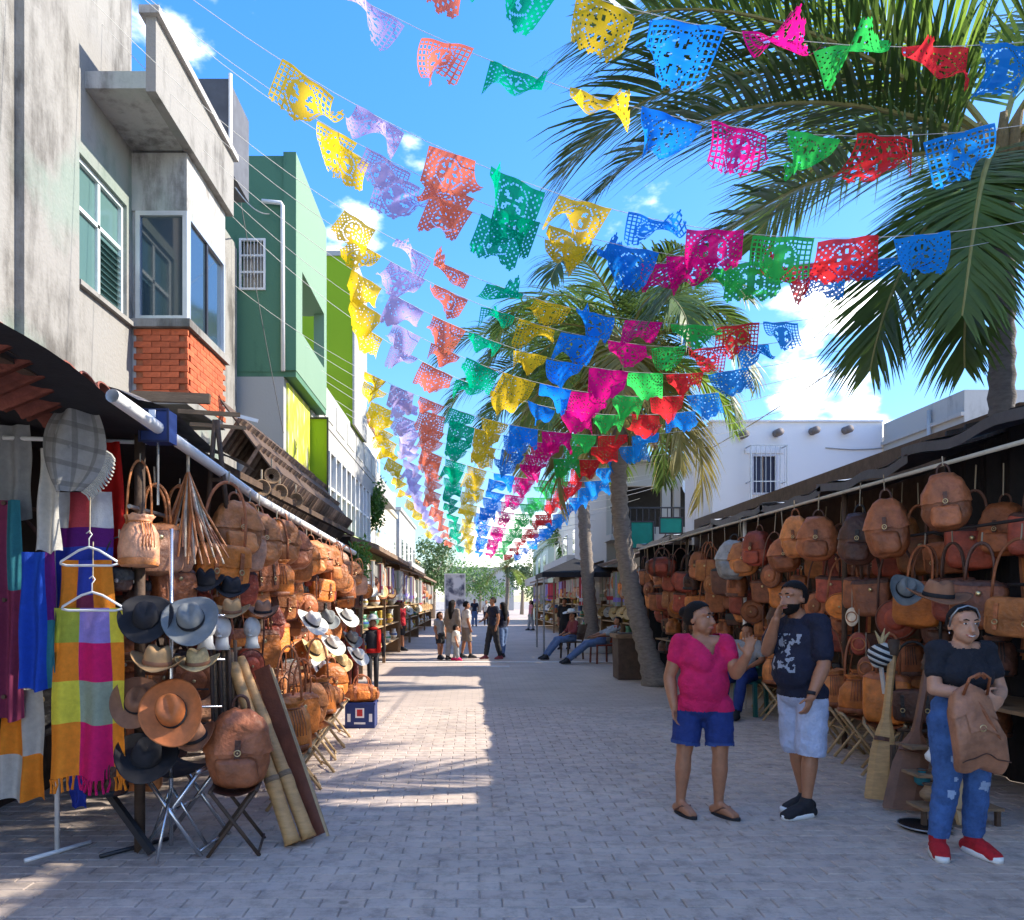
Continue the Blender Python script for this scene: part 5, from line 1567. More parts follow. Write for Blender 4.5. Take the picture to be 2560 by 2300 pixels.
for k, (ya, yb) in enumerate(edges):
    zz = 2.86 + .03 * (k % 2) + (.10 if k == 0 else 0)
    d0 = .09 * (k % 3)
    back_x = 4.85 if k < 2 else 5.25
    fn = lambda s, t, ya=ya, yb=yb, zz=zz, k=k, d0=d0, bx=back_x: Vector((3.90 + (bx - 3.90) * s, ya + (yb - ya) * t, zz + .22 * s - .05 * math.sin(math.pi * t) * (1 - .5 * s) + (.06 * (1 - t) if k == 0 else 0) - .04 * math.sin(math.pi * s) + .012 * math.sin(t * 17 + k)))
    tp = part(rs, 'tarpaulin', MB().grid(fn, 10, 16), tarp_top, True)
    sub(tp, 'tarpaulin_hem', MB().grid(lambda s, t, fn=fn: fn(0, t) + Vector((-.004, 0, .012 - .085 * s - .02 * math.sin(t * 11))), 2, 16), tarp_top, True)
    sub(tp, 'silver_top', MB().grid(lambda s, t, fn=fn: fn(s, t) + Vector((0, 0, .016)), 10, 16), silver, True)
part(rs, 'back_wall', MB().span(5.26, 5.33, 7.3, 18, 0, 3.5), wood_dark)  # height stretched past the tarpaulins to block stray sun
part(rs, 'back_cloth', MB().grid(lambda s, t: Vector((4.80 + .03 * math.sin(s * 50), 5.3 + 2.4 * s, 3.3 * t)), 40, 4), black_cloth)  # made overtall to close a sun gap behind the tarpaulins
part(rs, 'end_panel', MB().span(3.95, 4.9, 5.30, 5.33, 0, 1.9), grey_pl)
part(rs, 'shelf', MB().span(4.15, 5.0, 5.6, 17.2, .72, .75), wood)
part(rs, 'side_cloth', MB().grid(lambda s, t: Vector((3.95 + 1.3 * s, 17.9, 2.9 * t)), 4, 4), black_cloth)

def row_right(Ys, X, top, protos, sc, where, group, cols, yaw=-.7, jitter=.05, cordz=None, drop=(0, .1)):
    for i, Y in enumerate(Ys):
        pr = protos[i % len(protos)] if rnd.random() < .7 else rnd.choice(protos)
        col = rnd.choice(cols)
        s = sc * rnd.uniform(.88, 1.12)
        kind = pr.name.replace('_', ' ')
        hang_at(pr, (X + rnd.uniform(-jitter, jitter), Y, top - rnd.uniform(*drop)), col, yaw + rnd.uniform(-.35, .35), s, '%s %s %s, %s from the near end' % (col, kind, where, ORD[i]), group, cord_to=cordz or top + .02)
row_right(span_(5.7, 9.6, .36), 4.42, 2.60, [SATCH, TOTE, BACK2, TOTE2], 1.0, 'high behind the right rail', 'bags high behind the right rail', ['brown', 'brown', 'reddish brown', 'tan'], cordz=2.78)
# the four big rounded backpacks nearest the camera
for k, (u, v, hpx, col) in enumerate(((947, 503, 56, 'brown'), (889, 529, 58, 'brown'), (857, 540, 50, 'dark brown'), (797, 538, 40, 'tan'), (816, 540, 42, 'brown'))):
    X = 3.78
    c = P(u, v, X=X)
    s = hpx / F * c.y / .42
    hang_at(BACK if k % 2 else BACK2, (X, c.y, c.z + (.5 - .21) * s), col, -.55 - .1 * (k % 2), s, '%s rounded backpack corded under the right rail, %s from the near end' % (col, ORD[k]), 'rounded backpacks under the right rail', cord_to=2.74)
row_right(span_(9.4, 17.2, .46), 3.88, 2.62, [BACK, ROUND, TOTE, BACK2, BUCK], 1.05, 'on the rail of the right stall', 'bags on the rail of the right stall', ['brown', 'reddish brown', 'brown', 'tan', 'dark brown'], cordz=2.74, drop=(.02, .2))
row_right(span_(5.7, 17.2, .38), 4.05, 2.16, [SATCH, TOTE, POUCH, TOTE2, ROUND], 1.0, 'in right stall row two', 'second row of bags on the right stall', ['brown', 'reddish brown', 'tan', 'orange', 'brown'])
row_right(span_(5.7, 17.2, .42), 4.22, 1.68, [POUCH, BUCK, SATCH, BACK], .95, 'in right stall row three', 'third row of bags on the right stall', ['dark brown', 'brown', 'tan', 'reddish brown'])
row_right(span_(6.2, 17.2, .55), 4.28, 1.18, [TOTE, BUCK, POUCH], .95, 'low in the right stall', 'lowest hanging bags on the right stall', ['brown', 'dark brown', 'tan', 'black'])
row_right(span_(7.9, 17.0, .6), 4.95, 2.2, [TOTE, SATCH, BACK], 1.1, 'at the back of the right stall', 'bags at the back of the right stall', ['dark brown', 'black', 'brown'])
for i in range(64):
    Y = 5.55 + i * .18
    X = 4.55 + .12 * (i % 2)
    BELT.make('leather belt hanging in the dark back of the right stall', 'belt', (X, Y, 2.08 - 1.0 * (1.05 + .1 * math.sin(i))), -1.2 + .3 * math.sin(i * 2.7), 1.05 + .1 * math.sin(i), {'a': LEATHER[['brown', 'black', 'dark brown', 'reddish brown', 'tan'][i % 5]], 'm': steel}, 'belts at the back of the right stall')
# distinct pieces on the right stall
c = P(731, 560, X=3.72)
t = BACK.make('grey and black backpack hanging by itself on the right stall', 'backpack', c - Vector((0, 0, .28)), -.5, 1.35, {'a': LEATHER['grey'], 'b': LEATHER['black'], 'm': steel})
c = P(662, 566, X=3.70)
hang_at(DUFF, (c.x, c.y, c.z + .42), 'reddish brown', -.3, 1.35, 'big round reddish bag at the far end of the right stall rail', cord_to=2.76)
hat_at(P(938, 597, Y=5.9), 'brown', -.3, 'wide brimmed brown leather hat on the near end of the right stall', 1.15, (.15, .1), True, 'black')
hat_at(P(905, 590, Y=6.4), 'grey', -.3, 'small grey hat behind the wide brown hat on the right stall', .8, (.9, .3), False, 'black')
for k, (u, v, rr, m, lab) in enumerate(((852, 617, .085, LEATHER['cream'], 'cream round leather disc hanging in the right stall'), (859, 644, .10, LEATHER['reddish brown'], 'reddish oval leather disc below the cream one'), (866, 668, .10, LEATHER['brown'], 'brown oval leather disc lowest of the three'))):
    c = P(u, v, X=3.86)
    t = thing('leather_disc', lab, 'leather disc', c, -.9 + .2 * k)
    O('disc', MB().lathe([(.004, -.01), (rr * .9, -.01), (rr, 0), (rr * .9, .01), (.004, .012)], 22, Matrix.Diagonal((.8, 1, 1.15, 1)) @ Euler((R(90), 0, 0)).to_matrix().to_4x4(), cap=False), m, t, True)
    O('ring', torus((0, -.012, 0), rr * .6, .006, 'y', 18), LEATHER['tan'], t, True)
    O('cord', MB().tube([(0, 0, rr), (0, 0, rr + .25)], .004, 5), rope, t)
# orange bags on stools
for k, (u, v, Y, s) in enumerate(((884, 716, 7.0, 1.2), (858, 712, 7.55, 1.05), (838, 707, 8.1, 1.05), (822, 703, 8.7, 1.0), (776, 690, 10.2, 1.1), (768, 684, 11.2, 1.0))):
    p = P(u, v, Y=Y)
    stool_at((p.x, p.y, 0), 1.1 + .2 * (k % 3), 'pale folding stool of the right stall, %s from the near end' % ORD[k], wood_pale, LEATHER['brown'], 1.08)
    sit_at(BUCK if k else TOTE, (p.x, p.y, .47), ['orange', 'orange', 'tan', 'orange', 'tan', 'orange'][k], -.5, s * 1.05, '%s leather %s on a right stall stool, %s from the near end' % (['orange', 'orange', 'tan', 'orange', 'tan', 'orange'][k], 'bucket bag' if k else 'tote', ORD[k]), 'bags on stools at the right stall')
sit_at(SATCH, (3.95, 6.75, .52), 'dark brown', -.6, 1.0, 'dark brown satchel beside the nearest stool bag of the right stall')
stool_at((3.98, 6.75, 0), -.3, 'dark folding stool beside the carved paddles', wood_dark, LEATHER['dark brown'], 1.05)
# carved paddles leaning
def paddle(label, A, B, w0, w1, m):
    t = thing('carved_paddle', label, 'paddle', A)
    d = B - A
    prof = [(0, w1 * .92), (.02, w1), (.12, w1 * .98), (.30, w1 * .9), (.42, w1 * .66), (.5, w0 * 1.2), (.6, w0), (.9, w0), (.95, w0 * 1.7), (1, w0 * 1.3)]
    x = Vector((.93, -.37, 0))
    n_ = x.cross(d).normalized()
    mb = MB(); vs = []; fs = []
    for f, w_ in prof:
        c = d * f
        for (sx, sy) in ((-1, -.0), (-.5, -.5), (.5, -.5), (1, 0), (.5, .5), (-.5, .5)):
            vs.append(c + x * (sx * w_ / 2) + n_ * (sy * .035))
    k = len(prof)
    for i in range(k - 1):
        for j in range(6):
            fs.append((i * 6 + j, i * 6 + (j + 1) % 6, (i + 1) * 6 + (j + 1) % 6, (i + 1) * 6 + j))
    fs += [tuple(range(5, -1, -1)), tuple((k - 1) * 6 + j for j in range(6))]
    O('blade', mb.add(vs, fs), m, t)
    O('binding', MB().tube([d * .36, d * .385], w1 * .40, 10, flat=.4), LEATHER['dark brown'], t)
    O('grip', MB().tube([d * .9, d * 1.0], w0 * .75, 8), wood_dark, t, True)
A = P(878, 802, Y=6.02); A.z = .02
B = P(894, 640, Y=6.2)
paddle('pale carved wooden paddle leaning at the right stall', A, B, .06, .20, bam)
A = P(902, 815, Y=5.72); A.z = .02
paddle('dark carved wooden paddle in front of the pale one', A, P(930, 655, Y=5.95), .06, .27, M_('brown_board', (.17, .075, .04), .5, .35, 9, bump=.15))
A = P(958, 838, Y=5.1); A.z = .02
tag(O('wooden_plank', MB().bar(A + Vector((.25, .25, 0)), A + Vector((.2, .5, .75)), .2, .03), wood_pale), 'pale wooden plank leaning behind the woman in jeans', 'plank')
# striped rattle, small ornaments
c = P(881, 655, Y=6.25)
rt_ = thing('striped_mask', 'black and white striped carved ornament beside the paddles', 'ornament', c)
mb = MB()
for i in range(9):
    mb.mi = i % 2
    mb.lathe([(.095 * math.sin(math.pi * (i + .3) / 9.6) + .01, -.11 + .024 * i), (.095 * math.sin(math.pi * (i + 1.3) / 9.6) + .01, -.11 + .024 * (i + 1))], 18, Euler((.25, .35, 0)).to_matrix().to_4x4())
O('body', mb, [felt['white'], black_cloth], rt_, True)
O('feathers', MB().tube([(0, 0, .1), (-.05, 0, .2)], [.02, .004], 5).tube([(0, 0, .1), (.02, -.02, .22)], [.02, .004], 5).tube([(0, 0, .1), (.07, 0, .19)], [.02, .004], 5), felt['straw'], rt_)
O('tail_cloth', MB().bar((0, 0, -.1), (.03, 0, -.32), .05, .012), felt['white'], rt_)
rnd = random.Random(4)
for k, (u, v, Y) in enumerate(((933, 762, 5.55), (922, 785, 5.6), (938, 745, 5.75), (915, 742, 6.0), (946, 778, 5.5), (928, 800, 5.45), (943, 806, 5.4))):
    c = P(u, v, Y=Y)
    t = thing('small_ornament', 'small painted ornament on the low stand, %s from its left' % ORD[k], 'ornament', c, group='ornaments on the low stand')
    m = [white_paint, MATS['cloth_teal'], LEATHER['reddish brown'], wood_pale, white_paint, wood, bam][k]
    O('body', MB().lathe([(.03, 0), (.05, .02), (.055, .05), (.03, .085), (.025, .10), (.035, .115)], 12), m, t, True)
    O('rim', torus((0, 0, .115), .034, .005, 'z', 14), wood_dark, t, True)
st_ = thing('low_stand', 'low stepped wooden stand of ornaments behind the woman in jeans', 'stand', (3.5, 5.7, 0))
for i, (zz, yy) in enumerate(((.13, 5.35), (.33, 5.5), (.5, 5.68))):
    part(st_, 'step', MB().span(3.18 + .05 * i, 3.75, yy, yy + .22, zz - .02, zz), wood)
for (x, y) in ((3.2, 5.38), (3.72, 5.38), (3.25, 5.87), (3.72, 5.87)):
    part(st_, 'leg', MB().span(x - .015, x + .015, y - .015, y + .015, 0, .11 if y < 5.5 else .48), wood_dark)
tr = thing('black_tray', 'round black tray lying on the paving beside the paddles', 'tray', (3.17, 5.32, .0))
O('dish', MB().lathe([(.005, .008), (.12, .008), (.15, .02), (.17, .028), (.172, .022), (.15, .002), (.005, 0)], 26, cap=False), M_('black_lacquer', (.012, .012, .013), .25), tr, True)
O('rim', torus((0, 0, .026), .171, .006, 'z', 26), grey_metal, tr, True)

# ================================================================== FAR STALLS
def pot(seed):
    rnd = random.Random(seed)
    p = Proto('pottery_jar', .3, .3)
    a, b, c = rnd.uniform(.09, .14), rnd.uniform(.05, .08), rnd.uniform(.28, .42)
    p.part('body', MB().lathe([(.06, 0), (a * .9, c * .2), (a, c * .4), (a * .8, c * .65), (b, c * .85), (b * 1.25, c)], 16), 'a')
    p.part('painted_band', MB().lathe([(a * .93, c * .3), (a * 1.02, c * .4), (a * .93, c * .52)], 16, cap=False), 'b')
    return p
POTS = [pot(i) for i in range(3)]
pot_m = [M_('glaze_white', (.7, .7, .66), .3), M_('glaze_blue', (.05, .12, .35), .3), M_('terracotta', (.42, .17, .08), .7), M_('glaze_green', (.1, .28, .16), .3), M_('glaze_yellow', (.6, .42, .08), .3)]
def hung_cloth(label, c, w_, h_, m, m2, yaw, group):
    t = thing('hanging_textile', label, 'textile', c, yaw, group)
    O('cloth', MB().grid(lambda s, q: Vector(((s - .5) * w_, .03 * math.sin(s * 12), -h_ * q)), 14, 8, mi=lambda i, j: 1 if (i in (2, 11) or j == 6) else 0), [m, m2], t, True)
    O('hanging_rod', MB().tube([(-w_ / 2 - .03, 0, .01), (w_ / 2 + .03, 0, .01)], .012, 6), wood, t)
def far_stall(side, label, y0, y1, xf, seed, roofm, kinds, words):
    rnd = random.Random(seed)
    sg_ = 1 if side == 'left' else -1          # shelves open towards the street
    xb = xf - sg_ * 1.6
    t = thing('market_stall', label, 'stall', ((xf + xb) / 2, (y0 + y1) / 2, 0), group='stalls farther down the street')
    lo, hi = min(xf, xb), max(xf, xb)
    deck = part(t, 'roof', MB().add([(xf + sg_ * .35, y0, 2.62), (xf + sg_ * .35, y1, 2.62), (xb, y1, 3.25), (xb, y0, 3.25), (xf + sg_ * .35, y0, 2.72), (xf + sg_ * .35, y1, 2.72), (xb, y1, 3.35), (xb, y0, 3.35)],
         [(0, 1, 2, 3), (7, 6, 5, 4), (0, 4, 5, 1), (1, 5, 6, 2), (2, 6, 7, 3), (3, 7, 4, 0)]), roofm)
    part(t, 'back_wall', MB().span(xb - .03, xb + .03, y0, y1, 0, 3.2), wood)
    part(t, 'end_wall', MB().span(lo, hi, y1 - .05, y1, 0, 2.7), wood)
    for yy in (y0 + .1, (y0 + y1) / 2, y1 - .1):
        part(t, 'post', MB().span(xf - .04, xf + .04, yy - .04, yy + .04, 0, 2.66), wood)
    for z in (.45, .95, 1.45):
        part(t, 'shelf', MB().span(min(xf - sg_ * .55, xf), max(xf - sg_ * .55, xf), y0 + .15, y1 - .15, z - .03, z), wood_pale)
    part(t, 'rail', MB().tube([(xf, y0, 2.45), (xf, y1, 2.45)], .02, 6), wood_dark)
    k = 0
    yaw = sg_ * .8
    n = 0
    yy = y0 + .35
    while yy < y1 - .3:
        z = (.45, .95, 1.45)[k % 3]
        kind = kinds[k % len(kinds)]
        lab = '%s, %s from the near end' % (words, ORD[min(n, 29)])
        if kind == 'pot':
            i = rnd.randrange(3)
            POTS[i].make('glazed jar on ' + lab, 'jar', (xf - sg_ * .2, yy, z), 0, rnd.uniform(.9, 1.3), {'a': pot_m[rnd.randrange(5)], 'b': pot_m[rnd.randrange(5)]}, 'jars on the far stalls')
        elif kind == 'cloth':
            m, m2 = rnd.sample(['cream', 'white', 'sage', 'greyB', 'plum', 'lavender', 'coral'], 2)
            hung_cloth('woven textile hanging on ' + lab, (xf + sg_ * .06, yy, 2.42), rnd.uniform(.32, .6), rnd.uniform(.55, 1.05), MATS['cloth_' + (m if rnd.random() < .3 else 'cream')], MATS['cloth_' + m2], yaw + (0 if rnd.random() < .5 else sg_ * .3), 'textiles on the far stalls')
        elif kind == 'bag':
            col = rnd.choice(['tan', 'orange', 'brown', 'pale tan'])
            hang_at(rnd.choice([TOTE, BACK, ROUND]), (xf + sg_ * .05, yy, 2.4), col, yaw, 1.0, '%s bag on ' % col + lab, 'bags on the far stalls')
        else:
            c_ = rnd.choice(['white', 'straw', 'tan'])
            hat_at((xf + sg_ * .02, yy, (1.85, 1.25)[k % 2]), c_, yaw, '%s hat on ' % c_ + lab, 1.05, (.8, 0), True, 'black', 'hats on the far stalls')
        if k % 2 == 0:
            i = rnd.randrange(3)
            z2 = (.95, 1.45, .45)[(k // 2) % 3]
            POTS[i].make('small jar on ' + lab, 'jar', (xf - sg_ * .12, yy + .16, z2), 0, rnd.uniform(.7, 1.1), {'a': pot_m[rnd.choice([0, 0, 2, 3, 4])], 'b': pot_m[rnd.randrange(5)]}, 'jars on the far stalls')
        yy += (y1 - y0) / 26 * rnd.uniform(.8, 1.2)
        k += 1; n += 1
far_stall('left', 'far left stall with dark roof and bright textiles after the figures', 15.3, 23.5, -2.25, 1, clay_old, ['bag', 'cloth', 'hat', 'bag', 'pot', 'cloth'], 'the first far left stall')
far_stall('left', 'second far left stall with shelves of white jars', 24.2, 33, -2.35, 2, wood_dark, ['pot', 'pot', 'cloth', 'pot', 'hat'], 'the second far left stall')
far_stall('left', 'most distant stall on the left side', 34, 46, -2.5, 3, clay_old, ['cloth', 'hat', 'pot', 'bag'], 'the most distant left stall')
far_stall('right', 'far right stall with cream textiles behind the palm trunks', 18.6, 25.5, 4.35, 4, wood_dark, ['cloth', 'bag', 'bag', 'hat'], 'the far stall behind the palms')
far_stall('right', 'second far right stall under a dark roof', 26.5, 35.5, 4.1, 5, wood_dark, ['hat', 'cloth', 'pot', 'bag'], 'the second far right stall')
far_stall('right', 'most distant stall on the right side', 37, 48, 4.0, 6, clay_old, ['cloth', 'pot', 'hat'], 'the most distant right stall')
cp = thing('black_canopy', 'flat black canopy on thin poles over the far right stalls', 'canopy', (3.3, 24.5, 0))
mb = MB(); mb.add([(-1.15, -1.3, 2.45), (1.15, -1.3, 2.45), (1.15, 1.3, 2.45), (-1.15, 1.3, 2.45), (0, 0, 2.95)], [(0, 1, 4), (1, 2, 4), (2, 3, 4), (3, 0, 4)])
mb.add([(-1.15, -1.3, 2.45), (1.15, -1.3, 2.45), (1.15, -1.3, 2.3), (-1.15, -1.3, 2.3), (-1.15, 1.3, 2.45), (-1.15, 1.3, 2.3)], [(3, 2, 1, 0), (0, 4, 5, 3)])
O('canopy_cloth', mb, black_cloth, cp)
for (x, y) in ((-1.1, -1.25), (1.1, -1.25), (-1.1, 1.25), (1.1, 1.25)):
    O('pole', MB().tube([(x, y, 0), (x, y, 2.45)], .03, 6), grey_metal, cp)
pl = thing('wooden_planter', 'square brown wooden planter at the foot of the leaning palm', 'planter', (3.25, 15.6, 0))
O('box', MB().box((0, 0, .42), (.6, .6, .84), None, 1.04), wood_dark, pl)
O('rim', MB().box((0, 0, .87), (.72, .72, .08)), wood, pl)
O('soil', MB().box((0, 0, .915), (.56, .56, .02)), wood_dark, pl)
gp_ = thing('tree_kerb', 'low round kerb at the base of the straight palm', 'kerb', (3.72, 23.2, 0))
O('ring', MB().lathe([(.55, 0), (.55, .4), (.42, .42), (.40, .1)], 20, cap=False), grey_pl, gp_, True)
O('earth', MB().lathe([(.005, .36), (.41, .36)], 20, cap=False), wood_dark, gp_)
mp_ = thing('mural_panel', 'tall grey and white painted panel standing at the far left', 'panel', (P(455, 600, Y=36).x, 36, 0))
def M_mural2():
    m, n, l, b = _new('grey_mural')
    geo = n.new('ShaderNodeNewGeometry'); nz = n.new('ShaderNodeTexNoise'); nz.inputs['Scale'].default_value = 2.2; nz.inputs['Detail'].default_value = 4; l.new(geo.outputs['Position'], nz.inputs[0])
    cr_ = n.new('ShaderNodeValToRGB'); l.new(nz.outputs['Fac'], cr_.inputs[0])
    cr_.color_ramp.elements[0].position = .42; cr_.color_ramp.elements[0].color = (.08, .09, .14, 1); cr_.color_ramp.elements[1].position = .56; cr_.color_ramp.elements[1].color = (.7, .7, .72, 1)
    l.new(cr_.outputs[0], b.inputs['Base Color'])
    return m
O('board', MB().box((0, 0, 1.5), (.95, .08, 2.6)), M_mural2(), mp_)
O('frame', frame_y(MB(), -.04, -.5, .5, .15, 2.85, .05, .03), white_paint, mp_)
for x in (-.4, .4):
    O('leg', MB().box((x, .02, .1), (.08, .06, .22)), dark_metal, mp_)
# ================================================================== PEOPLE
def rz_(a): return Matrix.Rotation(a, 4, 'Z')
def cap_(mb, p0, r0, p1, r1, n=14):
    p0, p1 = Vector(p0), Vector(p1)
    d = p1 - p0
    L = d.length
    d = d / L if L > 1e-6 else Vector((0, 0, 1))
    pts, rad = [], []
    for i in range(5):
        q = math.pi / 2 * i / 4
        pts.append(p0 - d * r0 * math.cos(q)); rad.append(max(.0008, r0 * math.sin(q)))
    for i in range(1, 5):
        pts.append(p0.lerp(p1, i / 5)); rad.append(r0 + (r1 - r0) * i / 5)
    for i in range(5):
        q = math.pi / 2 * i / 4
        pts.append(p1 + d * r1 * math.sin(q)); rad.append(max(.0008, r1 * math.cos(q)))
    mb.tube(pts, rad, n)

def prim_mesh(prims, infl=0.0):
    mb = MB()
    for p in prims:
        if p[0] == 'c':
            cap_(mb, p[1], p[2] + infl, p[3], p[4] + infl)
        else:
            mb.ell(p[1], tuple(x + infl for x in p[2]), 18, 12, p[3] if len(p) > 3 else None)
    return mb

WORK = bpy.data.scenes.new('work')           # scratch scene, so growing a body does not re-evaluate the street
def skin(prims, voxel, infl=0.0, smooth=4, keep=None, name='body', crease=0.0):
    """one continuous surface grown over the given limbs"""
    me = prim_mesh(prims, infl).mesh('tmp')
    o = bpy.data.objects.new('tmp', me)
    WORK.collection.objects.link(o)
    m = o.modifiers.new('r', 'REMESH'); m.mode = 'VOXEL'; m.voxel_size = voxel; m.use_smooth_shade = True
    if smooth:
        s = o.modifiers.new('s', 'SMOOTH'); s.factor = .5; s.iterations = smooth
    with bpy.context.temp_override(scene=WORK, view_layer=WORK.view_layers[0]):
        dg = bpy.context.evaluated_depsgraph_get()
    out = bpy.data.meshes.new_from_object(o.evaluated_get(dg))
    bpy.data.objects.remove(o); bpy.data.meshes.remove(me)
    out.name = name
    if keep:
        bm = bmesh.new(); bm.from_mesh(out)
        bmesh.ops.delete(bm, geom=[f for f in bm.faces if not keep(f.calc_center_median())], context='FACES')
        bm.to_mesh(out); bm.free()
    if crease:
        co = [v.co.copy() for v in out.vertices]
        nm = [v.normal.copy() for v in out.vertices]
        flat_ = []
        for q, nn in zip(co, nm):
            k = noise.noise(Vector((q.x * 9, q.y * 9, q.z * 16 + q.x * 8))) + .6 * noise.noise(Vector((q.x * 24, q.y * 24, q.z * 30)))
            flat_ += list(q + nn * crease * k)
        out.vertices.foreach_set('co', flat_)
    out.materials.clear(); out.materials.append(None)
    out.polygons.foreach_set('use_smooth', [True] * len(out.polygons))
    return out

def hand(prims, w, d, nrm, right=True, curl=.35, s=1.0, spread=.10, thumb=.8):
    """palm, four unequal fingers bent at the knuckles and a thumb off the side of the palm"""
    w, d, nrm = Vector(w), Vector(d).normalized(), Vector(nrm)
    nrm = (nrm - d * nrm.dot(d)).normalized()
    sd = d.cross(nrm) * (1 if right else -1)
    Mx = Matrix((sd.to_4d(), d.to_4d(), nrm.to_4d(), (0, 0, 0, 1))).transposed()
    for i in range(3):
        Mx[3][i] = 0
    Mx[3][3] = 1
    Mx[0][3] = Mx[1][3] = Mx[2][3] = 0
    prims.append(('e', w + d * .045 * s, (.040 * s, .052 * s, .017 * s), Mx))
    for i, L in enumerate((.066, .074, .070, .054)):
        off = -.028 + .0187 * i
        b = w + d * .082 * s + sd * (-off) * s
        dd = (d + sd * (-off) * spread * 20).normalized()
        p = b
        for k, fr in enumerate((.45, .32, .25)):
            a = curl * (k + .6)
            dv = (dd * math.cos(a) + nrm * math.sin(a)).normalized()
            q = p + dv * L * fr * s
            prims.append(('c', p, (.0090 - .001 * k) * s, q, (.0083 - .001 * k) * s))
            p = q
    b = w + d * .02 * s + sd * .03 * s
    p1 = b + (d * .55 + sd * thumb + nrm * .25).normalized() * .042 * s
    p2 = p1 + (d * .9 + sd * thumb * .4 + nrm * .35).normalized() * .034 * s
    prims += [('c', b, .013 * s, p1, .0105 * s), ('c', p1, .0105 * s, p2, .009 * s)]

SKIN = {k: M_('skin_' + k, c, .42, .16, 22, bump=.12, bscale=160, rnd=.03, spec=.45) for k, c in {'warm': (.39, .17, .088), 'light': (.50, .255, .155), 'deep': (.25, .115, .065)}.items()}
for m in SKIN.values():
    b = m.node_tree.nodes['Principled BSDF']
    b.inputs['Subsurface Weight'].default_value = .08
    b.inputs['Subsurface Radius'].default_value = (.02, .008, .004)
HAIR = M_('dark_hair', (.010, .007, .006), .65, .5, 60, bump=.6, bscale=140, stretch=(1, 1, 3), spec=.2)
EYEW = M_('eye_white', (.7, .68, .66), .3, .02)
EYED = M_('iris', (.02, .012, .008), .2, .02)
LIPS = M_('lips', (.38, .13, .10), .4, .08)
def fabric(k, c, rough=.85, var=.22):
    return M_('fabric_' + k, c, rough, var, 13, bump=.5, bscale=60, rnd=.05)
TEETH = M_('teeth', (.75, .73, .68), .3, .02)

def rot_of(yaw, pitch=0.0, roll=0.0):
    return rz_(yaw) @ Euler((pitch, roll, 0)).to_matrix().to_4x4()

def head_prims(hc, yaw, pitch=0, roll=0, k=1.0):
    M = Matrix.Translation(hc) @ rot_of(yaw, pitch, roll)
    Rm = rot_of(yaw, pitch, roll)
    def w(x, y, z): return M @ Vector((x * k, y * k, z * k))
    E = lambda c, r: ('e', w(*c), tuple(q * k for q in r), Rm)
    pr = [E((0, .012, .03), (.073, .090, .083)), E((0, -.022, -.02), (.060, .068, .082)), E((0, -.048, -.072), (.036, .040, .036)), E((-.032, -.035, -.045), (.034, .04, .045)), E((.032, -.035, -.045), (.034, .04, .045)),
          ('c', w(0, -.085, .012), .009 * k, w(0, -.103, -.028), .015 * k), E((-.073, .012, -.012), (.009, .018, .028)), E((.073, .012, -.012), (.009, .018, .028)),
          E((-.034, -.066, .03), (.03, .018, .012)), E((.034, -.066, .03), (.03, .018, .012)), E((0, -.078, -.058), (.026, .016, .012))]
    return pr, w, M

def face(root, w, M, k, brow=True, smile=False, eyes=True):
    for s in (-1, 1):
        e = MB().ell(w(s * .030, -.0775, .012), (.0115 * k, .008 * k, .0048 * k), 10, 8)
        eo = O('eye', e, EYEW, root, True)
        O('iris', MB().ell(w(s * .030, -.0835, .012), (.0068 * k, .0045 * k, .0050 * k), 8, 6), EYED, eo, True)
        if brow:
            O('eyebrow', MB().tube([w(s * .014, -.088, .032), w(s * .030, -.087, .037), w(s * .047, -.074, .031)], [.003 * k, .0045 * k, .0025 * k], 6), HAIR, root, True)
    dz = .007 if smile else 0.0
    O('lips', MB().tube([w(-.026, -.078, -.058 + dz), w(-.012, -.091, -.060), w(0, -.094, -.061), w(.012, -.091, -.060), w(.026, -.078, -.058 + dz)], [.003 * k, .007 * k, .008 * k, .007 * k, .003 * k], 8), LIPS, root, True)
    if smile:
        O('teeth', MB().tube([w(-.017, -.091, -.0575), w(0, -.1005, -.0605), w(.017, -.091, -.0575)], .0042 * k, 6), TEETH, root, True)

def torso_prims(J, B, yaw):
    Rm = rz_(yaw)
    p, c = Vector(J['pelvis']), Vector(J['chest'])
    wst = p.lerp(c, .45) + Vector(J.get('belly_off', (0, 0, 0)))
    pr = [('e', p, (B['hip'], B.get('hipd', .115), .13), Rm), ('e', wst, (B['waist'], B.get('waistd', .11), .19), Rm), ('e', c, (B['chest'], B.get('chestd', .105), .17), Rm),
          ('c', J['shA'], B.get('shr', .055), J['shB'], B.get('shr', .055)), ('c', Vector(J['neck']) - Vector((0, 0, .06)), .075, Vector(J['neck']) + Vector((0, 0, .0)), .05)]
    if B.get('bust'):
        for s in (-1, 1):
            pr.append(('e', c + Rm @ Vector((s * .07, -B.get('chestd', .105) * .72, -.03)), (.07 * B['bust'], .06 * B['bust'], .065 * B['bust']), Rm))
    return pr

def limb_prims(J, B):
    ar, lr = B.get('arm', 1.0), B.get('leg', 1.0)
    pr = []
    for s in 'AB':
        sh, el, wr = Vector(J['sh' + s]), Vector(J['el' + s]), Vector(J['wr' + s])
        pr += [('c', sh, .052 * ar, el, .040 * ar), ('c', el, .040 * ar, el.lerp(wr, .3), .042 * ar), ('c', el.lerp(wr, .3), .042 * ar, wr, .026 * ar)]
        hp, kn, an = Vector(J['hip' + s]), Vector(J['kn' + s]), Vector(J['an' + s])
        pr += [('c', hp, .090 * lr, kn, .052 * lr), ('c', kn, .050 * lr, kn.lerp(an, .3), .055 * lr), ('c', kn.lerp(an, .3), .055 * lr, kn.lerp(an, .75), .037 * lr), ('c', kn.lerp(an, .75), .037 * lr, an, .031 * lr)]
    return pr

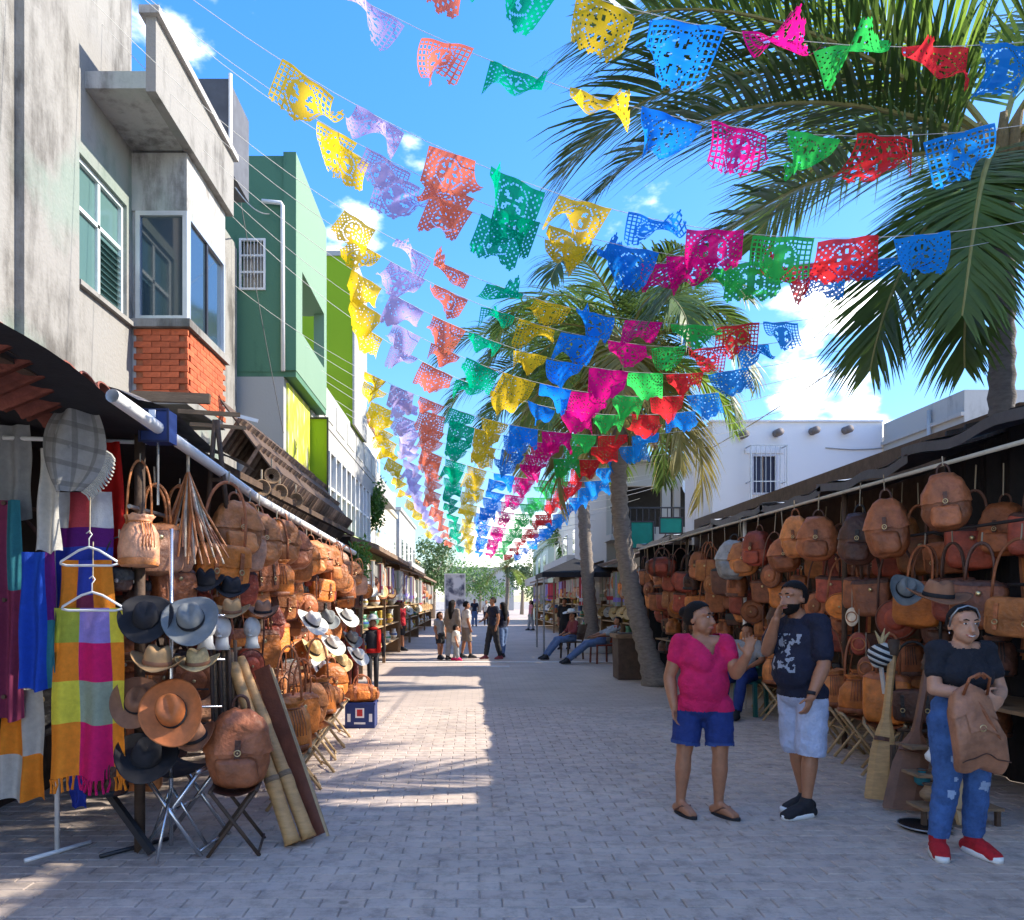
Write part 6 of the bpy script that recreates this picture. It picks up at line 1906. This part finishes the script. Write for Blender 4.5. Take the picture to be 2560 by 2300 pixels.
def foot_prims(J, s, k=1.0, r=1.0):
    an, to = Vector(J['an' + s]), Vector(J['toe' + s])
    heel = an + (an - to).normalized() * .05; heel.z = .035
    t = to.copy(); t.z = .026
    b = an.lerp(to, .45); b.z = .05
    d = (to - an); d.z = 0
    sd = Vector((-d.y, d.x, 0)).normalized()
    return [('c', heel, .036 * k, b, .04 * k), ('c', b + sd * .012, .036 * k, t + sd * .016, .024 * k), ('c', b - sd * .012, .036 * k, t - sd * .016, .024 * k), ('c', an, .036 * k, b, .036 * k)]

def seg_t(p, a, b):
    a, b = Vector(a), Vector(b)
    d = b - a
    t = max(0, min(1, (p - a).dot(d) / d.length_squared))
    return t, (p - (a + d * t)).length

def person(label, loc, J, B, yaw, head, skin_m, tops, bottoms, shoe, voxel=.009, hair='short', hands=None, group=None, detail=True, extras=None):
    """loc = point on the ground; J = joints relative to it; tops / bottoms = clothing"""
    t = thing('person', label, 'person', loc, group=group)
    J = {k: Vector(v) for k, v in J.items()}
    hk = head.get('k', 1.0)
    hp, w, HM = head_prims(J['head'], head.get('yaw', yaw), head.get('pitch', 0), head.get('roll', 0), hk)
    tor = torso_prims(J, B, yaw)
    lim = limb_prims(J, B)
    pr = tor + lim + hp + [('c', J['neck'] - Vector((0, 0, .03)), .052, J['head'] - Vector((0, -.01, .05)), .047)]
    for s in 'AB':
        pr += foot_prims(J, s, 1.0)
        if hands and s in hands:
            h = hands[s]
            hand(pr, J['wr' + s], h[0], h[1], right=(s == 'A'), curl=h[2] if len(h) > 2 else .35, s=B.get('hand', 1.0), thumb=h[3] if len(h) > 3 else .8, spread=h[4] if len(h) > 4 else .10)
        else:
            d = (J['wr' + s] - J['el' + s]).normalized()
            pr.append(('e', J['wr' + s] + d * .07, (.03, .03, .075), d.to_track_quat('Z', 'Y').to_matrix().to_4x4()))
    body = put('body', skin(pr, voxel, 0, 3), skin_m, t)
    if detail:
        face(t, w, HM, hk, smile=head.get('smile', False))
    # --- top
    neck = J['neck']
    Rf = rz_(yaw) @ Vector((0, -1, 0))
    tp = list(tor)
    sl = tops.get('sleeve', .45)
    for s in 'AB':
        a, b = J['sh' + s], J['el' + s]
        if sl > 0:
            tp.append(('c', a, .050 * B.get('arm', 1), a.lerp(b, min(sl, 1)), .044 * B.get('arm', 1) + tops.get('loose', .004)))
        if sl > 1:
            tp.append(('c', b, .046 * B.get('arm', 1) + .01, b.lerp(J['wr' + s], sl - 1), .036 * B.get('arm', 1) + .008))
    hem = tops['hem']
    if not bottoms.get('sit'):
        for s in 'AB':
            tp.append(('c', J['hip' + s], .095 * B.get('leg', 1), J['hip' + s].lerp(J['kn' + s], .3), .088 * B.get('leg', 1)))
    nd, vd = tops.get('neck_r', .085), tops.get('v', 0)
    def keep_top(p):
        if p.z < hem: return False
        q = p - neck
        fr = q.dot(Rf)
        side = (q - Rf * fr); side.z = 0
        if q.z > -.03 and Vector((q.x, q.y, 0)).length < nd: return False
        if vd and fr > 0 and q.z > -vd and side.length < nd * (1 + q.z / vd): return False
        return True
    infl = tops.get('infl', .011)
    top = put('shirt' if not tops.get('name') else tops['name'], skin(tp, voxel * 1.1, infl, 9, keep_top, 'shirt', .0075), tops['mat'], t)
    if tops.get('print'):
        c0, pr_mat = tops['print']
        def keep_print(p):
            q = p - J['chest']
            fr = q.dot(Rf)
            sd = q.dot(Vector((-Rf.y, Rf.x, 0)))
            if fr < .03 or abs(sd) > .095 or not (-.20 < q.z < .08): return False
            return noise.noise(Vector((sd * 26, 3.3, q.z * 26))) + .6 * noise.noise(Vector((sd * 60, 1.3, q.z * 60))) > .10
        put('shirt_print', skin(tp, voxel * 1.1, infl + .004, 9, keep_print, 'shirt_print', .0075), pr_mat, top)
    # --- bottom
    bp = [tor[0], ('e', J['pelvis'] + Vector((0, 0, .06)), (B['hip'] * .96, B.get('hipd', .115), .1), rz_(yaw))]
    for s in 'AB':
        hp_, kn, an = J['hip' + s], J['kn' + s], J['an' + s]
        lr = B.get('leg', 1.0)
        bp += [('c', hp_, .092 * lr, kn, .062 * lr + bottoms.get('loose', 0))]
        if bottoms['to'] > 1:
            bp += [('c', kn, .060 * lr, kn.lerp(an, .32), .061 * lr + bottoms.get('loose', 0) * .6), ('c', kn.lerp(an, .32), .061 * lr + bottoms.get('loose', 0) * .6, an, .042 * lr + bottoms.get('loose', 0))]
    def keep_bot(p):
        if p.z > min(J['pelvis'].z + .13, hem + .025) and not bottoms.get('sit'): return False
        best = None
        for s in 'AB':
            t1, d1 = seg_t(p, J['hip' + s], J['kn' + s])
            t2, d2 = seg_t(p, J['kn' + s], J['an' + s])
            v = t1 if d1 <= d2 else 1 + t2
            if best is None or min(d1, d2) < best[0]: best = (min(d1, d2), v)
        return best[1] < bottoms['to']
    bot = put(bottoms.get('name', 'shorts'), skin(bp, voxel * 1.1, .010, 4, keep_bot, 'shorts', .007), bottoms['mat'], t)
    if bottoms.get('cuff'):
        lo_ = bottoms['to'] - .07
        def keep_cuff(p):
            if not keep_bot(p): return False
            return max(seg_t(p, J['hip' + s], J['kn' + s])[0] if seg_t(p, J['hip' + s], J['kn' + s])[1] < .14 else 0 for s in 'AB') > lo_
        put('cuff', skin(bp, voxel * 1.1, .0145, 4, keep_cuff, 'cuff', .007), bottoms['cuff'], bot)
    for (pc, rad_, m_) in bottoms.get('patches', ()):
        pc = Vector(pc)
        put('worn_patch', skin(bp, voxel * 1.1, .0135, 4, lambda p, pc=pc, rad_=rad_: (p - pc).length < rad_ * (1 + .5 * noise.noise(p * 40)) and p.y < pc.y + .08, 'worn_patch', .007), m_, bot)
    # --- shoes
    for s in 'AB':
        if shoe.get('kind') == 'sandal':
            an, to = J['an' + s], J['toe' + s]
            d = (to - an); d.z = 0; d.normalize()
            sd = Vector((-d.y, d.x, 0))
            c = an.lerp(to, .42)
            sole = MB()
            n = 20
            vs = []
            for z in (0.0, .022):
                for i in range(n):
                    q = 2 * math.pi * i / n
                    v = d * math.cos(q) * .135 + sd * math.sin(q) * (.048 + .006 * math.cos(q))
                    vs.append((c.x + v.x, c.y + v.y, z))
            sole.add(vs, [tuple(range(n - 1, -1, -1)), tuple(range(n, 2 * n))] + [(i, (i + 1) % n, n + (i + 1) % n, n + i) for i in range(n)])
            so = O('sandal', sole, shoe['mat'], t)
            tp_ = to - d * .03
            O('sandal_strap', MB().tube([(an.x + sd.x * .045, an.y + sd.y * .045, .03), (an.lerp(to, .5).x + sd.x * .035, an.lerp(to, .5).y + sd.y * .035, .075), (tp_.x, tp_.y, .055), (an.lerp(to, .5).x - sd.x * .035, an.lerp(to, .5).y - sd.y * .035, .075), (an.x - sd.x * .045, an.y - sd.y * .045, .03)], .007, 6), shoe.get('strap', shoe['mat']), so)
        else:
            fp = foot_prims(J, s, 1.0)
            me = skin(fp + [('c', J['an' + s], .040, J['an' + s] + Vector((0, 0, .02)), .040)], voxel, .010, 4, lambda p: p.z > .012, 'shoe')
            so = put('shoe', me, shoe['mat'], t)
            an, to = J['an' + s], J['toe' + s]
            d = (to - an); d.z = 0; d.normalize()
            sd = Vector((-d.y, d.x, 0))
            c = an.lerp(to, .40)
            n = 20
            vs = []
            for z, g in ((0.0, 1.0), (.03, 1.02), (.034, .98)):
                for i in range(n):
                    q = 2 * math.pi * i / n
                    v = d * spow(math.cos(q), .8) * .150 * g + sd * spow(math.sin(q), .8) * .054 * g
                    vs.append((c.x + v.x, c.y + v.y, z))
            if shoe.get('sole'):
                O('sole', MB().add(vs, [tuple(range(n - 1, -1, -1)), tuple(range(2 * n, 3 * n))] + [(k * n + i, k * n + (i + 1) % n, (k + 1) * n + (i + 1) % n, (k + 1) * n + i) for k in range(2) for i in range(n)]), shoe['sole'], so, True)
    # --- hair
    hc = J['head']
    Hf = (HM.to_3x3() @ Vector((0, -1, 0))).normalized()
    Hu = (HM.to_3x3() @ Vector((0, 0, 1))).normalized()
    hairp = [hp[0], ('e', w(0, .02, .015), (.074 * hk, .085 * hk, .085 * hk), HM.to_3x3().to_4x4())]
    if hair in ('bun', 'long', 'band'):
        hairp.append(('e', w(0, .095, .04), (.042 * hk, .035 * hk, .035 * hk)))
    if hair == 'long':
        hairp += [('c', w(0, .06, .02), .075, w(0, .09, -.22), .07), ('c', w(0, .09, -.22), .07, w(0, .10, -.38), .04)]
    def keep_hair(p):
        q = p - hc
        f, u = q.dot(Hf), q.dot(Hu)
        if hair == 'short': return (u > .052 * hk + .42 * max(0, f)) or (f < -.005 and u > -.045)
        return (u > .045 * hk + .72 * max(0, f)) or (f < -.008 and u > -.05) or (hair == 'long' and f < -.01)
    put('hair', skin(hairp, voxel, .010, 3, keep_hair, 'hair'), HAIR, t)
    if extras:
        extras(t, J, w, HM, pr)
    return t

# ---- woman in the pink top, turned to the man
Jw = dict(pelvis=(0, 0, .84), chest=(-.01, 0, 1.15), shA=(-.17, .02, 1.285), shB=(.15, -.04, 1.285), neck=(-.02, .0, 1.345), head=(-.035, -.01, 1.462),
          elA=(-.245, .04, 1.02), wrA=(-.225, -.02, .80), elB=(.20, -.12, 1.06), wrB=(.245, -.24, 1.21), hipA=(-.10, .02, .80), hipB=(.10, -.02, .80),
          knA=(-.145, .0, .455), knB=(.105, -.06, .455), anA=(-.165, .03, .085), anB=(.105, -.02, .085), toeA=(-.12, -.115, .03), toeB=(.18, -.155, .03), belly_off=(0, -.02, 0))
pink = fabric('pink', (.62, .012, .10)); denim_d = fabric('dark_denim', (.015, .035, .16)); 
person('woman in a pink V-neck top and dark denim shorts gesturing to the man', (1.73, 5.68, 0), Jw, dict(hip=.185, hipd=.14, waist=.185, waistd=.15, chest=.172, chestd=.13, bust=1.0, arm=1.14, leg=1.10), .35,
       dict(yaw=.85, k=1.10), SKIN['warm'], dict(mat=pink, hem=.785, sleeve=.42, neck_r=.09, v=.15, infl=.0135), dict(mat=denim_d, to=.80, loose=.022, cuff=fabric('denim_cuff', (.03, .06, .20))), dict(kind='sandal', mat=black_cloth, strap=LEATHER['dark brown']), hair='bun', voxel=.0085,
       hands={'A': ((.25, .1, -1), (.6, -.5, 0), .5), 'B': ((.14, -.1, 1), (-.25, -.9, .1), .14, 1.0, .42)})

# ---- man in the dark T-shirt and pale shorts, hand at his face
ly, fy = -1.05, (-.86, -.5)
Jm = dict(pelvis=(0, 0, .93), chest=(-.015, -.005, 1.27), shA=(-.085, .155, 1.435), shB=(.075, -.155, 1.43), neck=(-.02, -.0, 1.495), head=(-.075, -.03, 1.615),
          elA=(-.225, .08, 1.215), wrA=(-.212, -.05, 1.455), elB=(.06, -.235, 1.13), wrB=(-.055, -.285, .905), hipA=(-.03, .09, .90), hipB=(.05, -.085, .90),
          knA=(-.005, .09, .50), knB=(.03, -.09, .50), anA=(.07, .10, .09), anB=(.0, -.085, .09), toeA=(-.08, .06, .03), toeB=(-.18, -.16, .03), belly_off=(-.035, -.015, 0))
navy_t = fabric('navy_shirt', (.012, .014, .032)); pale_sh = fabric('pale_shorts', (.42, .47, .62)); print_w = fabric('shirt_print', (.30, .32, .37))
def man_extra(t, J, w, HM, pr):
    hp, w2, M2 = head_prims(J['head'], -1.15, 0.06, 0, 1.10)
    Hf = (M2.to_3x3() @ Vector((0, -1, 0))).normalized()
    put('beard', skin(hp[:6], .009, .006, 3, lambda p: (p - J['head']).z < -.045 and (p - J['head']).dot(Hf) > .005, 'beard'), HAIR, t)
    O('wristband', MB().tube([J['wrB'] + Vector((0, 0, .02)), J['wrB'] + Vector((.006, .003, .045))], .034, 12), black_cloth, t, True)
person('man in a navy T-shirt with grey print and pale blue shorts, hand at his face', (2.47, 5.70, 0), Jm, dict(hip=.165, hipd=.15, waist=.175, waistd=.165, chest=.175, chestd=.125, arm=1.18, leg=1.08, shr=.06), ly,
       dict(yaw=-1.15, pitch=.06, k=1.10), SKIN['warm'], dict(mat=navy_t, hem=.885, sleeve=.72, neck_r=.075, infl=.012, loose=.014, print=(0, print_w)), dict(mat=pale_sh, to=1.10, loose=.034), dict(mat=black_cloth, sole=white_paint), hair='short', voxel=.0085,
       hands={'A': ((.3, -.1, .95), (.5, -.6, 0), .55, .7), 'B': ((-.35, -.1, -.9), (-.5, .7, .1), .5)}, extras=man_extra)

# ---- smiling woman in jeans holding a brown bag
Js = dict(pelvis=(.045, 0, .87), chest=(.05, 0, 1.16), shA=(-.105, .0, 1.285), shB=(.205, .0, 1.285), neck=(.05, .0, 1.33), head=(.055, -.02, 1.445),
          elA=(-.155, -.06, 1.045), wrA=(.03, -.215, 1.02), elB=(.265, -.05, 1.04), wrB=(.13, -.22, .985), hipA=(-.045, .0, .84), hipB=(.135, .0, .84),
          knA=(-.055, -.03, .47), knB=(.145, -.01, .47), anA=(-.085, .02, .085), anB=(.145, .03, .085), toeA=(-.15, -.13, .03), toeB=(.17, -.14, .03))
black_t = fabric('black_top', (.014, .015, .022)); denim = fabric('blue_denim', (.045, .11, .29), .85, .45); denim_pale = fabric('pale_denim', (.30, .40, .58))
def smile_extra(t, J, w, HM, pr):
    O('hairband', MB().tube([w(-.079, .0, -.01), w(-.078, -.02, .05), w(-.05, -.035, .098), w(0, -.04, .115), w(.05, -.035, .098), w(.078, -.02, .05), w(.079, .0, -.01)], .006, 6), grey_metal, t, True)
    O('earring', MB().ell(w(-.078, .0, -.05), (.005, .005, .008), 6, 5), steel, t, True)
    O('earring', MB().ell(w(.078, .0, -.05), (.005, .005, .008), 6, 5), steel, t, True)
person('smiling woman in a black top and ripped blue jeans at the right edge', (3.03, 4.79, 0), Js, dict(hip=.165, hipd=.125, waist=.13, waistd=.105, chest=.145, chestd=.10, bust=1.05, arm=1.0, leg=1.02), -.05,
       dict(yaw=-.1, pitch=.05, k=1.06, smile=True), SKIN['light'], dict(mat=black_t, hem=1.02, sleeve=.55, neck_r=.105, infl=.012), 
       dict(mat=denim, to=1.93, name='jeans', loose=.006, patches=[((-.06, -.11, .62), .022, denim_pale), ((-.07, -.10, .40), .026, denim_pale), ((-.05, -.10, .50), .016, denim_pale), ((.15, -.09, .44), .034, denim_pale), ((.14, -.10, .36), .018, denim_pale)]), dict(mat=fabric('red_canvas', (.42, .012, .02)), sole=white_paint), hair='band', voxel=.0085,
       hands={'A': ((.8, -.25, -.25), (.1, .9, 0), .5), 'B': ((-.7, -.25, -.45), (-.1, .9, 0), .5)}, extras=smile_extra)
hb = thing('leather_bag', 'soft brown leather bag held in the arms of the smiling woman', 'bag', (2.98, 4.53, .60))
wr_ = wrinkle(.022, 5, 31)
def hshape(q):
    return wr_(Vector((q.x * (.72 + .5 * max(0, .5 - q.z)) + .10 * (.4 - q.z), q.y * (1 - .5 * abs(q.z - .25)) - .03 * math.sin(q.z * 9), q.z - .06 * abs(q.x) / .15)))
softl = M_('soft_brown_leather', (.34, .15, .08), .45, .45, 8, bump=.5, bscale=24)
hbody = O('body', MB().se(.32, .10, .50, .40, .38, 36, 26, hshape), softl, hb, True)
fl_ = O('flap', MB().se(.32, .10, .50, .40, .38, 36, 26, hshape, lambda c: c.z > .27 + .25 * abs(c.x) and c.y < .02, .010), softl, hbody, True)
clean(fl_.data)
O('seam', MB().tube([hshape(Vector((-.15 + .3 * i / 12, -.056, .10))) for i in range(13)], .004, 5), LEATHER['dark brown'], hbody, True)
O('buckle', torus((.01, -.085, .25), .018, .004), brass, hbody, True)
for s_ in (-1, 1):
    O('handle', MB().tube([(s_ * .07 + .0, -.03, .44), (s_ * .06, -.07, .54), (s_ * .01, -.085, .57), (s_ * -.03, -.07, .54)], .009, 6), LEATHER['brown'], hb, True)
O('strap', MB().tube([(-.02, 0, .46), (.02, -.07, .35), (.10, -.08, .2), (.16, -.04, .10)], .012, 6, flat=.4), LEATHER['brown'], hb, True)

# ---- people farther off
def stand(h=1.6, sway=0.0, step=.1, arms=0.0, yaw=0.0):
    k = h / 1.6
    c, s = math.cos(yaw), math.sin(yaw)
    def V(x, y, z): return ((x * c - y * s) * k, (x * s + y * c) * k, z * k)
    return dict(pelvis=V(0, 0, .86), chest=V(sway, 0, 1.16), shA=V(-.16 + sway, 0, 1.30), shB=V(.16 + sway, 0, 1.30), neck=V(sway, 0, 1.355), head=V(sway, -.01, 1.475),
                elA=V(-.21, .02 - arms * .1, 1.05), wrA=V(-.19, -.06 - arms * .15, .84 + arms * .15), elB=V(.21, .02, 1.05), wrB=V(.20, -.04, .83), hipA=V(-.085, 0, .83), hipB=V(.085, 0, .83),
                knA=V(-.09, -step * .6, .46), knB=V(.09, step * .3, .46), anA=V(-.095, -step, .085), anB=V(.095, step, .085), toeA=V(-.10, -step - .15, .03), toeB=V(.10, step - .15, .03))
BG = dict(hip=.155, waist=.135, chest=.15, leg=1.0, arm=1.0)
def far_person(label, X, Y, h, top, bot, to, hair, yaw=0.0, sleeve=.45, hem=.86, sk='warm', arms=0, step=.1, name='trousers', shoe=None):
    k = h / 1.6
    return person(label, (X, Y, 0), stand(h, 0, step, arms, yaw), {a: b * k if a in ('hip', 'waist', 'chest') else b * (k if k < .9 else 1) for a, b in BG.items()}, yaw, dict(yaw=yaw, k=.98 if k > .8 else .9), SKIN[sk], dict(mat=top, hem=hem * k, sleeve=sleeve, neck_r=.08), dict(mat=bot, to=to, name=name, loose=.012), dict(mat=shoe or black_cloth), voxel=.017, hair=hair, detail=False, group='people farther down the street')
red_f = fabric('red_shirt', (.5, .02, .03)); beige_f = fabric('beige', (.5, .42, .32)); taupe_f = fabric('taupe', (.24, .19, .15)); grey_f = fabric('grey', (.3, .31, .32)); cream_f = fabric('cream_shirt', (.68, .62, .54)); maroon_f = fabric('maroon', (.2, .04, .045)); jean_f = fabric('washed_jeans', (.10, .16, .30)); pinkshoe = fabric('pink_shoe', (.6, .02, .12))
far_person('shopper in a red shirt and dark shorts by the white jars', -2.22 + .0, 24.0, 1.58, red_f, black_cloth, .9, 'short', yaw=1.2, hem=.80)
far_person('long haired woman in a taupe top and grey trousers in the group', -.52, 20.3, 1.62, taupe_f, grey_f, 1.93, 'long', yaw=2.6, sleeve=1.6, hem=.70)
far_person('person in a cream shirt and brown shorts right of the long haired woman', -.16, 20.9, 1.58, cream_f, taupe_f, .95, 'short', yaw=1.9, sleeve=.6)
far_person('child in a grey shirt and black shorts left of the group', -.86, 20.5, 1.28, grey_f, black_cloth, .8, 'long', yaw=.6)
far_person('small child with pink shoes in front of the group', -.42, 19.95, .92, cream_f, grey_f, 1.9, 'short', yaw=1.5, shoe=pinkshoe)
far_person('man in navy shirt and dark trousers standing in the middle of the street', .57, 20.5, 1.70, navy_t, black_cloth, 1.93, 'short', yaw=-1.0, step=.16, arms=1.0, shoe=maroon_f)
far_person('person with a dark bag partly hidden behind the man in navy', .86, 21.3, 1.55, navy_t, jean_f, 1.93, 'long', yaw=-2.4)
far_person('distant walker in dark clothes near the far end', .15, 46, 1.68, navy_t, jean_f, 1.93, 'short', yaw=0)
far_person('distant walker in a white shirt beside the dark one', .9, 48, 1.6, cream_f, navy_t, 1.93, 'short', yaw=0)
far_person('shopper in pink at the far right stall', 3.1, 40, 1.6, fabric('soft_pink', (.6, .22, .25)), grey_f, 1.93, 'long', yaw=-1.3)
far_person('person in black standing behind the seated man with the hat', 3.0, 24.6, 1.68, black_cloth, black_cloth, 1.93, 'short', yaw=-.5, sleeve=1.2)

def seated(yaw, seat=.46, recline=.1, legs=.55, h=1.0, drop=0.0):
    c, s = math.cos(yaw), math.sin(yaw)
    def V(x, y, z): return (x * c - y * s, x * s + y * c, z)
    b = recline
    return dict(pelvis=V(0, 0, seat + .10), chest=V(0, .30 * b, seat + .40 - .1 * b), shA=V(-.17, .42 * b, seat + .54 - .12 * b), shB=V(.17, .42 * b, seat + .54 - .12 * b), neck=V(0, .47 * b, seat + .60 - .13 * b), head=V(0, .5 * b - .02, seat + .72 - .13 * b),
                elA=V(-.24, .15 * b - .04, seat + .30), wrA=V(-.15, -.22, seat + .22), elB=V(.24, .15 * b - .04, seat + .30), wrB=V(.14, -.22, seat + .22), hipA=V(-.09, -.02, seat + .08), hipB=V(.09, -.02, seat + .08),
                knA=V(-.11, -.42, seat + .07 - drop), knB=V(.12, -.43, seat + .07 - drop), anA=V(-.11, -.42 - legs * .5, .085), anB=V(.12, -.46 - legs * .5, .085), toeA=V(-.12, -.57 - legs * .5, .05), toeB=V(.14, -.61 - legs * .5, .05))
def chair(label, loc, yaw, frame, seatm, seat=.46, plastic=False):
    t = thing('chair', label, 'chair', loc, yaw)
    for (x, y) in ((-.21, -.21), (.21, -.21), (-.21, .21), (.21, .21)):
        O('leg', MB().bar((x * 1.08, y * 1.08, 0), (x, y, seat), .04 if not plastic else .05), frame, t)
    O('seat', MB().box((0, 0, seat), (.46, .46, .035)), seatm, t)
    O('backrest', MB().grid(lambda s, q: Vector(((s - .5) * .44, .22 + .12 * q - .05 * math.cos((s - .5) * 3), seat + .06 + .42 * q)), 8, 6).grid(lambda s, q: Vector(((s - .5) * .44, .235 + .12 * q - .05 * math.cos((s - .5) * 3), seat + .06 + .42 * q)), 8, 6), seatm, t)
    for s in (-1, 1):
        O('back_post', MB().bar((s * .21, .21, seat), (s * .22, .34, seat + .50), .035), frame, t)
        O('armrest', MB().bar((s * .24, -.2, seat + .22), (s * .24, .26, seat + .24), .035, .025), frame, t)
    return t
def sitter(label, loc, yaw, top, bot, hair='short', sk='warm', recline=.2, legs=.5, seat=.46, to=1.93, sleeve=.5, hatc=None, drop=0.0, shoe=None, extras=None):
    J = seated(yaw, seat, recline, legs, drop=drop)
    return person(label, loc, J, BG, yaw, dict(yaw=yaw, k=.98), SKIN[sk], dict(mat=top, hem=seat + .02, sleeve=sleeve, neck_r=.08), dict(mat=bot, to=to, name='trousers', sit=True, loose=.012), dict(mat=shoe or black_cloth), voxel=.016, hair=hair, detail=False, group='seated people', extras=extras)
c1 = (2.72, 20.7, 0)
chair('low dark chair of the man with the white hat', c1, -1.25, wood_dark, wood_dark)
sitter('seated man in a maroon shirt and jeans with a white hat', c1, -1.25, maroon_f, jean_f, recline=.1, legs=.7, sleeve=1.4)
hat_at((2.72 - .02, 20.68, .46 + .72 + .07), 'white', -1.2, 'white straw hat worn by the seated man in maroon', 1.05, (0.05, 0), True)
c2 = (3.30, 19.3, 0)
chair('brown wooden armchair of the reclining person beside the palm', c2, -1.35, M_('red_brown_wood', (.2, .06, .035), .6, .3, 9), LEATHER['reddish brown'])
sitter('reclining person in a grey shirt and washed jeans with stretched out legs', c2, -1.35, grey_f, jean_f, recline=.9, legs=1.0, sleeve=1.2, drop=.04)
c3 = P(745, 700, Y=10.7); c3.z = 0
chair('green plastic chair with a seated person behind the woman in pink', c3, -.7, M_('green_plastic', (.015, .10, .085), .4, .08), MATS['green_plastic'], plastic=True)
sitter('seated vendor in grey with blue jeans on the green plastic chair', c3, -.7, grey_f, denim_d, recline=.2, legs=.35, sleeve=.7)

bpy.data.scenes.remove(WORK)
